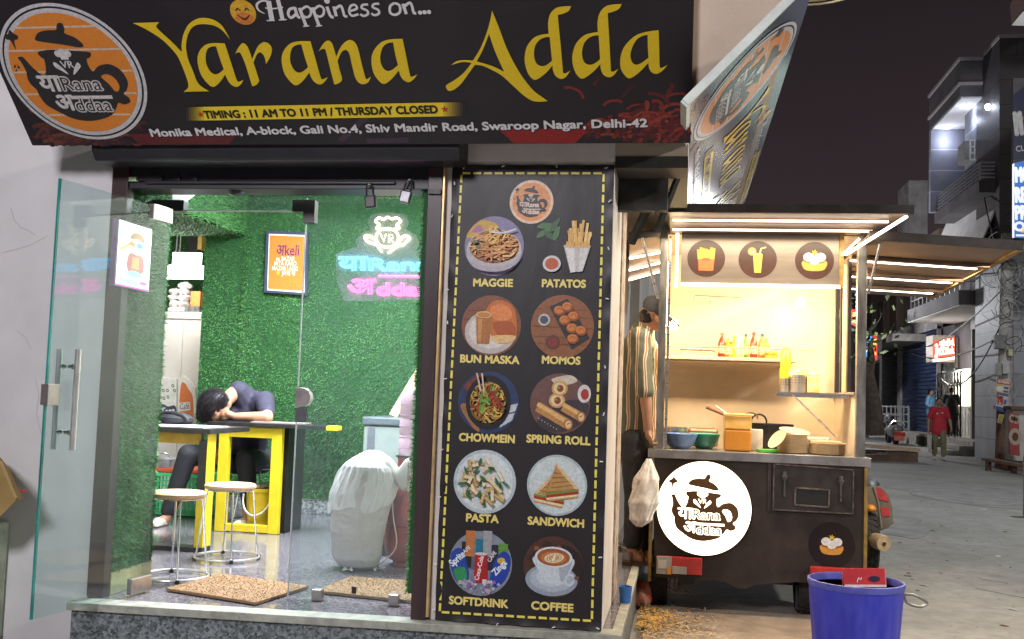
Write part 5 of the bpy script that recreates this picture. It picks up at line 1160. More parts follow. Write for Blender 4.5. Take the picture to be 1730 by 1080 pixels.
for a, b, lab in ((1111,1124,0),(1448,1464,1)):
    m = MB(); m.box(CX(a,600), CX(b,600), Yc+.01, Yc+.07, zc1, CZ(1124,372) if not lab else CZ(1462,400)); m.build('post', POSTM, CART, bevel=.003)
m = MB(); m.box(CX(1126,600)+.0, CX(1130,600), Yc+.02, Yc+.06, zc1, ztop); m.build('post_liner', STEEL, CART)
# interior
yb2 = 8.45; xi0, xi1 = xL+.02, xR-.03
zs = CZ(1235, 606, 7.98)
m = MB(); m.box(xi0, xi1, yb2, yb2+.02, zb0+.3, 2.62); m.build('back_wall', CREAM, CART)
m = MB(); m.box(xi0, xi1+.02, Yc+.1, yb2, 2.60, 2.62); m.build('inner_ceiling', mat('cart_ceiling_steel', (.62,.50,.36), .25, .6, var=.1), CART)
zside = CZ(1440, 668, 7.4)
m = MB(); m.box(xi1-.004, xi1+.012, Yc+.08, yb2, zc1, zside); m.build('side_panel', CREAM, CART)
m = MB(); m.box(xi1-.03, xi1+.02, Yc+.08, yb2, zside+.001, zside+.022); m.build('side_ledge', STEEL, CART)
for y_, w_, mt_ in ((yb2-.03, .022, BLACKM), (8.17, .030, BLACKM), (8.02, .028, CREAM), (7.83, .034, BLACKM)):
    m = MB(); m.box(xi1-.012, xi1+.012, y_-w_, y_+w_, zside+.023, 2.50); m.build('side_frame', mt_, CART)
m = MB(); m.box(xi1-.004, xi1+.004, 7.89, 8.12, zside+.03, zside+.36); m.build('side_notice', mat('golden_notice', (.60,.36,.12), .5, col2=(.75,.60,.38), scale=55), CART)
m = MB(); m.box(xi0, CX(1346,606,7.98), 7.98, 8.42, zs-.012, zs+.012); m.build('shelf', mat('shelf_board', (.55,.42,.32), .4, var=.1), CART)
zr_ = CZ(1235, 588, 7.99)
m = MB(); m.tube([(xi0,7.985,zr_),(CX(1372,588,7.98),7.985,zr_)], .006, 8); m.build('shelf_rail', STEEL, CART, smooth=True)
# little shelf on the right with its stay
zl = CZ(1350, 664, 7.7); a0, a1 = CX(1316,664,7.7), xi1-.02
m = MB(); m.box(a0, a1, 7.66, 7.98, zl-.014, zl+.002); m.box(a0-.02, a1, 7.65, 7.66, zl-.03, zl+.004); m.build('side_shelf', STEEL, CART)
m = MB(); m.bar((CX(1338,668,7.66),7.66,zl-.01), (CX(1410,735,7.5),7.45,CZ(1412,738,7.45)), .018, .008); m.build('shelf_stay', STEEL, CART)
# fascia with stickers
fa0, fa1 = CX(1150,478), CX(1418,486); zf0, zf1 = CZ(1285,482), CZ(1285,392)
m = MB(); m.box(fa0, fa1, Yc+.02, Yc+.04, zf0, zf1); m.build('fascia', mat('fascia_steel', (.20,.175,.155), .32, .6, var=.08, scale=3, stretch=(1,1,10)), CART)
m = MB(); m.box(fa1, fa1+.03, Yc+.01, Yc+.06, zf0, zf1); m.build('fascia_end', BRASS, CART)
m = MB(); m.box(CX(1150,480), CX(1419,486), Yc-.004, Yc+.016, zf0-.012, zf0+.008); m.build('led_strip', LED, CART)
m = MB(); m.tube([(fa0-.03,Yc+.05,zf0-.02),(fa0-.03,Yc+.05,zf1)], .010, 8); m.build('led_strip', LED, CART)
fs = Flat((0,Yc+.0195,zf0), (1,0,0), (0,0,1))
BRN = ink('#3a2622', .3)
def steamer(f, c, s, L):
    P = lambda x, y: (c[0]+x*s, c[1]+y*s)
    f.poly('#c98a3a', spline([P(-.62,-.02),P(.62,-.02),P(.62,-.45),P(.3,-.6),P(-.3,-.6),P(-.62,-.45)]), L); f.ellipse('#8a5526', P(0,-.03), .64*s, .16*s, L+1)
    for x, y in ((-.34,.2),(.34,.2),(0,.02)):
        f.ellipse('#d6d2cf', P(x,y), .30*s, .26*s, L+2+(0 if y > .1 else 1)); f.stroke('#6a6560', [P(x-.10,y-.02),P(x-.06,y-.02)], .03*s, L+5, False); f.stroke('#6a6560', [P(x+.06,y-.02),P(x+.10,y-.02)], .03*s, L+5, False)
    f.poly('#d9b330', [P(-.1,.35),P(-.14,.62),P(-.03,.5),P(.02,.68),P(.07,.5),P(.16,.58),P(.1,.36)], L+3)
for k, x in enumerate((1193, 1280, 1376)):
    c = fs.px(x, 438+x*.02-25); fs.ellipse(BRN, c, .128, .128, 1)
    P = lambda u, v: (c[0]+u*.1, c[1]+v*.1)
    if k == 0:
        for i in range(7): fs.stroke('#d9952f', [P(-.45+i*.15,-.2), P(-.55+i*.18,.62+.2*((i*3) % 4)/4)], .018, 2+i*.1, False)
        fs.poly('#c4572a', [P(-.55,-.05),P(.55,-.05),P(.48,-.85),P(-.48,-.85)], 4); fs.ellipse('#a9431f', P(0,-.08), .03, .012, 5)
    elif k == 1:
        fs.poly('#d6b53a', [P(-.3,.35),P(.32,.35),P(.22,-.9),P(-.2,-.9)], 2); fs.ellipse('#c98a28', P(-.38,.55), .028, .028, 3); fs.ellipse('#e6cf7a', P(-.38,.55), .020, .020, 4); fs.stroke('#d9c080', [P(.12,.35),P(.22,.75),P(.55,.85)], .010, 3, False); fs.ellipse('#e0cc66', P(0,.35), .031, .008, 4)
    else: steamer(fs, c, .115, 2)
    fs.build('sticker', CART)
fr_ = Flat((0,Yc-.0005,zb0), (1,0,0), (0,0,1)); c = fr_.px(1405, 921); fr_.ellipse(ink('#211714', .25), c, .150, .150, 1); steamer(fr_, c, .105, 2); fr_.build('sticker', CART)
# round backlit emblem
c0 = PY(1189, 859, Yc-.03); rr_ = 76/FPX*Yc
t = MB(); t.lathe([(rr_+.004,0),(rr_+.004,.030),(.0001,.030)], c0, 64, ax=(0,1,0)); LS = t.build('lit_sign', mat('sign_rim', (.35,.25,.10), .4, .6), CART)
fs = Flat(c0, (1,0,0), (0,0,1)); fs.ellipse(glow('sign_glow', (1.0,.86,.62), 4.2), (0,0), rr_, rr_, 1, n=64); fs.build('glow_face', LS)
logo(fs, (0,0), rr_, 3, mat('emblem_film', (.10,.045,.012), .5), glow('sign_letters', (1.0,.88,.66), 3.0), outline=True); fs.build('emblem', LS)
# hatch with two latches and an opening
q = [PY(*p, Yc-.018) for p in ((1308,784),(1442,794),(1441,868),(1306,861))]
m = MB(); m.prism([p for p in q], (0,.017,0)); HT = m.build('hatch', mat('hatch_black', (.022,.017,.015), .45, var=.4, scale=8), CART, bevel=.003)
wq = [PY(*p, Yc-.020) for p in ((1344,824),(1401,828),(1400,857),(1343,853))]
m = MB(); m.prism(wq, (0,.0015,0)); m.build('opening', mat('void_black', (.004,.004,.004), .6), HT)
m = MB()
for i in range(4): m.bar(wq[i], wq[(i+1) % 4], .010, .010, up=(0,1,0))
m.build('opening_frame', mat('worn_edge', (.16,.13,.11), .45, .5, var=.4, scale=30), HT)
m = MB()
for i in range(4): m.bar(q[i], q[(i+1) % 4], .009, .012, up=(0,1,0))
m.build('hatch_rim', mat('worn_edge2', (.10,.08,.07), .45, .4, var=.5, scale=26), HT)
for x, y in ((1326,806),(1421,814)):
    p = PY(x, y, Yc-.024); l_ = MB(); l_.box(p[0]-.012,p[0]+.012,p[1]-.006,p[1]+.006,p[2]-.02,p[2]+.035); l_.box(p[0]-.018,p[0]+.018,p[1]-.012,p[1],p[2]-.004,p[2]+.010); l_.box(p[0]-.006,p[0]+.006,p[1]-.004,p[1]+.004,p[2]-.13,p[2]-.02); l_.build('latch', mat('latch_grey', (.14,.13,.12), .4, .7, var=.4, scale=30), HT)
m = MB(); m.box(CX(1298,790), CX(1303,790), Yc-.008, Yc-.001, CZ(1300,864), CZ(1300,778)); m.box(CX(1318,780), CX(1436,785), Yc-.008, Yc-.001, CZ(1380,788), CZ(1380,781)); m.build('hatch_slot', ROOFD, CART)
# roof with raised rear flap
zfF, zfB = CZ(1300, 357, 6.72), CZ(1300, 397)
xa0, xa1, xb0, xb1 = CX(1131,350,6.72), CX(1540,365,6.72), CX(1132,400), CX(1470,405)
m = MB(); m.prism([(xa0,6.72,zfF),(xa1,6.72,zfF),(xb1,Yc+.04,zfB+.01),(xb0,Yc+.04,zfB+.01)], (0,0,.012)); FL = m.build('rear_flap', ROOFU, CART)
m = MB(); m.bar((xa0-.01,6.705,zfF+.012),(xa1+.01,6.705,zfF+.012), .03, .055); m.build('flap_edge', ROOFD, FL)
for k in (.30, .70):
    y = 6.72+(Yc-6.72)*k; z = zfF+(zfB-zfF)*k-.012; e0 = xa0+(xb0-xa0)*k+.02; e1 = xa1+(xb1-xa1)*k-.06
    m = MB(); m.box(e0, e1, y-.008, y+.008, z-.008, z+.004); m.build('led_strip', LED, FL)
    m = MB(); m.box(e0, e1, y+.05, y+.085, z-.004, z+.008); m.build('rib', ROOFU, FL)
def strip(a, b, nm='led_strip', par=CART): m = MB(); m.bar(a, b, .018, .014); m.build(nm, LED, par)
strip((xa1-.02,6.76,zfF-.02), (CX(1428,431),Yc-.01,CZ(1428,431)), par=FL)
strip((CX(1451,404),Yc-.02,CZ(1449,404)), (CX(1422,432),Yc-.02,CZ(1422,432)))
strip((xi0+.035, Yc+.09, CZ(1128,440)), (xi0+.035, Yc+.09, CZ(1128,550)))
m = MB(); m.box(xb0, xb1, Yc+.05, 9.3, 2.625, 2.66); m.build('roof', ROOFD, CART)
# right flap, hinged on the roof, held up by a stay
rp = [PY(1467,399,7.1), PY(1727,417,7.1), PY(1570,503,9.1), PY(1380,492,9.1)]
z_ = rp[2][2]
def flap(P, n, inset, lab):
    P = [np.array(p) for p in P]; up = np.array((0,0,.012))
    m = MB(); m.prism(P, up); f_ = m.build('side_flap', ROOFU, CART)
    m = MB(); m.bar(P[0]+(0,-.015,.004), P[1]+(0,-.015,.004), .03, .06); m.build('flap_edge', ROOFD, f_)
    m = MB(); m.bar(P[1]+(.01,0,0), P[2]+(.01,0,0), .035, .03); m.build('flap_trim', BRASS, f_)
    for k in n:
        a, b = P[0]*(1-k)+P[3]*k, P[1]*(1-k)+P[2]*k; d = b-a
        m = MB(); m.bar(a+d*.02-(0,0,.010), b-d*inset-(0,0,.010), .050, .020); m.build('led_strip', glow('led_strip_bright', (1.0,.86,.68), 8), f_)
        m = MB(); m.bar(a+d*.01-(0,.09,.008), b-d*.0-(0,.09,.008), .07, .022); m.build('rib', ROOFU, f_)
    return f_
flap(rp, (.34,.62,.86), .06, 'right')
m = MB(); m.tube([PY(1487,412,7.2), PY(1467,496,7.35)], .010, 8); m.build('flap_stay', STEEL, CART, smooth=True)
lp_ = [PY(1064,400,7.15), PY(1114,394,7.15), PY(1118,462,8.6), PY(1062,478,8.6)]
P = [lp_[0], lp_[1], lp_[2], lp_[3]]; m = MB(); m.prism(P, (0,0,.012)); f_ = m.build('side_flap', ROOFU, CART)
m = MB(); m.bar(P[0]+(0,-.01,0), P[1]+(0,-.01,0), .025, .05); m.build('flap_edge', ROOFD, f_)
for k in (.40,.66,.90):
    a, b = np.array(P[0])*(1-k)+np.array(P[3])*k, np.array(P[1])*(1-k)+np.array(P[2])*k
    m = MB(); m.bar(a-(0,0,.010), b-(0,0,.010), .03, .014); m.build('led_strip', LED, f_)
m = MB(); m.tube([PY(1085,402,7.1), PY(1112,505,7.3)], .010, 8); m.build('flap_stay', STEEL, CART, smooth=True)
# lamps of the interior
BULB = glow('warm_bulb', (1,.78,.45), 30)
for x, y, Y in ((1352,512,7.95), (1138,548,7.75)):
    p = PY(x, y, Y); MB().ell(p, (.035,.035,.042), 16).build('bulb', BULB, CART, smooth=True); lamp('cart_bulb', 'POINT', tuple(p-np.array((0,.06,0))), 50 if x > 1300 else 32, (1,.72,.36), .06)
lamp('cart_led_light', 'AREA', ((fa0+fa1)/2, Yc+.10, 2.14), 20, (1,.74,.44), 1.0, ((fa0+fa1)/2, 8.4, 1.35), sy=.06)
lamp('flap_led_light', 'AREA', ((fa0+fa1)/2, 6.95, 2.60), 48, (1,.80,.56), 1.3, ((fa0+fa1)/2, 6.7, 0), sy=.3)
lamp('side_flap_light', 'AREA', (1.9, 8.0, 2.42), 40, (1,.80,.56), 1.0, (2.0, 7.9, 0), sy=.8)
# running gear
TYRE = mat('tyre_rubber', (.018,.017,.017), .75, var=.4, scale=20)
def wheel(parent, c, r, w, nm='wheel', ax=(1,0,0)):
    ax = np.array(ax, float); ax /= np.linalg.norm(ax)
    W_ = MB().lathe([(r*.55,-w/2),(r*.93,-w/2),(r,-w*.36),(r,w*.36),(r*.93,w/2),(r*.55,w/2),(r*.55,-w/2)], c, 40, ax=ax).build(nm, TYRE, parent, smooth=True)
    m = MB(); up = np.array((0,0,1.)); sd = np.cross(ax, up)
    for i in range(34):
        t = 2*pi*i/34
        for s in (-1, 0, 1):
            o_ = np.array(c)+ax*s*w*.27+(up*cos(t+s*.05)+sd*sin(t+s*.05))*(r+.002); tn = -up*sin(t)+sd*cos(t); rd = up*cos(t)+sd*sin(t)
            m.obox(o_, ax*w*.10+tn*.006*s, tn*.010, rd*.005)
    m.build('tread', TYRE, W_)
    MB().lathe([(.0001,-w*.32),(r*.5,-w*.3),(r*.55,-w*.42),(r*.55,w*.42),(r*.5,w*.3),(.0001,w*.32)], c, 28, ax=ax).build('rim', mat('steel_rim', (.22,.21,.2), .5, .6, var=.3), W_, smooth=True)
yw = 7.62; wx = PY(1112,1000,yw)[0]
wheel(CART, (wx, yw, .225), .225, .125); wheel(CART, (PY(1360,1000,yw)[0], yw, .225), .225, .125)
m = MB(); m.box(wx+.08, PY(1340,990,yw)[0], yw-.03, yw+.03, .20, .26); m.build('axle', BLACKM, CART)
m = MB(); m.box(xL+.05, xR-.05, 7.5, 9.2, .33, .40); m.build('chassis', BLACKM, CART)
LGR, LRED, LORG = mat('lamp_grey', (.33,.31,.29), .35), mat('lamp_red', (.42,.030,.025), .25, var=.2, spec=.7), mat('lamp_amber', (.60,.22,.03), .3)
a, b = PY(1109,940,Yc-.03), PY(1186,974,Yc-.03)
def box2(x0, y0, x1, y1, Y, th, mt, nm, par, bev=.004): p, q = PY(x0,y0,Y), PY(x1,y1,Y); m = MB(); m.box(p[0],q[0],Y,Y+th,q[2],p[2]); return m.build(nm, mt, par, bevel=bev)
TLm = box2(1109,939,1186,973,Yc-.04,.036,LRED,'tail_lamp',CART,.008)
box2(1109.5,939.5,1134,971,Yc-.048,.007,LGR,'grey_lens',TLm,.002); box2(1112,946,1126,961,Yc-.052,.003,mat('paper_label',(.5,.46,.40),.7),'label',TLm,0); box2(1127,960,1134,971,Yc-.052,.003,LORG,'amber_lens',TLm,0); box2(1136,957,1160,971,Yc-.046,.005,LGR,'clear_lens',TLm,.001)
TRm = box2(1369,957,1442,985,Yc-.04,.036,LRED,'tail_lamp',CART,.008)
box2(1148,976,1174,998,Yc+.03,.02,BLACKM,'tow_bracket',CART); box2(1344,988,1384,1033,yw-.15,.02,BLACKM,'mud_flap',CART)
m = MB()
for i in range(7):
    a = PY(1128+rnd.uniform(0,25), 975, 7.5); m.tube([a, a+np.array((rnd.uniform(-.03,.05),-.02,-.06)), a+np.array((rnd.uniform(-.04,.08),-.03,-.10))], .004, 5)
m.build('loose_wires', mat('old_wire', (.35,.18,.12), .6, col2=(.1,.08,.07), scale=60), CART, smooth=True)
# bracket on the ceiling, round bolts
p = PY(1183, 511, 7.9); m = MB(); m.box(p[0]-.07, p[0]+.08, 7.88, 7.90, p[2]-.008, p[2]+.012); m.tube([p+np.array((-.05,-.01,.0)), p+np.array((-.04,-.01,.05)), p+np.array((.30,.10,.05))], .004, 6); m.build('ceiling_bracket', mat('grey_bracket', (.2,.17,.13), .5, .5), CART)

# ---------------------------------------------------------------- things on the cart
def bottle(x, yt, cap_, body, lab_, label, w=.030, r0=None):
    Y = 8.12; b = PY(x, 602, Y); top = PY(x, yt, Y)[2]; h = top-(zs+.013); z = zs+.013
    t = thing('sauce_bottle', label, 'bottle', (b[0], Y, z), group='sauce bottles on the cart shelf'); L = r0 or .030
    MB().lathe([(.0001,0),(L*.92,0),(L,.006),(L,h*.55),(L*.85,h*.66),(L*.42,h*.80),(L*.36,h*.88),(.0001,h*.88)], (b[0],Y,z), 20).build('bottle_body', body, t, smooth=True)
    MB().lathe([(L*.46,0),(L*.46,h*.115),(.0001,h*.12)], (b[0],Y,z+h*.88), 16).build('cap', cap_, t, smooth=True)
    if lab_: MB().lathe([(L+.001,h*.16),(L+.001,h*.46)], (b[0],Y,z), 20).build('paper_label', lab_, t, smooth=True)
pc = lambda n, c, r=.3: mat(n, c, r, var=.06, spec=.6)
RED_, YLW_, ORG_, GRN_, DKB_, WHT_ = pc('sauce_red',(.50,.03,.02)), pc('sauce_yellow',(.70,.46,.03)), pc('sauce_orange',(.65,.22,.02)), pc('sauce_green',(.08,.25,.04)), pc('cap_dark',(.03,.03,.06)), pc('cap_white',(.7,.68,.6))
LB_ = mat('bottle_label', (.70,.60,.45), .6, col2=(.5,.1,.05), scale=90)
for a in ((1219,562,RED_,pc('sauce_chilli',(.30,.03,.02)),LB_,'tall red sauce bottle with red cap at the left end of the shelf'),
          (1229,572,YLW_,ORG_,LB_,'short orange bottle with yellow cap beside the tall red one'),
          (1240,568,YLW_,YLW_,None,'plain yellow squeeze bottle, first of the two yellow ones'),
          (1234,578,RED_,YLW_,LB_,'small yellow bottle with red cap in front of the tall yellow ones'),
          (1246,565,WHT_,pc('sauce_mayo',(.66,.60,.40)),None,'creamy unlabelled bottle with white cap behind the yellow ones'),
          (1294,571,YLW_,pc('sauce_amber',(.55,.20,.02)),LB_,'short amber bottle at the right end of the row'),
          (1252,570,WHT_,pc('sauce_pale',(.68,.55,.22)),LB_,'pale yellow bottle with white cap'),
          (1259.5,564,DKB_,GRN_,LB_,'slim green sauce bottle with dark cap'),
          (1273,561,RED_,RED_,LB_,'red ketchup bottle with red cap right of the green one'),
          (1287,564,DKB_,ORG_,LB_,'orange bottle with dark cap at the right of the row')): bottle(a[0],a[1],a[2],a[3],a[4],a[5], r0=.024 if 'slim' in a[5] else .028)
p = PY(1302,601,8.1); m = MB(); m.box(p[0]-.045,p[0]+.05,8.06,8.16,zs+.013,zs+.07); m.build('yellow_packet', mat('snack_packet', (.70,.50,.05), .4, col2=(.55,.15,.03), scale=30), bevel=.012, label='yellow snack packet at the right end of the cart shelf', cat='packet')
m = MB(); p0, p1 = PY(1150,600,8.1), PY(1206,600,8.1)
for i in range(9): m.obox(((p0[0]+p1[0])/2+rnd.uniform(-.01,.01), 8.12+rnd.uniform(-.01,.01), zs+.016+i*.0065), ((p1[0]-p0[0])/2,rnd.uniform(-.006,.006),0), (0,.09,0), (0,0,.003))
m.build('paper_stack', mat('white_paper', (.62,.56,.46), .8, var=.2, scale=40), label='stack of white paper sheets at the left of the cart shelf', cat='paper')
# small shelf: yellow bottle, two steel holders with limes, packet
z = zl+.003; p = PY(1329,640,7.74); m = MB(); m.lathe([(.0001,0),(.040,0),(.042,.12),(.037,.122),(.037,.24),(.02,.27),(.0001,.275)], (p[0],7.84,z+.05), 20); m.build('yellow_squeeze_bottle', YLW_, smooth=True, label='big yellow squeeze bottle on the small side shelf', cat='bottle')
PERF = mat('perforated_steel', (.50,.45,.40), .3, .8, var=.1)
for x, r, h, lab in ((1326,.032,.10,'narrow perforated steel holder on the small side shelf'), (1348,.060,.125,'wide perforated steel holder with lime wedges on the small side shelf')):
    p = PY(x,660,7.72); t = thing('steel_holder', lab, 'holder', (p[0],7.73,z)); m = MB(); m.lathe([(.0001,0),(r,0),(r,h),(r-.004,h),(r-.004,.01),(.0001,.01)], (p[0],7.73,z), 28); m.build('holder_body', PERF, t, smooth=True)
    m = MB()
    for i in range(9):
        for k in range(3): a_ = -pi+i*pi/8; m.ell((p[0]+(r+.0008)*cos(a_), 7.73+(r+.0008)*sin(a_), z+h*(.55+.15*k)), (.0035,.0035,.0035), 6)
    m.build('perforations', mat('hole_dark', (.08,.06,.05), .6), t, kind='stuff')
    if r > .05:
        for x_, a_ in ((-.03,.3),(.012,-.3),(.035,.6)):
            m = MB(); c = np.array((p[0]+x_, 7.72, z+h+.005)); m.lathe([(.0001,-.012),(.040,-.010),(.042,0),(.040,.010),(.0001,.012)], c, 20, ax=(.3+a_,-1,.4)); m.build('lime_slice', mat('lime', (.35,.45,.06), .4, col2=(.62,.60,.30), scale=30), t, smooth=True)
p = PY(1373,655,7.72); m = MB(); m.box(p[0]-.042,p[0]+.042,7.69,7.75,z,z+.115); m.ell((p[0],7.72,z+.125), (.042,.03,.02), 12); m.build('chips_packet', mat('chips_packet_film', (.68,.58,.36), .35, col2=(.75,.45,.08), scale=22), bevel=.008, label='cream and yellow packet standing on the small side shelf by the frame', cat='packet')
# counter top
zk = zc1+.001
def bowl(x, y, r, h, mt, Y, label, inner=None, name='plastic_bowl'):
    p = PY(x, y, Y); t = thing(name, label, 'bowl', (p[0],Y,zk)); MB().lathe([(.0001,0),(r*.5,0),(r*.8,h*.4),(r,h),(r-.006,h+.002),(r*.76,h*.42),(r*.48,.012),(.0001,.012)], (p[0],Y,zk), 32).build('bowl_body', mt, t, smooth=True)
    if inner: MB().lathe([(r*.82,0),(.0001,.015)], (p[0],Y,zk+h*.62), 24).build('contents', inner, t, smooth=True)
    return t
bowl(1149,748,.122,.105,mat('marbled_blue', (.04,.12,.40), .3, col2=(.25,.38,.62), scale=9), 7.46, 'marbled blue bowl at the left end of the counter', WHT_)
bowl(1190,748,.112,.105,mat('aqua_plastic', (.10,.52,.40), .3, var=.1), 7.62, 'aqua green bowl behind the marbled blue one', mat('pale_batter', (.62,.56,.45), .5))
p = PY(1140,720,7.8); m = MB(); m.lathe([(.0001,0),(.09,0),(.095,.14),(.09,.14),(.085,.01),(.0001,.01)], (p[0],7.78,zk), 28); m.build('steel_pot', STEEL, smooth=True, label='shiny steel pot behind the two plastic bowls', cat='pot')
p = PY(1190,722,8.0); m = MB(); m.box(p[0]-.12,p[0]+.10,7.92,8.12,zk,zk+.135); m.build('steel_tiffin', mat('brown_tin', (.30,.20,.13), .35, .5), bevel=.02, label='low brown metal tin behind the aqua bowl', cat='tin')
# square sauce tub with ladles
p = PY(1246,757,7.42); t = thing('sauce_tub', 'square clear tub of orange chutney with a ladle standing in it', 'tub', (p[0],7.48,zk))
hh = CZ(1246,700,7.42)-zk; s_ = .098
m = MB(); m.prism([(p[0]-s_*.92,7.40,zk),(p[0]+s_*.92,7.40,zk),(p[0]+s_*.92,7.57,zk),(p[0]-s_*.92,7.57,zk)], (0,0,hh*.58)); m.build('chutney', mat('orange_chutney', (.55,.22,.03), .3, var=.06), t, bevel=.012)
m = MB(); m.prism([(p[0]-s_*.93,7.399,zk+hh*.582),(p[0]+s_*.93,7.399,zk+hh*.582),(p[0]+s_*.96,7.575,zk+hh*.582),(p[0]-s_*.96,7.575,zk+hh*.582)], (0,0,hh*.40)); m.build('stained_wall', mat('stained_tub', (.68,.36,.07), .35, col2=(.75,.48,.16), scale=16), t, bevel=.01)
m = MB(); zz_ = zk+hh*.985; m.tube([(p[0]-s_,7.39,zz_),(p[0]+s_,7.39,zz_),(p[0]+s_,7.58,zz_),(p[0]-s_,7.58,zz_)], .007, 8, 0, True); m.build('rim', mat('tub_rim', (.70,.45,.15), .3), t, smooth=True)
m = MB(); m.tube([(p[0]+.02,7.46,zk+hh*.8), PY(1193,688,7.5)], [.008,.011], 8); m.build('ladle_handle', mat('brown_handle', (.16,.05,.03), .45), t, smooth=True)
m = MB(); m.tube([(p[0]+.0,7.5,zk+hh*.8), PY(1209,686,7.56)], .006, 8); m.build('spoon_handle', WHT_, t, smooth=True)
p = PY(1276,750,7.62); m = MB(); m.box(p[0]-.05,p[0]+.05,7.6,7.68,zk,zk+.15); m.build('white_carton', mat('white_carton_board', (.62,.58,.50), .6), bevel=.004, label='plain white carton behind the chutney tub', cat='carton')
# wok with two loop handles
p = PY(1301,735,7.95); t = thing('black_wok', 'black iron wok with loop handle behind the chutney tub', 'wok', (p[0],7.95,zk)); IRON = mat('black_iron', (.02,.018,.017), .5, .3, var=.3)
zw_ = CZ(1301,716,7.95)-zk; m = MB(); m.lathe([(.0001,0),(.08,.004),(.14,zw_*.5),(.17,zw_),(.165,zw_),(.135,zw_*.5),(.0001,.012)], (p[0],7.95,zk), 32); m.build('wok_bowl', IRON, t, smooth=True)
m = MB(); m.tube([PY(1282+13*cos(a),712-12*sin(a),7.78) for a in np.linspace(-.6,pi+.6,16)], .007, 8); m.build('loop_handle', IRON, t, smooth=True)
m = MB(); m.tube([PY(1268+12*cos(a),706-8*sin(a),7.7) for a in np.linspace(-.3,pi+.4,14)], .006, 8); m.build('tongs_ring', CHROME, t, smooth=True)
# green packets, plates, napkins
for k in range(3):
    p = PY(1289+k*9,756,7.40+k*.03); m = MB(); m.obox((p[0],7.42+k*.03,zk+.012+.0*k), (.035,.01,0), (-.008,.03,0), (0,0,.011)); m.build('green_packet', mat('green_packet_film', (.10,.40,.06), .4, var=.2), bevel=.004, label=('green packet nearest the chutney tub' if k == 0 else 'middle green packet on the counter' if k == 1 else 'green packet nearest the tilted plate'), cat='packet', group='green packets on the counter')
BAGA = mat('leaf_plate', (.42,.30,.17), .7, var=.18, scale=12, stretch=(1,1,14))
PLT = mat('pulp_plate', (.60,.46,.30), .65, var=.08)
def plates(x, y, w, n, Y, label, lean=0):
    p = PY(x, y, Y); m = MB(); r = w/2/FPX*Y
    for i in range(n): k = i*.0075; m.lathe([(r*.62,0),(r*.9,.002),(r,.010),(r-.004,.0125),(r*.6,.004)], (p[0]+lean*k+rnd.uniform(-.002,.002), Y+.12, zk+k), 28)
    m.build('plate_stack', BAGA, label=label, cat='plate stack', group='stacks of leaf plates')
    return p, zk+n*.0075
p, z9 = plates(1343, 762, 52, 17, 7.36, 'taller stack of brown leaf plates beside the tilted plate', -.1)
m = MB(); m.lathe([(.0001,0),(.075,.003),(.105,.022),(.101,.022),(.072,.006),(.0001,.005)], (p[0]+.01, 7.52, z9+.004), 30, ax=(.12,-.2,1)); m.build('loose_plate', PLT, smooth=True, label='pale plate lying on the taller stack of leaf plates', cat='plate')
q = PY(1315,745,7.33); m = MB(); m.lathe([(.0001,0),(.060,.002),(.078,.014),(.075,.017),(.056,.006),(.0001,.005)], q+np.array((0,0,.005)), 30, ax=(-.62,-.35,.52)); m.build('tilted_plate', PLT, smooth=True, label='pale plate leaning on edge against the taller stack', cat='plate')
p, z9 = plates(1401, 765, 60, 10, 7.36, 'lower stack of brown leaf plates at the right end of the counter')
m = MB(); m.box(p[0]-.11,p[0]+.10,7.50,7.66,z9+.001,z9+.016); m.build('pale_tray', PLT, bevel=.006, label='pale rectangular tray on the lower stack of leaf plates', cat='tray')
for k in range(5):
    p = PY(1368+k*3,735-k*6,7.75); m = MB(); a_ = .2-.12*k; m.obox((p[0],7.78,zk+.012+k*.022), (.095*cos(a_),.095*sin(a_)*.4,.01*(k%2)), (-.05*sin(a_),.07*cos(a_),.012), (0,0,.009)); m.build('paper_bundle', mat('napkin_paper', (.64,.56,.46), .8, var=.12, scale=50), label='folded paper bundle in the heap by the right post, '+('lowest','second lowest','middle','second highest','topmost')[k], cat='paper bundle', group='paper bundles heaped on the counter')
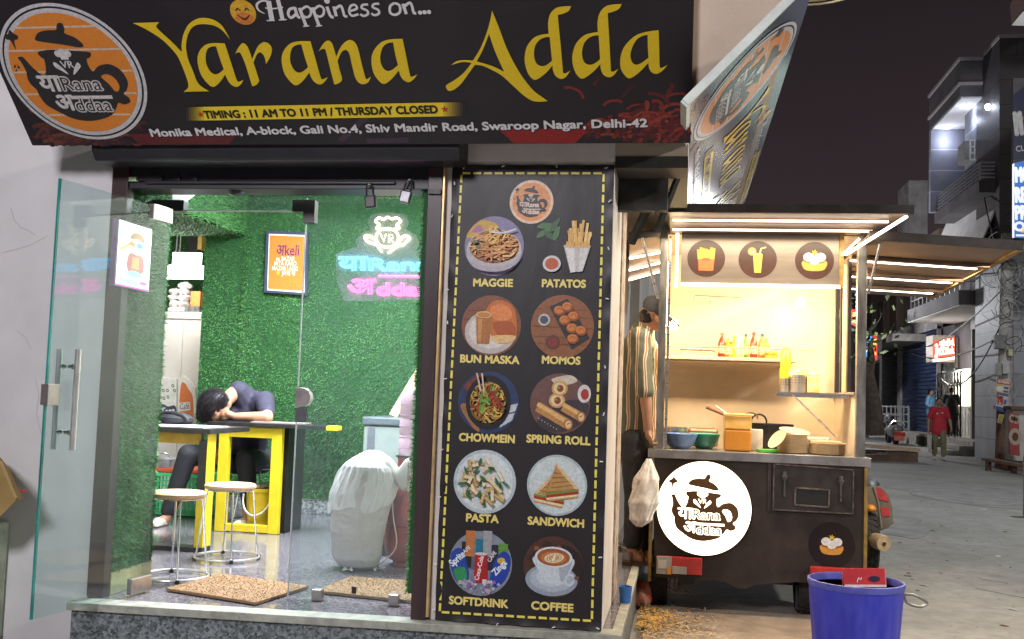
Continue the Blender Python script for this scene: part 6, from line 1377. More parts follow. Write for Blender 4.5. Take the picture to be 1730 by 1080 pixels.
# ================================================================ THE COOK, THE PAVEMENT EDGE, THINGS ROUND THE CART
def stripes_mat(name, cols, period, axis='X', rough=.75):
    m = bpy.data.materials.new(name); m.use_nodes = True; MATS[name] = m
    n, l = m.node_tree.nodes, m.node_tree.links; b = n['Principled BSDF']; b.inputs['Roughness'].default_value = rough
    tc = n.new('ShaderNodeTexCoord'); sx = n.new('ShaderNodeSeparateXYZ'); l.new(tc.outputs['Object'], sx.inputs[0])
    no = n.new('ShaderNodeTexNoise'); no.inputs['Scale'].default_value = 5; l.new(tc.outputs['Object'], no.inputs['Vector'])
    a0 = n.new('ShaderNodeMath'); a0.operation = 'MULTIPLY_ADD'; a0.inputs[1].default_value = period*.9; l.new(no.outputs['Fac'], a0.inputs[0]); l.new(sx.outputs[axis], a0.inputs[2])
    a = n.new('ShaderNodeMath'); a.operation = 'DIVIDE'; a.inputs[1].default_value = period; l.new(a0.outputs[0], a.inputs[0])
    f = n.new('ShaderNodeMath'); f.operation = 'FRACT'; l.new(a.outputs[0], f.inputs[0])
    r = n.new('ShaderNodeValToRGB'); r.color_ramp.interpolation = 'CONSTANT'; el = r.color_ramp.elements
    el[0].position = 0; el[0].color = (*lin(cols[0][1]),1); el[1].position = cols[1][0]; el[1].color = (*lin(cols[1][1]),1)
    for p, c in cols[2:]: q = el.new(p); q.color = (*lin(c),1)
    l.new(f.outputs[0], r.inputs[0]); l.new(r.outputs[0], b.inputs['Base Color'])
    nb = n.new('ShaderNodeTexNoise'); nb.inputs['Scale'].default_value = 14; l.new(tc.outputs['Object'], nb.inputs['Vector'])
    bp = n.new('ShaderNodeBump'); bp.inputs['Strength'].default_value = .5; bp.inputs['Distance'].default_value = .02; l.new(nb.outputs['Fac'], bp.inputs['Height']); l.new(bp.outputs[0], b.inputs['Normal'])
    return m
Q = lambda x, y, Y: np.array(PY(x, y, Y))
yc2 = 7.50
COOK = thing('person', 'cook in striped shirt, cap and sandals bending over the cart from the pavement', 'person', tuple(PZ(1070,948,.302)))
hp_, ch_, nk_, hd_ = Q(1074,728,yc2), Q(1078,605,yc2), Q(1090,552,yc2-.02), Q(1106,533,yc2-.02)
kn = [Q(1074,838,yc2-.05), Q(1082,842,yc2+.18)]; an = [Q(1068,930,yc2-.04), Q(1086,934,yc2+.2)]
sh = [Q(1080,572,yc2-.16), Q(1086,574,yc2+.16)]; el_ = [Q(1090,662,yc2-.20), Q(1104,650,yc2+.22)]; wr = [Q(1095,722,yc2-.17), Q(1112,712,yc2+.22)]
m = MB(); limb(m, (hp_, ch_), (.13,.15)); limb(m, (ch_, nk_), (.13,.065)); limb(m, (nk_, hd_), (.062,.07))
m.ell(hd_+np.array((0,0,.01)), (.098,.078,.11), 20, rot=np.array(Matrix.Rotation(.6, 3, 'Y'))); m.ell(hd_+np.array((.055,0,-.06)), (.055,.055,.06), 14)
m.ell(hd_+np.array((.105,0,-.035)), (.02,.014,.022), 8); m.ell(hd_+np.array((-.005,-.078,-.005)), (.020,.010,.032), 10)
for k in (0,1):
    limb(m, (sh[k], el_[k], wr[k]), (.058,.046,.032)); limb(m, (hp_, kn[k], an[k]), (.10,.065,.042)); limb(m, (an[k], np.array((an[k][0]+.03, an[k][1]-.02, .345)), np.array((an[k][0]+.13, an[k][1]-.03, .335))), (.04,.036,.028))
fingers(m, wr[0], wr[0]+np.array((.01,0,-.06)), (.1,-.1,-1), (0,1,0), 1); fingers(m, wr[1], wr[1]+np.array((.01,-.01,-.06)), (.1,-.1,-1), (0,1,0), -1)
m.build('body', SKIN, COOK, remesh=.0095)
SHIRT = stripes_mat('striped_shirt', [(0,(.10,.11,.075)),(.34,(.62,.56,.45)),(.46,(.34,.16,.06)),(.62,(.60,.52,.38)),(.70,(.12,.12,.09))], .062)
m = MB(); limb(m, (hp_+np.array((0,0,-.03)), ch_), (.152,.172)); limb(m, (ch_, nk_+np.array((-.02,0,-.04))), (.165,.085)); limb(m, (sh[0], ch_, sh[1]), (.085,.12,.085))
for k in (0,1): limb(m, (sh[k], el_[k]*.97+sh[k]*.03), (.082,.066))
m.build('striped_shirt', SHIRT, COOK, remesh=.0105)
JEANS = mat('dark_jeans', (.030,.032,.036), .8, var=.25, scale=10, bump=.45, bscale=26, stretch=(1,1,2))
m = MB(); limb(m, (hp_+np.array((0,0,.02)), hp_+np.array((0,0,-.10))), (.142,.13))
for k in (0,1): limb(m, (hp_+np.array((0,(-.06,.08)[k],-.05)), kn[k], an[k]+np.array((0,0,.06))), (.115,.082,.064))
m.build('jeans', JEANS, COOK, remesh=.011)
m = MB(); CAPM = mat('grey_cap', (.10,.11,.13), .8, var=.15, scale=30); Rc = np.array(Matrix.Rotation(.75, 3, 'Y'))
m.ell(hd_+np.array((.012,0,.045)), (.112,.092,.085), 20, rot=Rc)
o_ = hd_+np.array((.095,0,.000)); d_ = np.array((.72,0,-.69)); 
m.obox(o_+d_*.05, d_*.065, (0,.075,0), np.array((.69,0,.72))*.006)
m.build('cap', CAPM, COOK, remesh=.009)
m = MB(); m.ell(hd_+np.array((-.045,0,-.015)), (.075,.082,.075), 16); m.build('hair', HAIR, COOK, remesh=.011)
SAND = mat('brown_sandal', (.13,.065,.04), .7, var=.3, scale=20)
for a_ in an:
    c = np.array((a_[0]+.055, a_[1]-.02, 0)); m = MB(); m.prism([(c[0]-.12,c[1]-.04,.302),(c[0]+.12,c[1]-.05,.302),(c[0]+.15,c[1],.302),(c[0]+.12,c[1]+.05,.302),(c[0]-.12,c[1]+.04,.302)], (0,0,.022))
    for x in (-.06,.02,.085): m.tube([c+np.array((x, .050*cos(t), .322+.060*sin(t)*(1 if x<.08 else .75))) for t in np.linspace(0,pi,10)], .012, 6)
    m.build('sandal', SAND, COOK, smooth=True)
# carrier bag hanging on the side of the cart
p = Q(1078,855,7.22); t = thing('carrier_bag', 'white plastic carrier bag hanging from the left edge of the cart', 'bag', tuple(p))
POLY = mat('thin_polythene', (.80,.75,.71), .28, var=.06, scale=18, bump=.5, bscale=22, trans=.12)
def bg_(a, b):
    w = np.interp(b, [0,.1,.35,.7,.9,1], [.02,.075,.10,.085,.04,.015]); th = 2*pi*a; k = 1+.07*sin(5*th+7*b)+.05*sin(9*th-11*b)+.05*(abs(sin(8*th+2*sin(6*b)))-.5)+.10*noise.noise(Vector((cos(th)*2,sin(th)*2,b*7)))
    return Q(1080+14*b*b,890,7.22)*(1-b)+Q(1096,775,7.24)*b+np.array((w*k*cos(th)*.95, w*k*sin(th)*.7, 0))
m = MB(); m.grid(bg_, 90, 60, closed_u=True); m.build('bag_body', POLY, t, smooth=True, fix=False)
stool(PY(1086,940,8.25)[0], 8.25, .46, .15, .19, SEATB, 'chrome legged stool in the gap between the cook and the cart')
p = PZ(1056,1018,.303); m = MB(); m.lathe([(.0001,0),(.030,0),(.038,.09),(.034,.09),(.028,.006),(.0001,.006)], p, 24); m.build('blue_mug', mat('blue_plastic_mug', (.05,.20,.60), .35), smooth=True, label='small blue plastic mug on the pavement edge by the wall', cat='mug')
# crumpled red packet by the wheel
p = PZ(1083,1030,.002); m = MB(); m.grid(lambda a,b: p+np.array(((.10*sin(pi*b)+.012*sin(9*a*pi*2+3*b))*cos(2*pi*a)*.8, .09*sin(pi*b)*sin(2*pi*a)+.05, .19*(1-cos(pi*b))/2+.015*sin(7*2*pi*a)*sin(pi*b))), 36, 16, closed_u=True)
m.build('red_packet', mat('red_foil', (.50,.03,.02), .3, col2=(.62,.35,.25), scale=16, bump=.4, bscale=30), smooth=True, fix=False, label='crumpled red packet wedged between the step and the cart wheel', cat='packet')
# stone slabs over the drain
SLAB = mat('drain_slab_stone', (.17,.13,.10), .8, col2=(.29,.23,.18), scale=4, bump=.5, bscale=22, detail=8)
for k, (y0, y1, x0, x1, lab) in enumerate(((6.78,7.95,-.22,1.30,'broad worn stone slab over the drain, under the cart'), (6.12,6.76,-.20,1.22,'cracked stone slab in front of the cart, by the bucket'), (5.45,6.09,-.215,1.30,'nearest stone slab at the bottom edge, beside the step'))):
    m = MB(); N = 14; top = [(x0+(x1-x0)*i/N, y0+rnd.uniform(-.012,.012)) for i in range(N+1)]+[(x0+(x1-x0)*(N-i)/N, y1+rnd.uniform(-.012,.012)) for i in range(N+1)]
    m.prism([(x,y,.0) for x,y in top], (0,0,.028+.004*k)); m.build('drain_slab', SLAB, label=lab, cat='stone slab', group='stone slabs over the drain', bevel=.006)
# spilled noodles and scraps
m = MB(); g2 = np.random.default_rng(9)
for i in range(1500):
    sp = g2.random() < .6; px_, py_ = (g2.normal(1098,20), g2.normal(1046,11)) if sp else (g2.normal(1130,45), g2.normal(1052,18))
    p = PZ(px_, max(1018,py_), .034); 
    if p[0] < -.25 or p[1] < 5.2: continue
    a_ = g2.uniform(0,2*pi); L = g2.uniform(.006,.024); d = np.array((cos(a_),sin(a_),g2.normal(0,.15)))*L; z_u = np.array((0,0,.003+.010*g2.random()*(1 if sp else .3))); w = np.array((-sin(a_),cos(a_),0))*.0028
    m.add([p-d-w+z_u, p+d-w+z_u, p+d+w+z_u+np.array((0,0,.002)), p-d+w+z_u], [(0,1,2,3)], 0 if g2.random() < (.7 if sp else .25) else (1 if g2.random() < .6 else 2))
m.build('food_scraps', [mat('noodle_yellow', (.55,.30,.05), .6, var=.2), mat('scrap_pale', (.45,.36,.24), .7), mat('scrap_dark', (.08,.05,.04), .8)], kind='stuff', fix=False, label='yellow noodle scraps and litter scattered by the cart wheel', cat='litter')
# big blue bucket with a red carton inside
Yb = 5.62; c = PY(1446,980,Yb); rb = 74/FPX*Yb; zt2 = c[2]
BLU = mat('blue_bucket_plastic', (.035,.04,.46), .42, col2=(.075,.08,.55), scale=16, bump=.08, bscale=60, stretch=(1,1,.25), detail=9)
t = thing('blue_bucket', 'large deep blue plastic bucket on the road in front of the cart', 'bucket', (c[0],Yb,.034))
h = zt2-.034
def bk(a, b):
    th = 2*pi*a; r = rb*(.80+.17*b); fac = 1+.012*abs(cos(9*th))*min(1,(1-b)*9); return np.array((c[0]+r*fac*cos(th), Yb+r*fac*sin(th), .036+(h-.03)*b))
m = MB(); m.grid(bk, 180, 12, closed_u=True); m.lathe([(.0001,0),(rb*.8,0)], (c[0],Yb,.037), 48); m.build('bucket_body', BLU, t, smooth=True, solid=.006)
m = MB(); m.lathe([(rb*.955,h-.035),(rb*1.0,h-.032),(rb*1.02,h-.01),(rb*1.01,h),(rb*.97,h+.001),(rb*.955,h-.01),(rb*.955,h-.035)], (c[0],Yb,.034), 64); m.build('rim', mat('blue_rim', (.10,.11,.46), .4, var=.2, scale=12), t, smooth=True)
m = MB(); e_ = np.array((c[0]+rb*.99, Yb-.05, zt2-.05)); m.tube(spline([tuple(e_[[0,2]]), (e_[0]+.05,e_[2]-.005), (e_[0]+.085,e_[2]-.035), (e_[0]+.06,e_[2]-.055), (e_[0]+.01,e_[2]-.035)], False, 6) and [np.array((q[0], e_[1], q[1])) for q in spline([(e_[0]-.01,e_[2]), (e_[0]+.04,e_[2]+.0), (e_[0]+.10,e_[2]-.03), (e_[0]+.07,e_[2]-.055), (e_[0]+.01,e_[2]-.04), (e_[0]-.01,e_[2])], False, 6)], .007, 8); m.build('handle', mat('wire_grey', (.35,.33,.30), .4, .7), t, smooth=True)
r0 = PY(1459,981,Yb+.02); t = thing('red_carton', 'flattened red carton lying across the inside of the blue bucket', 'carton', tuple(r0))
m = MB(); ax = np.array((.103,.0,.006)); m.obox(r0+np.array((0,0,.012)), ax, (0,.03,-.012), (.0,.022,.040)); m.build('carton_body', mat('red_card', (.48,.02,.03), .45, var=.12), t, bevel=.004)
f = Flat(r0+np.array((0,-.042,.010)), (1,0,.06), (0,.4,.92)); f.ellipse('#1d1a3a', (.045,.006), .028, .014, 1); f.stroke('#d9c8c8', [(-.04,-.012),(-.03,.010),(-.022,.0),(-.015,.012)], .005, 1); f.stroke('#d9c8c8', [(-.10,-.03),(.10,-.03)], .012, 1, False); f.build('carton_print', t)
# motorcycle parked beyond the cart
Ym = 9.25; pm = PZ(1478,962,0); MO = thing('motorcycle', 'motorcycle with grey and red saddlebag parked beyond the right side of the cart', 'motorcycle', (PY(1478,900,Ym)[0], Ym, 0))
g = lambda x, y, Y=Ym: np.array(PY(x, y, Y))
OLV, RPN = mat('olive_canvas', (.13,.12,.10), .7, var=.25, scale=10, bump=.2), mat('red_panel', (.42,.04,.05), .55, var=.15)
prf = [(1462,824),(1476,822),(1490,824),(1502,836),(1508,858),(1510,884),(1500,893),(1476,901),(1466,890),(1462,860)]
m = MB(); m.prism([g(*q) for q in prf], (0,.22,0)); SB = m.build('saddlebag', OLV, MO, bevel=.025)
m = MB(); m.prism([g(x,y,Ym-.006) for x,y in ((1477,825),(1490,826),(1500,840),(1501,848),(1485,844))], (0,.004,0)); m.build('red_panel', RPN, SB)
m = MB(); m.prism([g(x,y,Ym-.006) for x,y in ((1487,857),(1503,857),(1504,872),(1490,873))], (0,.004,0)); m.build('red_panel', RPN, SB)
m = MB(); m.tube([g(x,y,Ym-.004) for x,y in ((1476,823),(1484,850),(1489,893))], .008, 6); m.tube([g(x,y,Ym-.004) for x,y in ((1464,850),(1470,884),(1486,896))], .005, 6); m.build('piping', mat('bag_piping', (.2,.19,.16), .6), SB, smooth=True)
m = MB(); m.ell(g(1471,859,Ym-.03), (.045,.05,.032), 14); m.build('indicator', mat('orange_lens', (.65,.25,.03), .25, spec=.7), MO, smooth=True)
ex = g(1494,919,Ym-.25); m = MB(); m.lathe([(.0001,-.004),(.018,-.004),(.020,.004),(.062,.004),(.066,.016),(.066,.10),(.058,.5),(.0001,.5)], ex, 28, ax=(-.35,1,.05)); m.build('exhaust', mat('cream_exhaust', (.55,.42,.27), .4, .3, var=.2), MO, smooth=True)
m = MB(); m.lathe([(.0001,-.002),(.016,-.002),(.016,.003)], ex+np.array((0,-.004,0)), 16, ax=(-.35,1,.05)); m.build('exhaust_bore', mat('bore_dark', (.03,.02,.015), .6), MO)
wheel(MO, tuple(np.array((g(1466,930,Ym+.1)[0], Ym+.15, .30))), .30, .12, 'rear_wheel', (1,0,0))
wheel(MO, tuple(np.array((g(1466,930,Ym+.1)[0]+.02, Ym+1.5, .30))), .30, .11, 'front_wheel', (1,0,0))
m = MB(); x = g(1466,930,Ym+.1)[0]; m.bar((x,Ym+.2,.62),(x,Ym+1.1,.70),.16,.16); m.bar((x,Ym+.15,.30),(x,Ym+.7,.45),.05,.06); m.bar((x,Ym+1.5,.30),(x,Ym+1.25,.95),.05,.06); m.build('frame', BLACKM, MO, bevel=.02)
m = MB(); m.ell((x,Ym+.45,.78), (.14,.40,.06), 16); m.build('seat', mat('seat_vinyl', (.02,.02,.02), .5), MO, smooth=True)
m = MB(); m.ell((x,Ym+.98,.82), (.14,.26,.13), 16); m.build('fuel_tank', mat('tank_paint', (.05,.03,.03), .25), MO, smooth=True)
m = MB(); m.tube([(x-.33,Ym+1.12,1.02),(x-.1,Ym+1.25,1.0),(x+.1,Ym+1.25,1.0),(x+.33,Ym+1.12,1.02)], .013, 8); m.build('handlebar', CHROME, MO, smooth=True)
m = MB(); m.prism([g(x_,y_,Ym-.06) for x_,y_ in ((1461,872),(1466,875),(1475,918),(1472,924),(1461,928))], (0,.02,0)); m.build('mud_guard', mat('pale_guard', (.32,.28,.22), .5), MO)
# cardboard box on the plinth at the left edge
t = thing('cardboard_box', 'tilted brown cardboard box on the cement plinth at the left edge', 'box', tuple(PY(5,865,5.0)))
K = lambda x, y, Y: np.array(PY(x, y, Y))
CB = mat('brown_card', (.34,.22,.075), .8, var=.12, scale=9); CB2 = mat('brown_card_dark', (.22,.135,.05), .8, var=.15, scale=9)
fr4 = [K(-40,770,4.97), K(4,778,4.97), K(30,842,4.97), K(-10,884,4.97), K(-50,890,4.97)]
m = MB(); m.prism(fr4, (-.15,.19,0)); m.build('box_body', CB, t)
m = MB(); m.prism([K(4,777,4.955),K(14,790,4.955),K(39,842,4.955),K(31,846,4.955)], (-.15,.19,0)); m.build('flap', CB2, t)
m = MB(); m.prism([K(-50,770,4.962),K(4,779,4.962),K(30,841,4.962),K(25,843,4.962),K(0,784,4.962),K(-50,776,4.962)], (0,.006,0)); m.build('tape_edge', mat('card_tape', (.42,.30,.13), .4), t)
m = MB(); p = K(36,831,4.94); m.tube([p, p+np.array((.012,-.006,.006)), p+np.array((.022,-.004,.004)), p+np.array((.032,0,.012))], [.006,.008,.006,.003], 8); m.build('red_tag', mat('red_tag', (.5,.02,.03), .4), t, smooth=True)
# pale curved pipe peeping in at the top edge
m = MB(); pt = lambda q: [np.array(PY(x, y, 5.6)) for x, y in q]
m.tube(pt([(1330,9),(1362,8.5),(1385,7),(1405,4),(1425,-1),(1450,-9)]), .0055, 8); m.tube(pt([(1330,1),(1362,1),(1385,-.5),(1405,-4),(1425,-9)]), .009, 8)
m.build('awning_hoop', mat('cream_pipe', (.62,.56,.34), .4), smooth=True, label='pale curved awning hoop at the top edge above the side board', cat='awning hoop')
# ================================================================ THE STREET BEYOND
def brick_mat(name, col, mortar, sc, bw, rh, rough=.6, off=.5):
    m = bpy.data.materials.new(name); m.use_nodes = True; MATS[name] = m
    n, l = m.node_tree.nodes, m.node_tree.links; b = n['Principled BSDF']; b.inputs['Roughness'].default_value = rough
    tc = n.new('ShaderNodeTexCoord'); sx = n.new('ShaderNodeSeparateXYZ'); l.new(tc.outputs['Object'], sx.inputs[0]); cb = n.new('ShaderNodeCombineXYZ')
    ad = n.new('ShaderNodeMath'); ad.operation = 'ADD'; l.new(sx.outputs['X'], ad.inputs[0]); l.new(sx.outputs['Y'], ad.inputs[1]); l.new(ad.outputs[0], cb.inputs[0]); l.new(sx.outputs['Z'], cb.inputs[1])
    br = n.new('ShaderNodeTexBrick'); l.new(cb.outputs[0], br.inputs['Vector']); br.inputs['Scale'].default_value = sc; br.inputs['Brick Width'].default_value = bw; br.inputs['Row Height'].default_value = rh
    br.inputs['Mortar Size'].default_value = .012; br.offset = off; c = lin(col); br.inputs['Color1'].default_value = (*c,1); br.inputs['Color2'].default_value = (*[v*1.25 for v in c],1); br.inputs['Mortar'].default_value = (*lin(mortar),1)
    no = n.new('ShaderNodeTexNoise'); no.inputs['Scale'].default_value = 1.5; no.inputs['Detail'].default_value = 8; l.new(tc.outputs['Object'], no.inputs['Vector'])
    mr = n.new('ShaderNodeMapRange'); l.new(no.outputs['Fac'], mr.inputs[0]); mr.inputs[3].default_value = .6; mr.inputs[4].default_value = 1.3
    mx = n.new('ShaderNodeMixRGB'); mx.blend_type = 'MULTIPLY'; mx.inputs[0].default_value = 1; l.new(br.outputs['Color'], mx.inputs[1]); l.new(mr.outputs[0], mx.inputs[2]); l.new(mx.outputs[0], b.inputs['Base Color'])
    return m
TILE = brick_mat('facade_tile', (.060,.053,.055), (.022,.02,.02), 1.0, 2.4, .78)
TILEB = brick_mat('bay_tile', (.20,.20,.25), (.55,.56,.62), 1.0, 40, .78)
PLAS = mat('old_plaster', (.34,.32,.32), .85, var=.3, scale=1.2, bump=.2, bscale=12, detail=8)
PLASD = mat('dark_plaster', (.075,.068,.072), .85, var=.35, scale=1.1, detail=8)
WHP = mat('white_ceiling_paint', (.60,.58,.58), .8, var=.12, scale=2)
CONC = mat('street_concrete', (.30,.28,.25), .85, var=.35, scale=2.5, bump=.3, bscale=20, detail=8)
def shutter_mat(name, col, c2):
    m = mat(name, col, .42, .5, col2=c2, scale=3, stretch=(1,.3,2)); n, l = m.node_tree.nodes, m.node_tree.links; b = n['Principled BSDF']
    tc = [q for q in n if q.type == 'TEX_COORD'][0]; sx = n.new('ShaderNodeSeparateXYZ'); l.new(tc.outputs['Object'], sx.inputs[0])
    s = n.new('ShaderNodeMath'); s.operation = 'MULTIPLY'; s.inputs[1].default_value = 2*pi/.16; l.new(sx.outputs['Z'], s.inputs[0]); q = n.new('ShaderNodeMath'); q.operation = 'SINE'; l.new(s.outputs[0], q.inputs[0])
    bp = n.new('ShaderNodeBump'); bp.inputs['Strength'].default_value = 1; bp.inputs['Distance'].default_value = .06; l.new(q.outputs[0], bp.inputs['Height']); l.new(bp.outputs[0], b.inputs['Normal']); return m
SHB, SHG = shutter_mat('blue_shutter', (.035,.07,.20), (.12,.17,.32)), shutter_mat('grey_shutter', (.07,.07,.075), (.16,.16,.165))
XF = 9.5
yA = PX(1689,65,XF)[1]; zA = PX(1689,65,XF)[2]
A = thing('balcony_building', 'dark tiled building with a floodlit balcony on the right of the street', 'building', (12, yA+4, 0))
m = MB(); m.box(XF, 26, yA, yA+2.6, 0, zA); m.build('tile_pier', TILE, A)
m = MB(); m.box(XF-.03, 26, yA-.03, yA+2.65, zA, zA+.12); m.build('coping', mat('coping_stone', (.42,.38,.38), .7), A)
yP = PX(1660,100,XF)[1]; xP = PY(1622,100,yP)[0]; zP = PY(1622,100,yP)[2]; yPf = PX(1570,172,xP)[1]; zPb = PY(1622,142,yP)[2]; zCe = PY(1620,163,yP)[2]
xb_ = XF+1.2
m = MB(); m.box(xb_, 26, yA+2.6, yPf+1.0, 0, zCe+.3); m.build('bay_wall', WHP, A)
m = MB(); m.box(xP, 26, yP, yPf, zPb+.02, zP); m.build('roof_parapet', PLASD, A)
m = MB()
for z in (zP, zPb): m.box(xP-.06, xP+.06, yP-.06, yPf, z-.05, z+.05); m.box(xP+.06, XF, yP-.06, yP+.02, z-.05, z+.05)
m.build('parapet_moulding', mat('moulding', (.32,.29,.30), .7), A)
m = MB(); m.box(xP, xb_, yP, yPf, zCe, zPb+.019); m.build('balcony_soffit_band', PLASD, A)
m = MB(); m.box(xP+.05, xb_, yP+.05, yPf-.05, zCe-.06, zCe-.003); m.build('balcony_ceiling', WHP, A)
zBf = PX(1654,305,XF-.65)[2]; yBn = yA+.4; xBn = PY(1654,305,yBn)[0]; zBf = PY(1654,305,yBn)[2]
m = MB(); m.box(xP, xb_, yPf-.3, yPf, zBf, zCe-.06); m.build('bay_end_wall', TILEB, A)
m = MB(); m.box(XF+.004, xb_, yA+2.61, yP+2.2, zBf, zCe-.06); m.build('bay_side_wall', TILEB, A)
m = MB(); m.box(xBn, xb_, yBn, yPf, zBf-.38, zBf); m.build('balcony_slab', PLASD, A)
RAIL = mat('steel_rail', (.38,.38,.40), .35, .7)
def railing(par, x, y0, y1, z0, z1, n, nb, nm='railing', near=None):
    m = MB()
    for k in range(nb): z = z0+(z1-z0)*(k+1)/nb; m.bar((x,y0,z),(x,y1,z),.045); 
    if near:
        for k in range(nb): z = z0+(z1-z0)*(k+1)/nb; m.bar((x,y0,z),(near,y0,z),.045)
    for i in range(n): y = y0+(y1-y0)*i/(n-1); m.bar((x,y,z0),(x,y,z1),.05)
    m.build(nm, RAIL, par)
railing(A, xBn+.05, yBn+.1, yPf-.3, zBf, PY(1690,258,yA)[2]-.2, 8, 5, near=XF)
for x, y in ((1599,217),(1634,182),):
    p = PX(x, y, xP+.75); p[2] = zCe-.09; p = p if False else PZ(x, y, zCe-.10)
    b = MB().lathe([(.10,0),(.12,.04),(.0001,.05)], p, 16); b.build('ceiling_lamp', glow('balcony_lamp', (.75,.84,1.0), 30), A); lamp('balcony_light', 'POINT', (p[0], p[1], p[2]-.45), 22, (.72,.80,1.0), .1)
p = PX(1673,135+46,XF-.05); MB().ell((XF-.12, p[1], p[2]), (.1,.1,.1), 10).build('wall_lamp', glow('balcony_lamp', (.75,.84,1.0), 30), A); lamp('wall_light', 'POINT', (XF-.5, p[1]+.5, p[2]), 14, (.72,.80,1.0), .1)
q = PY(1640,255,yP+.9); AC = thing('air_conditioner', 'white window air conditioner on the lit balcony', 'air conditioner', tuple(q))
a, b = PY(1630,238,yP+.9), PY(1655,270,yP+.9); m = MB(); m.box(a[0], b[0], yP+.9, yP+1.8, b[2], a[2]); m.build('casing', mat('ac_casing', (.25,.25,.25), .6), AC)
m = MB(); w = (b[0]-a[0])
for i in range(3):
    m.bar((a[0]+w*(.35+.32*i), yP+.88, b[2]),(a[0]+w*(.35+.32*i), yP+.88, a[2]),.05,.05,up=(0,1,0))
for k in range(4): z = b[2]+(a[2]-b[2])*k/3; m.bar((a[0]+w*.35, yP+.87, z),(b[0], yP+.87, z),.05,.05)
m.build('grille', mat('ac_white', (.7,.7,.7), .5), AC)
m = MB(); m.box(xb_-.06, xb_-.002, yP+2.4, yP+3.5, zBf, zBf+2.1); m.build('balcony_door', mat('door_grey', (.15,.15,.17), .5), A)
z1s = PY(1620,515,yA)[2]; z1t = PY(1620,490,yA)[2]; x1s = PY(1620,515,yA)[0]; y1f = PX(1533,547,x1s)[1]
m = MB(); m.box(x1s, 26, yA+.03, y1f, z1s+.012, z1t+.0); m.build('first_floor_band', PLASD, A)
m = MB(); m.box(x1s+.03, 26, yA+.06, y1f-.03, z1s-.02, z1s+.01); m.build('first_floor_soffit', WHP, A)
railing(A, x1s+.1, yA+.2, y1f-.2, z1t, z1t+1.2, 12, 4, near=XF)
zm = PY(1600,432,yA)[2]
m = MB(); m.prism([(x1s+.5,yA+.5,zm-.3),(x1s+.5,yA+8,zm-.3),(XF+.3,yA+8,zm+2.2),(XF+.3,yA+.5,zm+2.2)], (0,0,.12)); m.build('sloping_slab', WHP, A)
m = MB(); m.box(XF+.3, 26, yA+2.66, y1f, z1t+.01, zBf-.39); m.build('first_floor_wall', PLASD, A)
# ground floor: platform, shops
XS = 9.9
PFz = .46
G_ = thing('shop_plinth', 'long concrete plinth with steps in front of the shuttered shops', 'plinth', (9.4, 45, 0))
m = MB(); m.box(9.0, XS+.3, yA+3.2, 66, 0, PFz); m.build('plinth_top', CONC, G_)
for k in range(3): m = MB(); m.box(9.0-.0-.42*(3-k)+.42, 9.7, yA+.9+.0*k, yA+3.19, PFz*k/3+.001, PFz*(k+1)/3); m.build('step', CONC, G_, bevel=.02)
m = MB(); m.box(8.99, 9.02, yA+4.5, yA+6.2, .05, PFz-.08); m.box(8.99, 9.02, yA+7.2, yA+9.0, .05, PFz-.08); m.build('drain_recess', mat('recess_dark', (.02,.018,.016), .9), G_)
SH = thing('shop_row', 'row of shuttered shops under the balcony building', 'shop front', (XS+.3, 46, PFz))
m = MB(); m.box(XS+.12, 26, yA+.9, 70, 0, z1s-.03); m.build('shop_wall', PLASD, SH)
def on(x, y, X=XS): return PX(x, y, X)
def shut(x0, x1, ytop0, mt, nm='roller_shutter'):
    y0, y1 = on(x1,700)[1], on(x0,700)[1]; zt_ = on(x1, ytop0)[2]; m = MB(); m.box(XS, XS+.06, y0, y1, PFz+.002, zt_); m.build(nm, mt, SH)
    m = MB(); m.box(XS-.10, XS+.05, y0-.12, y0-.01, PFz+.002, zt_+.1); m.box(XS-.10, XS+.05, y1+.01, y1+.12, PFz+.002, zt_+.1); m.box(XS-.12, XS+.10, y0-.12, y1+.12, zt_+.002, zt_+.45); m.build('shutter_guides', PLAS, SH)
shut(1524,1586,556,SHB); shut(1489,1519,577,SHG); shut(1647,1686,548,SHG)
# cash machine room
y0, y1 = on(1642,700)[1], on(1592,700)[1]
m = MB(); m.box(XS-.02, XS+.1, y0, y1, PFz+.002, on(1642,622)[2]); m.build('cash_room_wall', mat('cash_room', (.55,.53,.48), .6), SH)
m = MB(); m.box(XS-.10, XS-.025, y0+.1, y0+2.2, PFz+1.1, on(1642,628)[2]); m.build('cash_room_light', glow('cash_room_glow', (1,.93,.72), 1.4), SH)
p = on(1625,620,XS-.3); lamp('cash_room_lamp', 'POINT', (XS-.7, (y0+y1)/2-1, p[2]-.1), 70, (1,.95,.85), .1)
m = MB(); m.box(XS-.06, XS-.025, y1-2.0, y1-.8, PFz+1.55, PFz+2.5); m.build('notice', mat('notice_grey', (.40,.42,.42), .5, col2=(.2,.22,.22), scale=4), SH)
GATE = thing('lattice_gate', 'folding lattice gate in front of the cash machine room', 'gate', (XS-.35, y0+1, PFz)); m = MB()
for i in range(9): y = y0+.1+i*.42; m.bar((XS-.35,y,PFz+.02),(XS-.35,y,PFz+2.3),.05)
for i in range(8):
    y = y0+.1+i*.42
    for k in range(4): m.bar((XS-.37,y,PFz+.1+k*.55),(XS-.37,y+.42,PFz+.6+k*.55),.03)
for z in (PFz+.1, PFz+2.3): m.bar((XS-.33,y0+.1,z),(XS-.33,y0+3.5,z),.05)
m.build('lattice', mat('gate_dark', (.05,.05,.05), .5, .4), GATE)
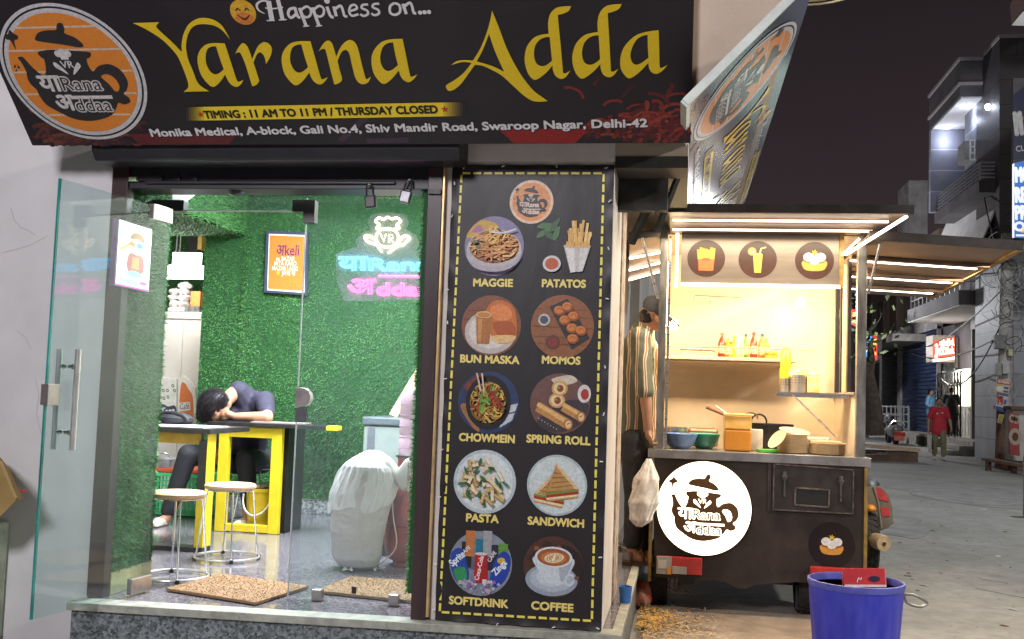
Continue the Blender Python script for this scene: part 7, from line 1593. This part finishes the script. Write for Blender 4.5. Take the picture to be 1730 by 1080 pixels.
# lit bank sign
Ys = 41.0; a, b = PY(1576,573,Ys), PY(1613,612,Ys)
BS = thing('bank_sign', 'lit orange and white bank sign box projecting over the cash machine room', 'sign', tuple(PY(1595,612,Ys)))
m = MB(); m.box(a[0], b[0], Ys, Ys+1.1, b[2], a[2]+.15); m.build('sign_box', mat('sign_box_cream', (.55,.50,.44), .6), BS)
f = Flat(PY(1576,612,Ys-.01), (1,0,0), (0,0,1)); f.STEP = .004
f.poly(glow('bank_red', (.85,.10,.04), 1.0), [f.px(*q) for q in ((1576,612),(1613,608),(1613,570),(1576,577))], 1); BW = glow('bank_white', (1,.95,.9), 1.6)
f.poly(BW, [f.px(*q) for q in ((1576,612),(1613,607),(1613,602.5),(1576,607))], 2)
f.text(BW, 'आईसीआईसीआई', f.px(1588,586), f.px(1612,583), .20, 3, .02); f.text(BW, 'ICICI Bank', f.px(1587,600), f.px(1612,597), .26, 3, .03)
f.ellipse(BW, f.px(1582,584), .06, .07, 3); f.stroke(BW, [f.px(1581,605),f.px(1583,594),f.px(1582,588)], .10, 3); f.build('sign_face', BS)
m = MB(); p = PY(1613,575,Ys); m.box(b[0]+.05, b[0]+.75, Ys+.1, Ys+1.2, b[2]-.25, a[2]+.1); m.build('sign_backing', CONC, BS)
# blue and red shop signs at the end of the street
Y3 = 47.0; t = thing('shop_sign', 'lit blue and red sign with yellow letters beyond the cart post', 'sign', tuple(PY(1470,612,Y3)))
f = Flat(PY(1440,612,Y3), (1,0,0), (0,0,1)); f.STEP = .005
m = MB(); m.box(PY(1441,600,Y3)[0], PY(1490,600,Y3)[0], Y3+.005, Y3+.25, PY(1465,612,Y3)[2], PY(1465,566,Y3)[2]); m.build('sign_box', PLASD, t)
f.poly(glow('sign_blue', (.03,.28,.80), 1.1), [f.px(*q) for q in ((1441,613),(1472.5,611),(1472.5,568),(1441,572))], 1); f.poly(glow('sign_red', (.75,.03,.04), .9), [f.px(*q) for q in ((1473,611),(1482,609),(1482,563),(1473,568))], 1)
f.text(glow('sign_yel', (1,.75,.1), 1), 'स', f.px(1474.5,584), f.px(1481,583.5), .3, 2, .03); f.text(glow('sign_yel', (1,.75,.1), 1), 'ग', f.px(1474.5,600), f.px(1481,599.5), .3, 2, .03); f.text(BW, 'ST', f.px(1461,595), f.px(1471,594), .3, 2, .03); f.build('sign_face', t)
Y4 = 44.0; t = thing('shop_sign', 'small red sign with yellow letters glimpsed left of the cart post', 'sign', tuple(PY(1440,550,Y4))); f = Flat(PY(1433,550,Y4), (1,0,0), (0,0,1)); f.STEP = .005
a, b = PY(1433,523,Y4), PY(1448,550,Y4); m = MB(); m.box(a[0], b[0], Y4+.004, Y4+.1, b[2], a[2]); m.build('sign_box', PLASD, t)
f.poly(glow('sign_red', (.75,.03,.04), .9), [f.px(*q) for q in ((1433,550),(1448,550),(1448,523),(1433,523))], 1); f.text(glow('sign_yel', (1,.75,.1), 1), 'क', f.px(1441,536), f.px(1446,536), .2, 2, .03); f.text(glow('sign_yel', (1,.75,.1), 1), 'र', f.px(1441,546), f.px(1446,546), .2, 2, .03); f.build('sign_face', t)
m = MB(); m.bar(PY(1441,551,Y4+.1), PY(1441,690,Y4+.1), .1); m.build('sign_post', PLASD, t)
# far buildings
def block(name, lab, x0, x1, y0, y1, h, mt, rows=0, cols=0, cat='building', xside=True):
    t = thing(name, lab, cat, ((x0+x1)/2, y0, 0)); MB().box(x0, x1, y0, y1, 0, h).build('wall', mt, t)
    for r in range(rows):
        for k in range(cols):
            x = x0+(x1-x0)*(k+.5)/cols; z = 3.6+r*3.1; MB().box(x-.5, x+.5, y0-.04, y0+.05, z, z+1.3).build('window', mat('dark_window', (.02,.022,.025), .2), t)
            MB().box(x-.6, x+.6, y0-.16, y0-.045, z-.14, z-.02).build('sill', CONC, t)
    return t
TB = PX(1535,390,XF+.4)
Bt = thing('concrete_building', 'brown concrete building with shuttered upper windows beyond the balcony building', 'building', (12, 52, 0))
yB0, yB1 = PX(1566,500,XF+.4)[1], PX(1440,500,XF+.4)[1]; zB = PX(1558,392,XF+.4)[2]
TAN = mat('tan_plaster', (.22,.17,.13), .85, var=.3, scale=.8, detail=8)
m = MB(); m.box(XF+.85, 24, yB0, yB0+26, 4.5, zB); m.box(XF+.85, 24, yB0, yB0+26, 0, 4.2); m.build('wall', TAN, Bt)
m = MB(); a, b = PY(1536,305,yB0+3), PY(1567,392,yB0+3); m.box(a[0], b[0], yB0+3, yB0+5.5, zB, a[2]); m.build('stair_head', PLAS, Bt)
for i in range(6):
    y = yB0+1.6+i*3.4; m = MB(); m.box(XF+.79, XF+.86, y, y+1.7, 5.2, 7.0); w_o = m.build('window', mat('brown_shutter', (.10,.07,.055), .7, var=.3, scale=2, stretch=(1,4,1)), Bt)
    m = MB(); m.box(XF+.70, XF+.785, y-.1, y+1.8, 5.02, 5.18); m.build('sill', CONC, Bt)
m = MB(); m.box(XF-.9, XF+1.2, yB0+.1, yB0+26, 4.2, 4.5); m.build('awning_slab', CONC, Bt)
block('far_building', 'dark house closing the far end of the street', -6, 9.0, 82, 92, 6.2, TAN, 1, 5)
block('far_building', 'tall dark house behind the end of the street on the left', -16, -1.0, 60, 80, 9, PLASD, 2, 4)
NB = thing('neighbour_building', 'dark neighbouring building behind the shop along the lane', 'building', (-4, 12, 0))
MB().box(-7, -.52, 12.3, 40, 0, 8.2).build('wall', mat('lane_wall', (.30,.27,.24), .85, var=.3, scale=1.2), NB)
MB().box(-.515, -.50, 12.6, 14.2, .3, 2.4).build('door', mat('lane_door', (.05,.04,.035), .6), NB)
MB().box(-.515, -.49, 15, 16.4, 1.3, 2.6).build('window', mat('dark_window', (.02,.022,.025), .2), NB)
# right hand corner building behind the pole and its overhang
C_ = thing('corner_building', 'grey tiled corner building cut by the right edge behind the pole', 'building', (14, 31, 0))
m = MB(); m.box(PY(1697,640,31)[0], 26, 31, yA-.1, 0, PY(1700,420,31)[2]); m.build('wall', brick_mat('grey_tile', (.36,.37,.40), (.22,.22,.24), 1.0, 3.0, .62), C_)
a = PY(1711,42,27); m = MB(); m.prism([tuple(PY(1709,43,27)), tuple(PY(1728,20,27)), tuple(PY(1790,14,27)), tuple(PY(1790,46,27))], (.9,3,1.1)); m.build('overhang', WHP, C_)
m = MB(); q = [PY(1706,12,27.2), PY(1712,-6,27.2), PY(1800,-40,27.2), PY(1800,14,27.2), PY(1728,18,27.2), PY(1709,41,27.2)]; m.prism([tuple(p) for p in q], (.9,3,1.1)); m.build('overhang_side', mat('red_brown_paint', (.07,.035,.03), .7), C_)
# big signboards on the right
Yg2 = 26.5; t = thing('tall_signboard', 'tall blue and navy signboard cut by the right edge', 'signboard', tuple(PY(1720,400,Yg2)))
f = Flat(PY(1714,400,Yg2), (1,0,0), (0,0,1)); f.STEP = .004
m = MB(); a, b = PY(1712,132,Yg2), PY(1775,402,Yg2); m.box(a[0], b[0], Yg2+.01, Yg2+.15, b[2], a[2]); m.build('board', PLASD, t)
f.poly(mat('navy_print', (.012,.013,.045), .4), [f.px(*q) for q in ((1712,270),(1775,262),(1775,112),(1712,160))], 1)
BLS = glow('lit_blue_print', (.03,.14,.46), .55)
f.poly(BLS, [f.px(*q) for q in ((1714,402),(1775,404),(1775,260),(1714,276))], 2); f.poly(glow('lit_white_print', (.8,.82,.85), .8), [f.px(*q) for q in ((1710,402),(1713.5,402),(1713.5,276),(1710,278))], 2)
LW = glow('lit_white_text', (.8,.82,.85), .55)
for s_, y, h_ in (('MOBILE',308,.36),('REPAIR',342,.36),('PRAISE',371,.33)): f.text(LW, s_, f.px(1716,y), f.px(1768,y-2), h_, 4, .04)
f.ellipse(LW, f.px(1722,383), .13, .12, 4, hole=.5); f.poly(glow('lit_orange_print', (.9,.35,.05), .8), [f.px(*q) for q in ((1724,393),(1750,392),(1750,376),(1729,378))], 4); f.stroke(LW, [f.px(1716,398),f.px(1770,398)], .05, 4, False)
for y in (318, 349): f.stroke(mat('board_seam', (.01,.02,.08), .5), [f.px(1714,y),f.px(1775,y-4)], .03, 3, False)
f.text(mat('grey_print', (.42,.40,.40), .5), 'M', f.px(1717,228), f.px(1727,227), .55, 3, .05); f.text(mat('grey_print', (.42,.40,.40), .5), 'CLASS', f.px(1717,257), f.px(1750,252), .14, 3, .01); f.ellipse(mat('red_print', (.25,.03,.03), .5), f.px(1724,200), .12, .05, 3); f.build('print', t)
# electricity pole with boxes, posters and tangled cables
pb = PZ(1697,792,0); PO_ = thing('utility_pole', 'concrete utility pole hung with meter boxes, posters and cable tangles', 'utility pole', tuple(pb))
top = PY(1702,395,pb[1])
m = MB(); m.tube([pb, pb*.75+top*.25], [.23,.21], 14); m.build('pole_base', mat('brown_pole_paint', (.16,.085,.06), .8, var=.35, scale=3, bump=.3), PO_, smooth=True)
m = MB(); m.tube([pb*.75+top*.25, top], [.20,.14], 14); m.build('pole_shaft', mat('pale_pole', (.42,.40,.38), .8, var=.35, scale=2.2, bump=.3), PO_, smooth=True)
for x0, y0_, x1, y1_, c_ in ((1682,566,1701,590,(.16,.16,.16)),(1684,613,1693,635,(.30,.29,.27)),(1694,611,1706,632,(.48,.48,.46)),(1704,590,1712,602,(.5,.48,.30))):
    a, b = PY(x0,y0_,pb[1]-.4), PY(x1,y1_,pb[1]-.4); m = MB(); m.box(a[0], b[0], pb[1]-.4, pb[1]-.2, b[2], a[2]); m.build('meter_box', mat('meter_%02d' % (c_[0]*100+c_[2]*10), c_, .6, var=.2, scale=5), PO_, bevel=.02)
def poster(pts, label, paint):
    o = thing('pole_poster', label, 'poster', tuple(PY(pts[0][0],pts[0][1],pb[1]-.45))); f = Flat(PY(pts[0][0],pts[0][1],pb[1]-.45), (1,0,0), (0,0,1)); f.STEP = .004; m = MB(); m.prism([f.at(f.px(*q),0) for q in pts], (0,.02,0)); m.build('sheet', mat('poster_paper', (.50,.49,.46), .7, var=.1), o); paint(f); f.build('poster_print', o)
poster([(1680,662),(1704,666),(1708,644),(1684,640)], 'poster with a red heading tied to the utility pole', lambda f: (f.poly('#b0402c', [f.px(*q) for q in ((1683.6,648),(1707.3,651.5),(1708,644.5),(1684.3,640.5))], 1), f.text('#e6ddd0', 'NO PARKING', f.px(1686,646.5), f.px(1706,649.5), .07, 2, .02), f.poly('#c9a24a', [f.px(*q) for q in ((1680.5,661.5),(1692,663.5),(1694,651),(1683,649))], 1), f.ellipse('#d9d4cc', f.px(1689,657), .09, .07, 2), f.stroke('#3a3a40', [f.px(1696,655),f.px(1704,656.5)], .04, 1, False), f.stroke('#6a5a8a', [f.px(1695,661),f.px(1703,662.5)], .05, 1, False)))
poster([(1681,692),(1699,697),(1704,668),(1688,665)], 'blue and white poster with a red 14 on the utility pole', lambda f: (f.poly('#3a4a8a', [f.px(*q) for q in ((1681.3,692),(1698.8,696.5),(1699.8,690),(1683,686))], 1), f.poly('#4a5a9a', [f.px(*q) for q in ((1687.3,667.5),(1703.8,670.5),(1704,668.3),(1688,665.3))], 1), f.text('#b5322a', '14', f.px(1685.5,683), f.px(1693.5,684), .20, 2, .04), f.poly('#3f3550', [f.px(*q) for q in ((1687,675),(1693,676),(1694,670),(1688,669))], 1), f.stroke('#4a5a9a', [f.px(1696,679),f.px(1700,680)], .12, 1, False)))
poster([(1685,714),(1692,716),(1697,701),(1688,700)], 'small yellow notice low on the utility pole', lambda f: f.poly('#9a8a34', [f.px(*q) for q in ((1685.5,713),(1691.5,715),(1696,702),(1688.4,701))], 1))
CBL = mat('black_cable', (.03,.03,.03), .6); CBW = mat('grey_cable', (.45,.45,.45), .6)
def cable(a, b, sag, r=.018, mt=CBL, n=14):
    a, b = np.array(a, float), np.array(b, float); m = MB(); m.tube([a*(1-t)+b*t-np.array((0,0,sag*4*t*(1-t))) for t in np.linspace(0,1,n)], r, 5); return m
tangle = MB(); g3 = np.random.default_rng(12); pc_ = PY(1703,520,pb[1]-.3)
for i in range(26):
    c0 = pc_+np.array((g3.normal(0,.18), g3.normal(0,.12), g3.normal(.2,1.0))); k = g3.uniform(.12,.45); ph = g3.uniform(0,6); n_ = 14
    tangle.tube([c0+np.array((k*cos(t+ph)*g3.uniform(.8,1.1), .1*sin(t*2), k*1.2*sin(t+ph))) for t in np.linspace(0, g3.uniform(3,6), n_)], .007, 4)
tangle.build('cable_tangle', CBW, PO_, kind='stuff', fix=False)
tangle = MB()
for i in range(18):
    c0 = pc_+np.array((g3.normal(.05,.22), g3.normal(0,.12), g3.normal(.3,1.1))); k = g3.uniform(.15,.5); ph = g3.uniform(0,6)
    tangle.tube([c0+np.array((k*cos(t+ph), .1*sin(t*2), k*sin(t+ph))) for t in np.linspace(0, g3.uniform(3,6), 14)], .008, 4)
tangle.build('cable_tangle', CBL, PO_, kind='stuff', fix=False)
j = PY(1702,440,pb[1])
cab = [(PY(1702,436,pb[1]), PY(1380,352,14), .6, 'thick'), (PY(1702,480,pb[1]), PY(1500,585,55), .8, 'sagging'), (PY(1702,560,pb[1]), PY(1530,592,48), .5, 'lower'), (PY(1702,520,pb[1]), PY(1590,640,40), .9, 'slanting'), (PY(1702,470,pb[1]), PY(1660,320,36), .3, 'rising'), (PY(1702,455,pb[1]), PY(1610,420,40), .5, 'short'), (PY(1700,600,pb[1]), PY(1652,610,36), .6, 'loop'), (PY(1468,560,30), PY(1500,500,52), .3, 'far')]
for a, b, s_, nm in cab: cable(a, b, s_, .022).build('overhead_cable', CBL, smooth=True, label='%s black cable running from the utility pole area over the street' % nm, cat='cable', group='overhead cables')
# bench, red food board, pale cart by the pole
Yn = 27.0; t = thing('bench', 'low brown plank bench at the foot of the utility pole', 'bench', tuple(PZ(1690,798,0))); WB = mat('bench_wood', (.13,.075,.055), .8, var=.3, scale=4)
a, b = PY(1668,776,Yn), PY(1760,792,Yn-1.5); m = MB(); m.bar(a, b, .35, .06); m.build('seat', WB, t)
for k in (.02,.5,.98): p = a*(1-k)+b*k; m = MB(); m.box(p[0]-.04,p[0]+.04,p[1]-.12,p[1]+.12,0,p[2]-.03); m.build('leg', WB, t)
t = thing('food_board', 'red upright food board with round pictures beside the utility pole', 'board', tuple(PY(1714,770,26.6))); f = Flat(PY(1706,770,26.6), (1,0,0), (0,0,1)); f.STEP = .004
q4 = [(1707,768),(1723,771),(1721,700),(1706,697)]; m = MB(); m.prism([f.at(f.px(*q),0) for q in q4], (0,.12,0)); m.build('board', mat('red_board', (.30,.04,.04), .5, var=.15), t)
for x, y, r in ((1710,707,.10),(1717,709,.10),(1715,738,.20)): f.ellipse('#a89888', f.px(x,y), r*.7, r, 1); f.ellipse('#5a3020', f.px(x,y), r*.35, r*.5, 2)
f.build('board_print', t)
t = thing('pale_stall', 'pale stall cut by the right edge behind the red food board', 'stall', tuple(PY(1735,790,27.4))); a, b = PY(1712,692,27.4), PY(1790,780,27.4)
m = MB(); m.box(a[0], b[0], 27.4, 28.6, .25, a[2]); m.build('body', mat('pale_stall_paint', (.50,.48,.45), .5, var=.15, scale=2), t); m = MB(); m.box(a[0]-.1, b[0], 27.2, 28.7, a[2], a[2]+.08); m.build('counter', WB, t)
for x in (a[0]+.1, a[0]+1.0): m = MB(); m.box(x-.04,x+.04,27.45,27.53,0,.25); m.build('leg', WB, t)
p = PY(1728,850,15.6)+np.array((.13,0,0)); zt9 = PY(1728,768,15.6)[2]; m = MB(); m.lathe([(.0001,0),(.115,0),(.125,.03),(.120,zt9*.5),(.125,zt9-.03),(.115,zt9),(.0001,zt9)], (p[0], 15.6, .004), 24)  # made-up roll in place of an unclear orange striped thing
m.build('orange_stand_in', stripes_mat('orange_stripes', [(0,(.62,.25,.05)),(.7,(.75,.62,.45)),(.85,(.45,.12,.03))], .08, 'Z'), smooth=True, label='made-up orange striped roll, stand-in for an unclear thing at the right edge', cat='mat')
# railing, scooter and planks in front of the far shops
Yr = 47.0; t = thing('white_railing', 'white metal railing in front of the grey shutter', 'railing', tuple(PY(1500,745,Yr))); m = MB(); WR = mat('white_rail', (.34,.34,.34), .5)
for k in range(5): m.bar(PY(1469,686+k*13,Yr), PY(1534,688+k*12.4,Yr), .05)
for x in np.linspace(1469,1534,10): m.bar(PY(x,685,Yr), PY(x,738,Yr), .04)
m.bar(PY(1535,688,Yr), PY(1535,760,Yr), .07); m.build('bars', WR, t)
p = PZ(1512,751,0); SC = thing('parked_scooter', 'grey motor scooter with red number plate parked by the white railing', 'scooter', tuple(p)); Y5 = p[1]
s5 = lambda x, y, dy=0: np.array(PY(x, y, Y5+dy))
SCG = mat('scooter_grey', (.12,.12,.13), .35, var=.1)
m = MB(); m.ell(s5(1512,728), (.30,.75,.26), 18); m.build('body', SCG, SC, smooth=True); m = MB(); m.ell(s5(1506,714,.2), (.20,.5,.10), 14); m.build('seat', SEATB, SC, smooth=True)
for y_ in (-.1, 1.3): wheel(SC, (p[0], Y5+y_, .27), .27, .16)
m = MB(); m.obox(s5(1520,733,-.8), (.20,0,0), (0,.03,0), (0,0,.09)); m.build('tail_lamp', LRED, SC, bevel=.02); m = MB(); m.obox(s5(1519,740,-.82), (.19,0,0), (0,.01,0), (0,0,.10)); m.build('number_plate', mat('red_plate', (.55,.14,.10), .5), SC)
m = MB(); m.tube([s5(1496,706,.9), s5(1503,702,1.0), s5(1520,704,1.0)], .03, 8); m.ell(s5(1500,708,1.1), (.16,.2,.26), 12); m.build('front_shield', SCG, SC, smooth=True); m = MB(); m.tube([s5(1500,722,-.6), s5(1508,712,-.5), s5(1524,712,-.5), s5(1528,720,-.6)], .03, 8); m.build('grab_rail', CHROME, SC, smooth=True)
a, b = PY(1463,748,30), PY(1549,760,30); t = thing('plank_platform', 'low plank platform lit orange beyond the cart', 'platform', tuple((a+b)/2)); m = MB(); m.bar((a[0]-1.5,30,a[2]),(b[0],30,b[2]),.9,.10); m.build('deck', mat('pale_deck', (.50,.36,.24), .7, var=.2), t); m = MB(); m.box(a[0]-1.5,b[0]-.05,29.6,30.3,0,b[2]-.06); m.build('base', WB, t)
# tree by the signs
t = thing('street_tree', 'leaning dark street tree beside the blue and red sign', 'tree', tuple(PZ(1477,752,0))); Y6 = 42
m = MB(); m.tube([PY(1478,735,Y6), PY(1476,690,Y6), PY(1466,640,Y6), PY(1452,600,Y6), PY(1440,560,Y6)], [.36,.32,.28,.22,.14], 12); m.tube([PY(1466,640,Y6), PY(1472,610,Y6), PY(1470,580,Y6)], [.2,.16,.1], 10); m.tube([PY(1430,690,Y6), PY(1432,620,Y6), PY(1436,560,Y6)], [.3,.26,.2], 12); m.build('trunk', mat('bark', (.055,.042,.036), .9, var=.4, scale=6, bump=.5, bscale=14), t, smooth=True)
m = MB(); g4 = np.random.default_rng(5)
for i in range(260):
    k = g4.integers(0, 5); cc = PY((1446,1430,1420,1455,1438)[k], (568,545,575,590,520)[k], Y6)+g4.normal(0,(.9,.8,.7,.5,1.0)[k],3)*np.array((1,.8,.7)); n_ = g4.normal(0,1,3); n_ /= np.linalg.norm(n_); u = np.cross(n_, g4.normal(0,1,3)); u /= np.linalg.norm(u); w = np.cross(n_,u); s_ = g4.uniform(.10,.2)
    m.add([cc-u*s_, cc+w*s_*.5, cc+u*s_, cc-w*s_*.5], [(0,1,2,3)], int(g4.random() < .4))
m.build('crown', [mat('leaf_dark', (.04,.07,.025), .6), mat('leaf_light', (.09,.12,.04), .6)], t, fix=False)

# ---------------------------------------------------------------- people in the street
def standing(label, foot, H, face, shirt, trouser, pose, hair=True, long_sleeve=False, stride=.0, det=1):
    """foot: ground point; face: heading angle of the front (0 = towards +x); pose: arm poses"""
    P0 = np.array(foot); fx_, fy_ = cos(face), sin(face); F_ = np.array((fx_,fy_,0)); Sd = np.array((fy_,-fx_,0)); k = H/1.72
    t = thing('person', label, 'person', tuple(P0)); at = lambda s, f, z: P0+Sd*s*k+F_*f*k+np.array((0,0,z*k))
    hip, chest, neck, head = at(0,0,.93), at(0,.01,1.28), at(0,0,1.45), at(0,.015,1.59)
    sh2 = [at(-.18,0,1.40), at(.18,0,1.40)]; hj = [at(-.09,0,.90), at(.09,0,.90)]; kn2 = [at(-.10,.08+stride*.45,.50), at(.10,.03-stride*.3,.50)]; an2 = [at(-.10,stride,.09), at(.10,-stride*.9,.10)]
    arms = pose(at)
    m = MB(); limb(m, (hip,chest,neck), (.13*k,.145*k,.058*k)); limb(m, (neck, head), (.055*k,.06*k)); m.ell(head+np.array((0,0,.015*k)), (.078*k,.078*k,.112*k), 16); m.ell(head+F_*.035*k-np.array((0,0,.05*k)), (.05*k,.05*k,.05*k), 12); m.ell(head+F_*.092*k-np.array((0,0,.012*k)), (.014*k,.014*k,.022*k), 8)
    for s in (-1,1): m.ell(head+Sd*s*.08*k, (.014*k,.014*k,.03*k), 8)
    for s in (0,1):
        limb(m, (sh2[s], arms[s][0], arms[s][1]), (.052*k,.042*k,.030*k)); limb(m, (hj[s], kn2[s], an2[s]), (.085*k,.058*k,.04*k)); limb(m, (an2[s], an2[s]+F_*.06*k-np.array((0,0,.05*k)), an2[s]+F_*.15*k-np.array((0,0,.06*k))), (.04*k,.036*k,.028*k)); d = arms[s][1]-arms[s][0]; d = d/np.linalg.norm(d); fingers(m, arms[s][1], arms[s][1]+d*.06*k, d, F_ if abs(d@F_) < .8 else Sd, 1, k)
    m.build('body', SKIN, t, remesh=.011)
    m = MB(); limb(m, (hip-Sd*.085*k-np.array((0,0,.13*k)),chest-Sd*.02*k), (.135*k,.155*k)); limb(m, (hip+Sd*.085*k-np.array((0,0,.13*k)),chest+Sd*.02*k), (.135*k,.155*k)); limb(m, (chest, neck-np.array((0,0,.04*k))), (.16*k,.075*k)); limb(m, (sh2[0],chest+np.array((0,0,.06*k)),sh2[1]), (.082*k,.11*k,.082*k))
    limb(m, (hip-np.array((0,0,.15*k)), chest), (.145*k,.16*k))
    for s in (0,1): e = arms[s][0]; limb(m, (sh2[s], sh2[s]*.25+e*.75), (.076*k,.066*k)); (limb(m, (e, arms[s][1]*.85+e*.15), (.06*k,.045*k)), limb(m, (sh2[s], e), (.07*k,.06*k))) if long_sleeve else None
    m.build('shirt', shirt, t, remesh=.013)
    m = MB(); limb(m, (hip, hip-np.array((0,0,.06*k))), (.138*k,.13*k)); [limb(m, (hj[s], kn2[s], an2[s]+np.array((0,0,.05*k))), (.11*k,.08*k,.062*k)) for s in (0,1)]; m.build('trousers', trouser, t, remesh=.013)
    m = MB(); m.ell(head+np.array((0,0,.055*k))-F_*.022*k, (.088*k,.088*k,.082*k), 16); m.ell(head-F_*.035*k, (.078*k,.078*k,.09*k), 14); m.build('hair', HAIR, t, remesh=.013)
    for s in (0,1): m = MB(); c = an2[s]+F_*.07*k; m.ell((c[0],c[1],P0[2]+.045*k+(an2[s][2]-P0[2]-.09*k)*.6), (.06*k,.06*k,.045*k), 10); m.ell((c[0]+F_[0]*.08*k,c[1]+F_[1]*.08*k,P0[2]+.035*k), (.055*k,.055*k,.036*k), 10); m.build('shoe', SHOE, t, remesh=.012)
    for s in (-1,1): MB().ell(head+F_*.076*k+Sd*s*.03*k+np.array((0,0,.012*k)), (.011*k,.011*k,.007*k), 8).build('eye', SEATB, t)
    MB().ell(head+F_*.083*k-np.array((0,0,.055*k)), (.026*k,.026*k,.010*k), 8).build('beard', HAIR, t)
    return t, at, chest, F_, Sd, k
fp = PZ(1586,777,.004)
RT = mat('red_tshirt', (.55,.03,.055), .75, var=.15, scale=9, bump=.3, bscale=20); OLT = mat('olive_trousers', (.19,.18,.10), .8, var=.2, scale=10)
hd_cam = atan2(CAM[1]-fp[1], CAM[0]-fp[0])+.15
H_ = PY(1575,672,fp[1])[2]+.0
t, at, ch2, F2, S2, k2 = standing('man in a red T-shirt and olive trousers walking up the street', fp, H_, hd_cam, RT, OLT, lambda at: [(at(-.27,-.02,1.12), at(-.30,.10,.90)), (at(.27,-.03,1.12), at(.28,.02,.86))], stride=.13)
m = MB()
for s in (-1,1): limb(m, (at(s*.155,.0,.84), at(s*.17,.02,.30)), (.026,.024))
m.build('trouser_stripe', mat('black_stripe', (.03,.03,.03), .7), t, smooth=True)
f = Flat(at(0,.185,1.25), -S2*-1, (0,0,1)); m = MB(); m.ell(at(-.06,.165,1.30), (.03,.012,.02), 8); m.ell(at(.07,.165,1.28), (.025,.012,.03), 8); m.build('chest_mark', mat('white_mark', (.65,.6,.6), .6), t, smooth=True)
b0 = PX(1570,735,9.2); b0 = np.array((9.25, PX(1572,700,9.25)[1], PFz))
standing('man in a sky blue shirt standing with hand on hip by the blue shutter', b0, 1.72, hd_cam+1.0, mat('sky_blue_shirt', (.16,.36,.62), .7, var=.12, scale=9), mat('grey_trousers', (.08,.08,.09), .8), lambda at: [(at(-.34,-.05,1.14), at(-.17,.12,1.0)), (at(.30,-.02,1.14), at(.22,.16,1.0))], long_sleeve=True)
d0 = np.array((9.3, PX(1607,700,9.3)[1], PFz))
standing('man in dark clothes seen from behind at the cash machine room', d0, 1.76, hd_cam+2.9, mat('charcoal_shirt', (.035,.032,.04), .8, var=.2), mat('black_street_trousers', (.03,.03,.03), .8), lambda at: [(at(-.25,.10,1.14), at(-.16,.34,1.2)), (at(.24,.1,1.14), at(.15,.35,1.3))])
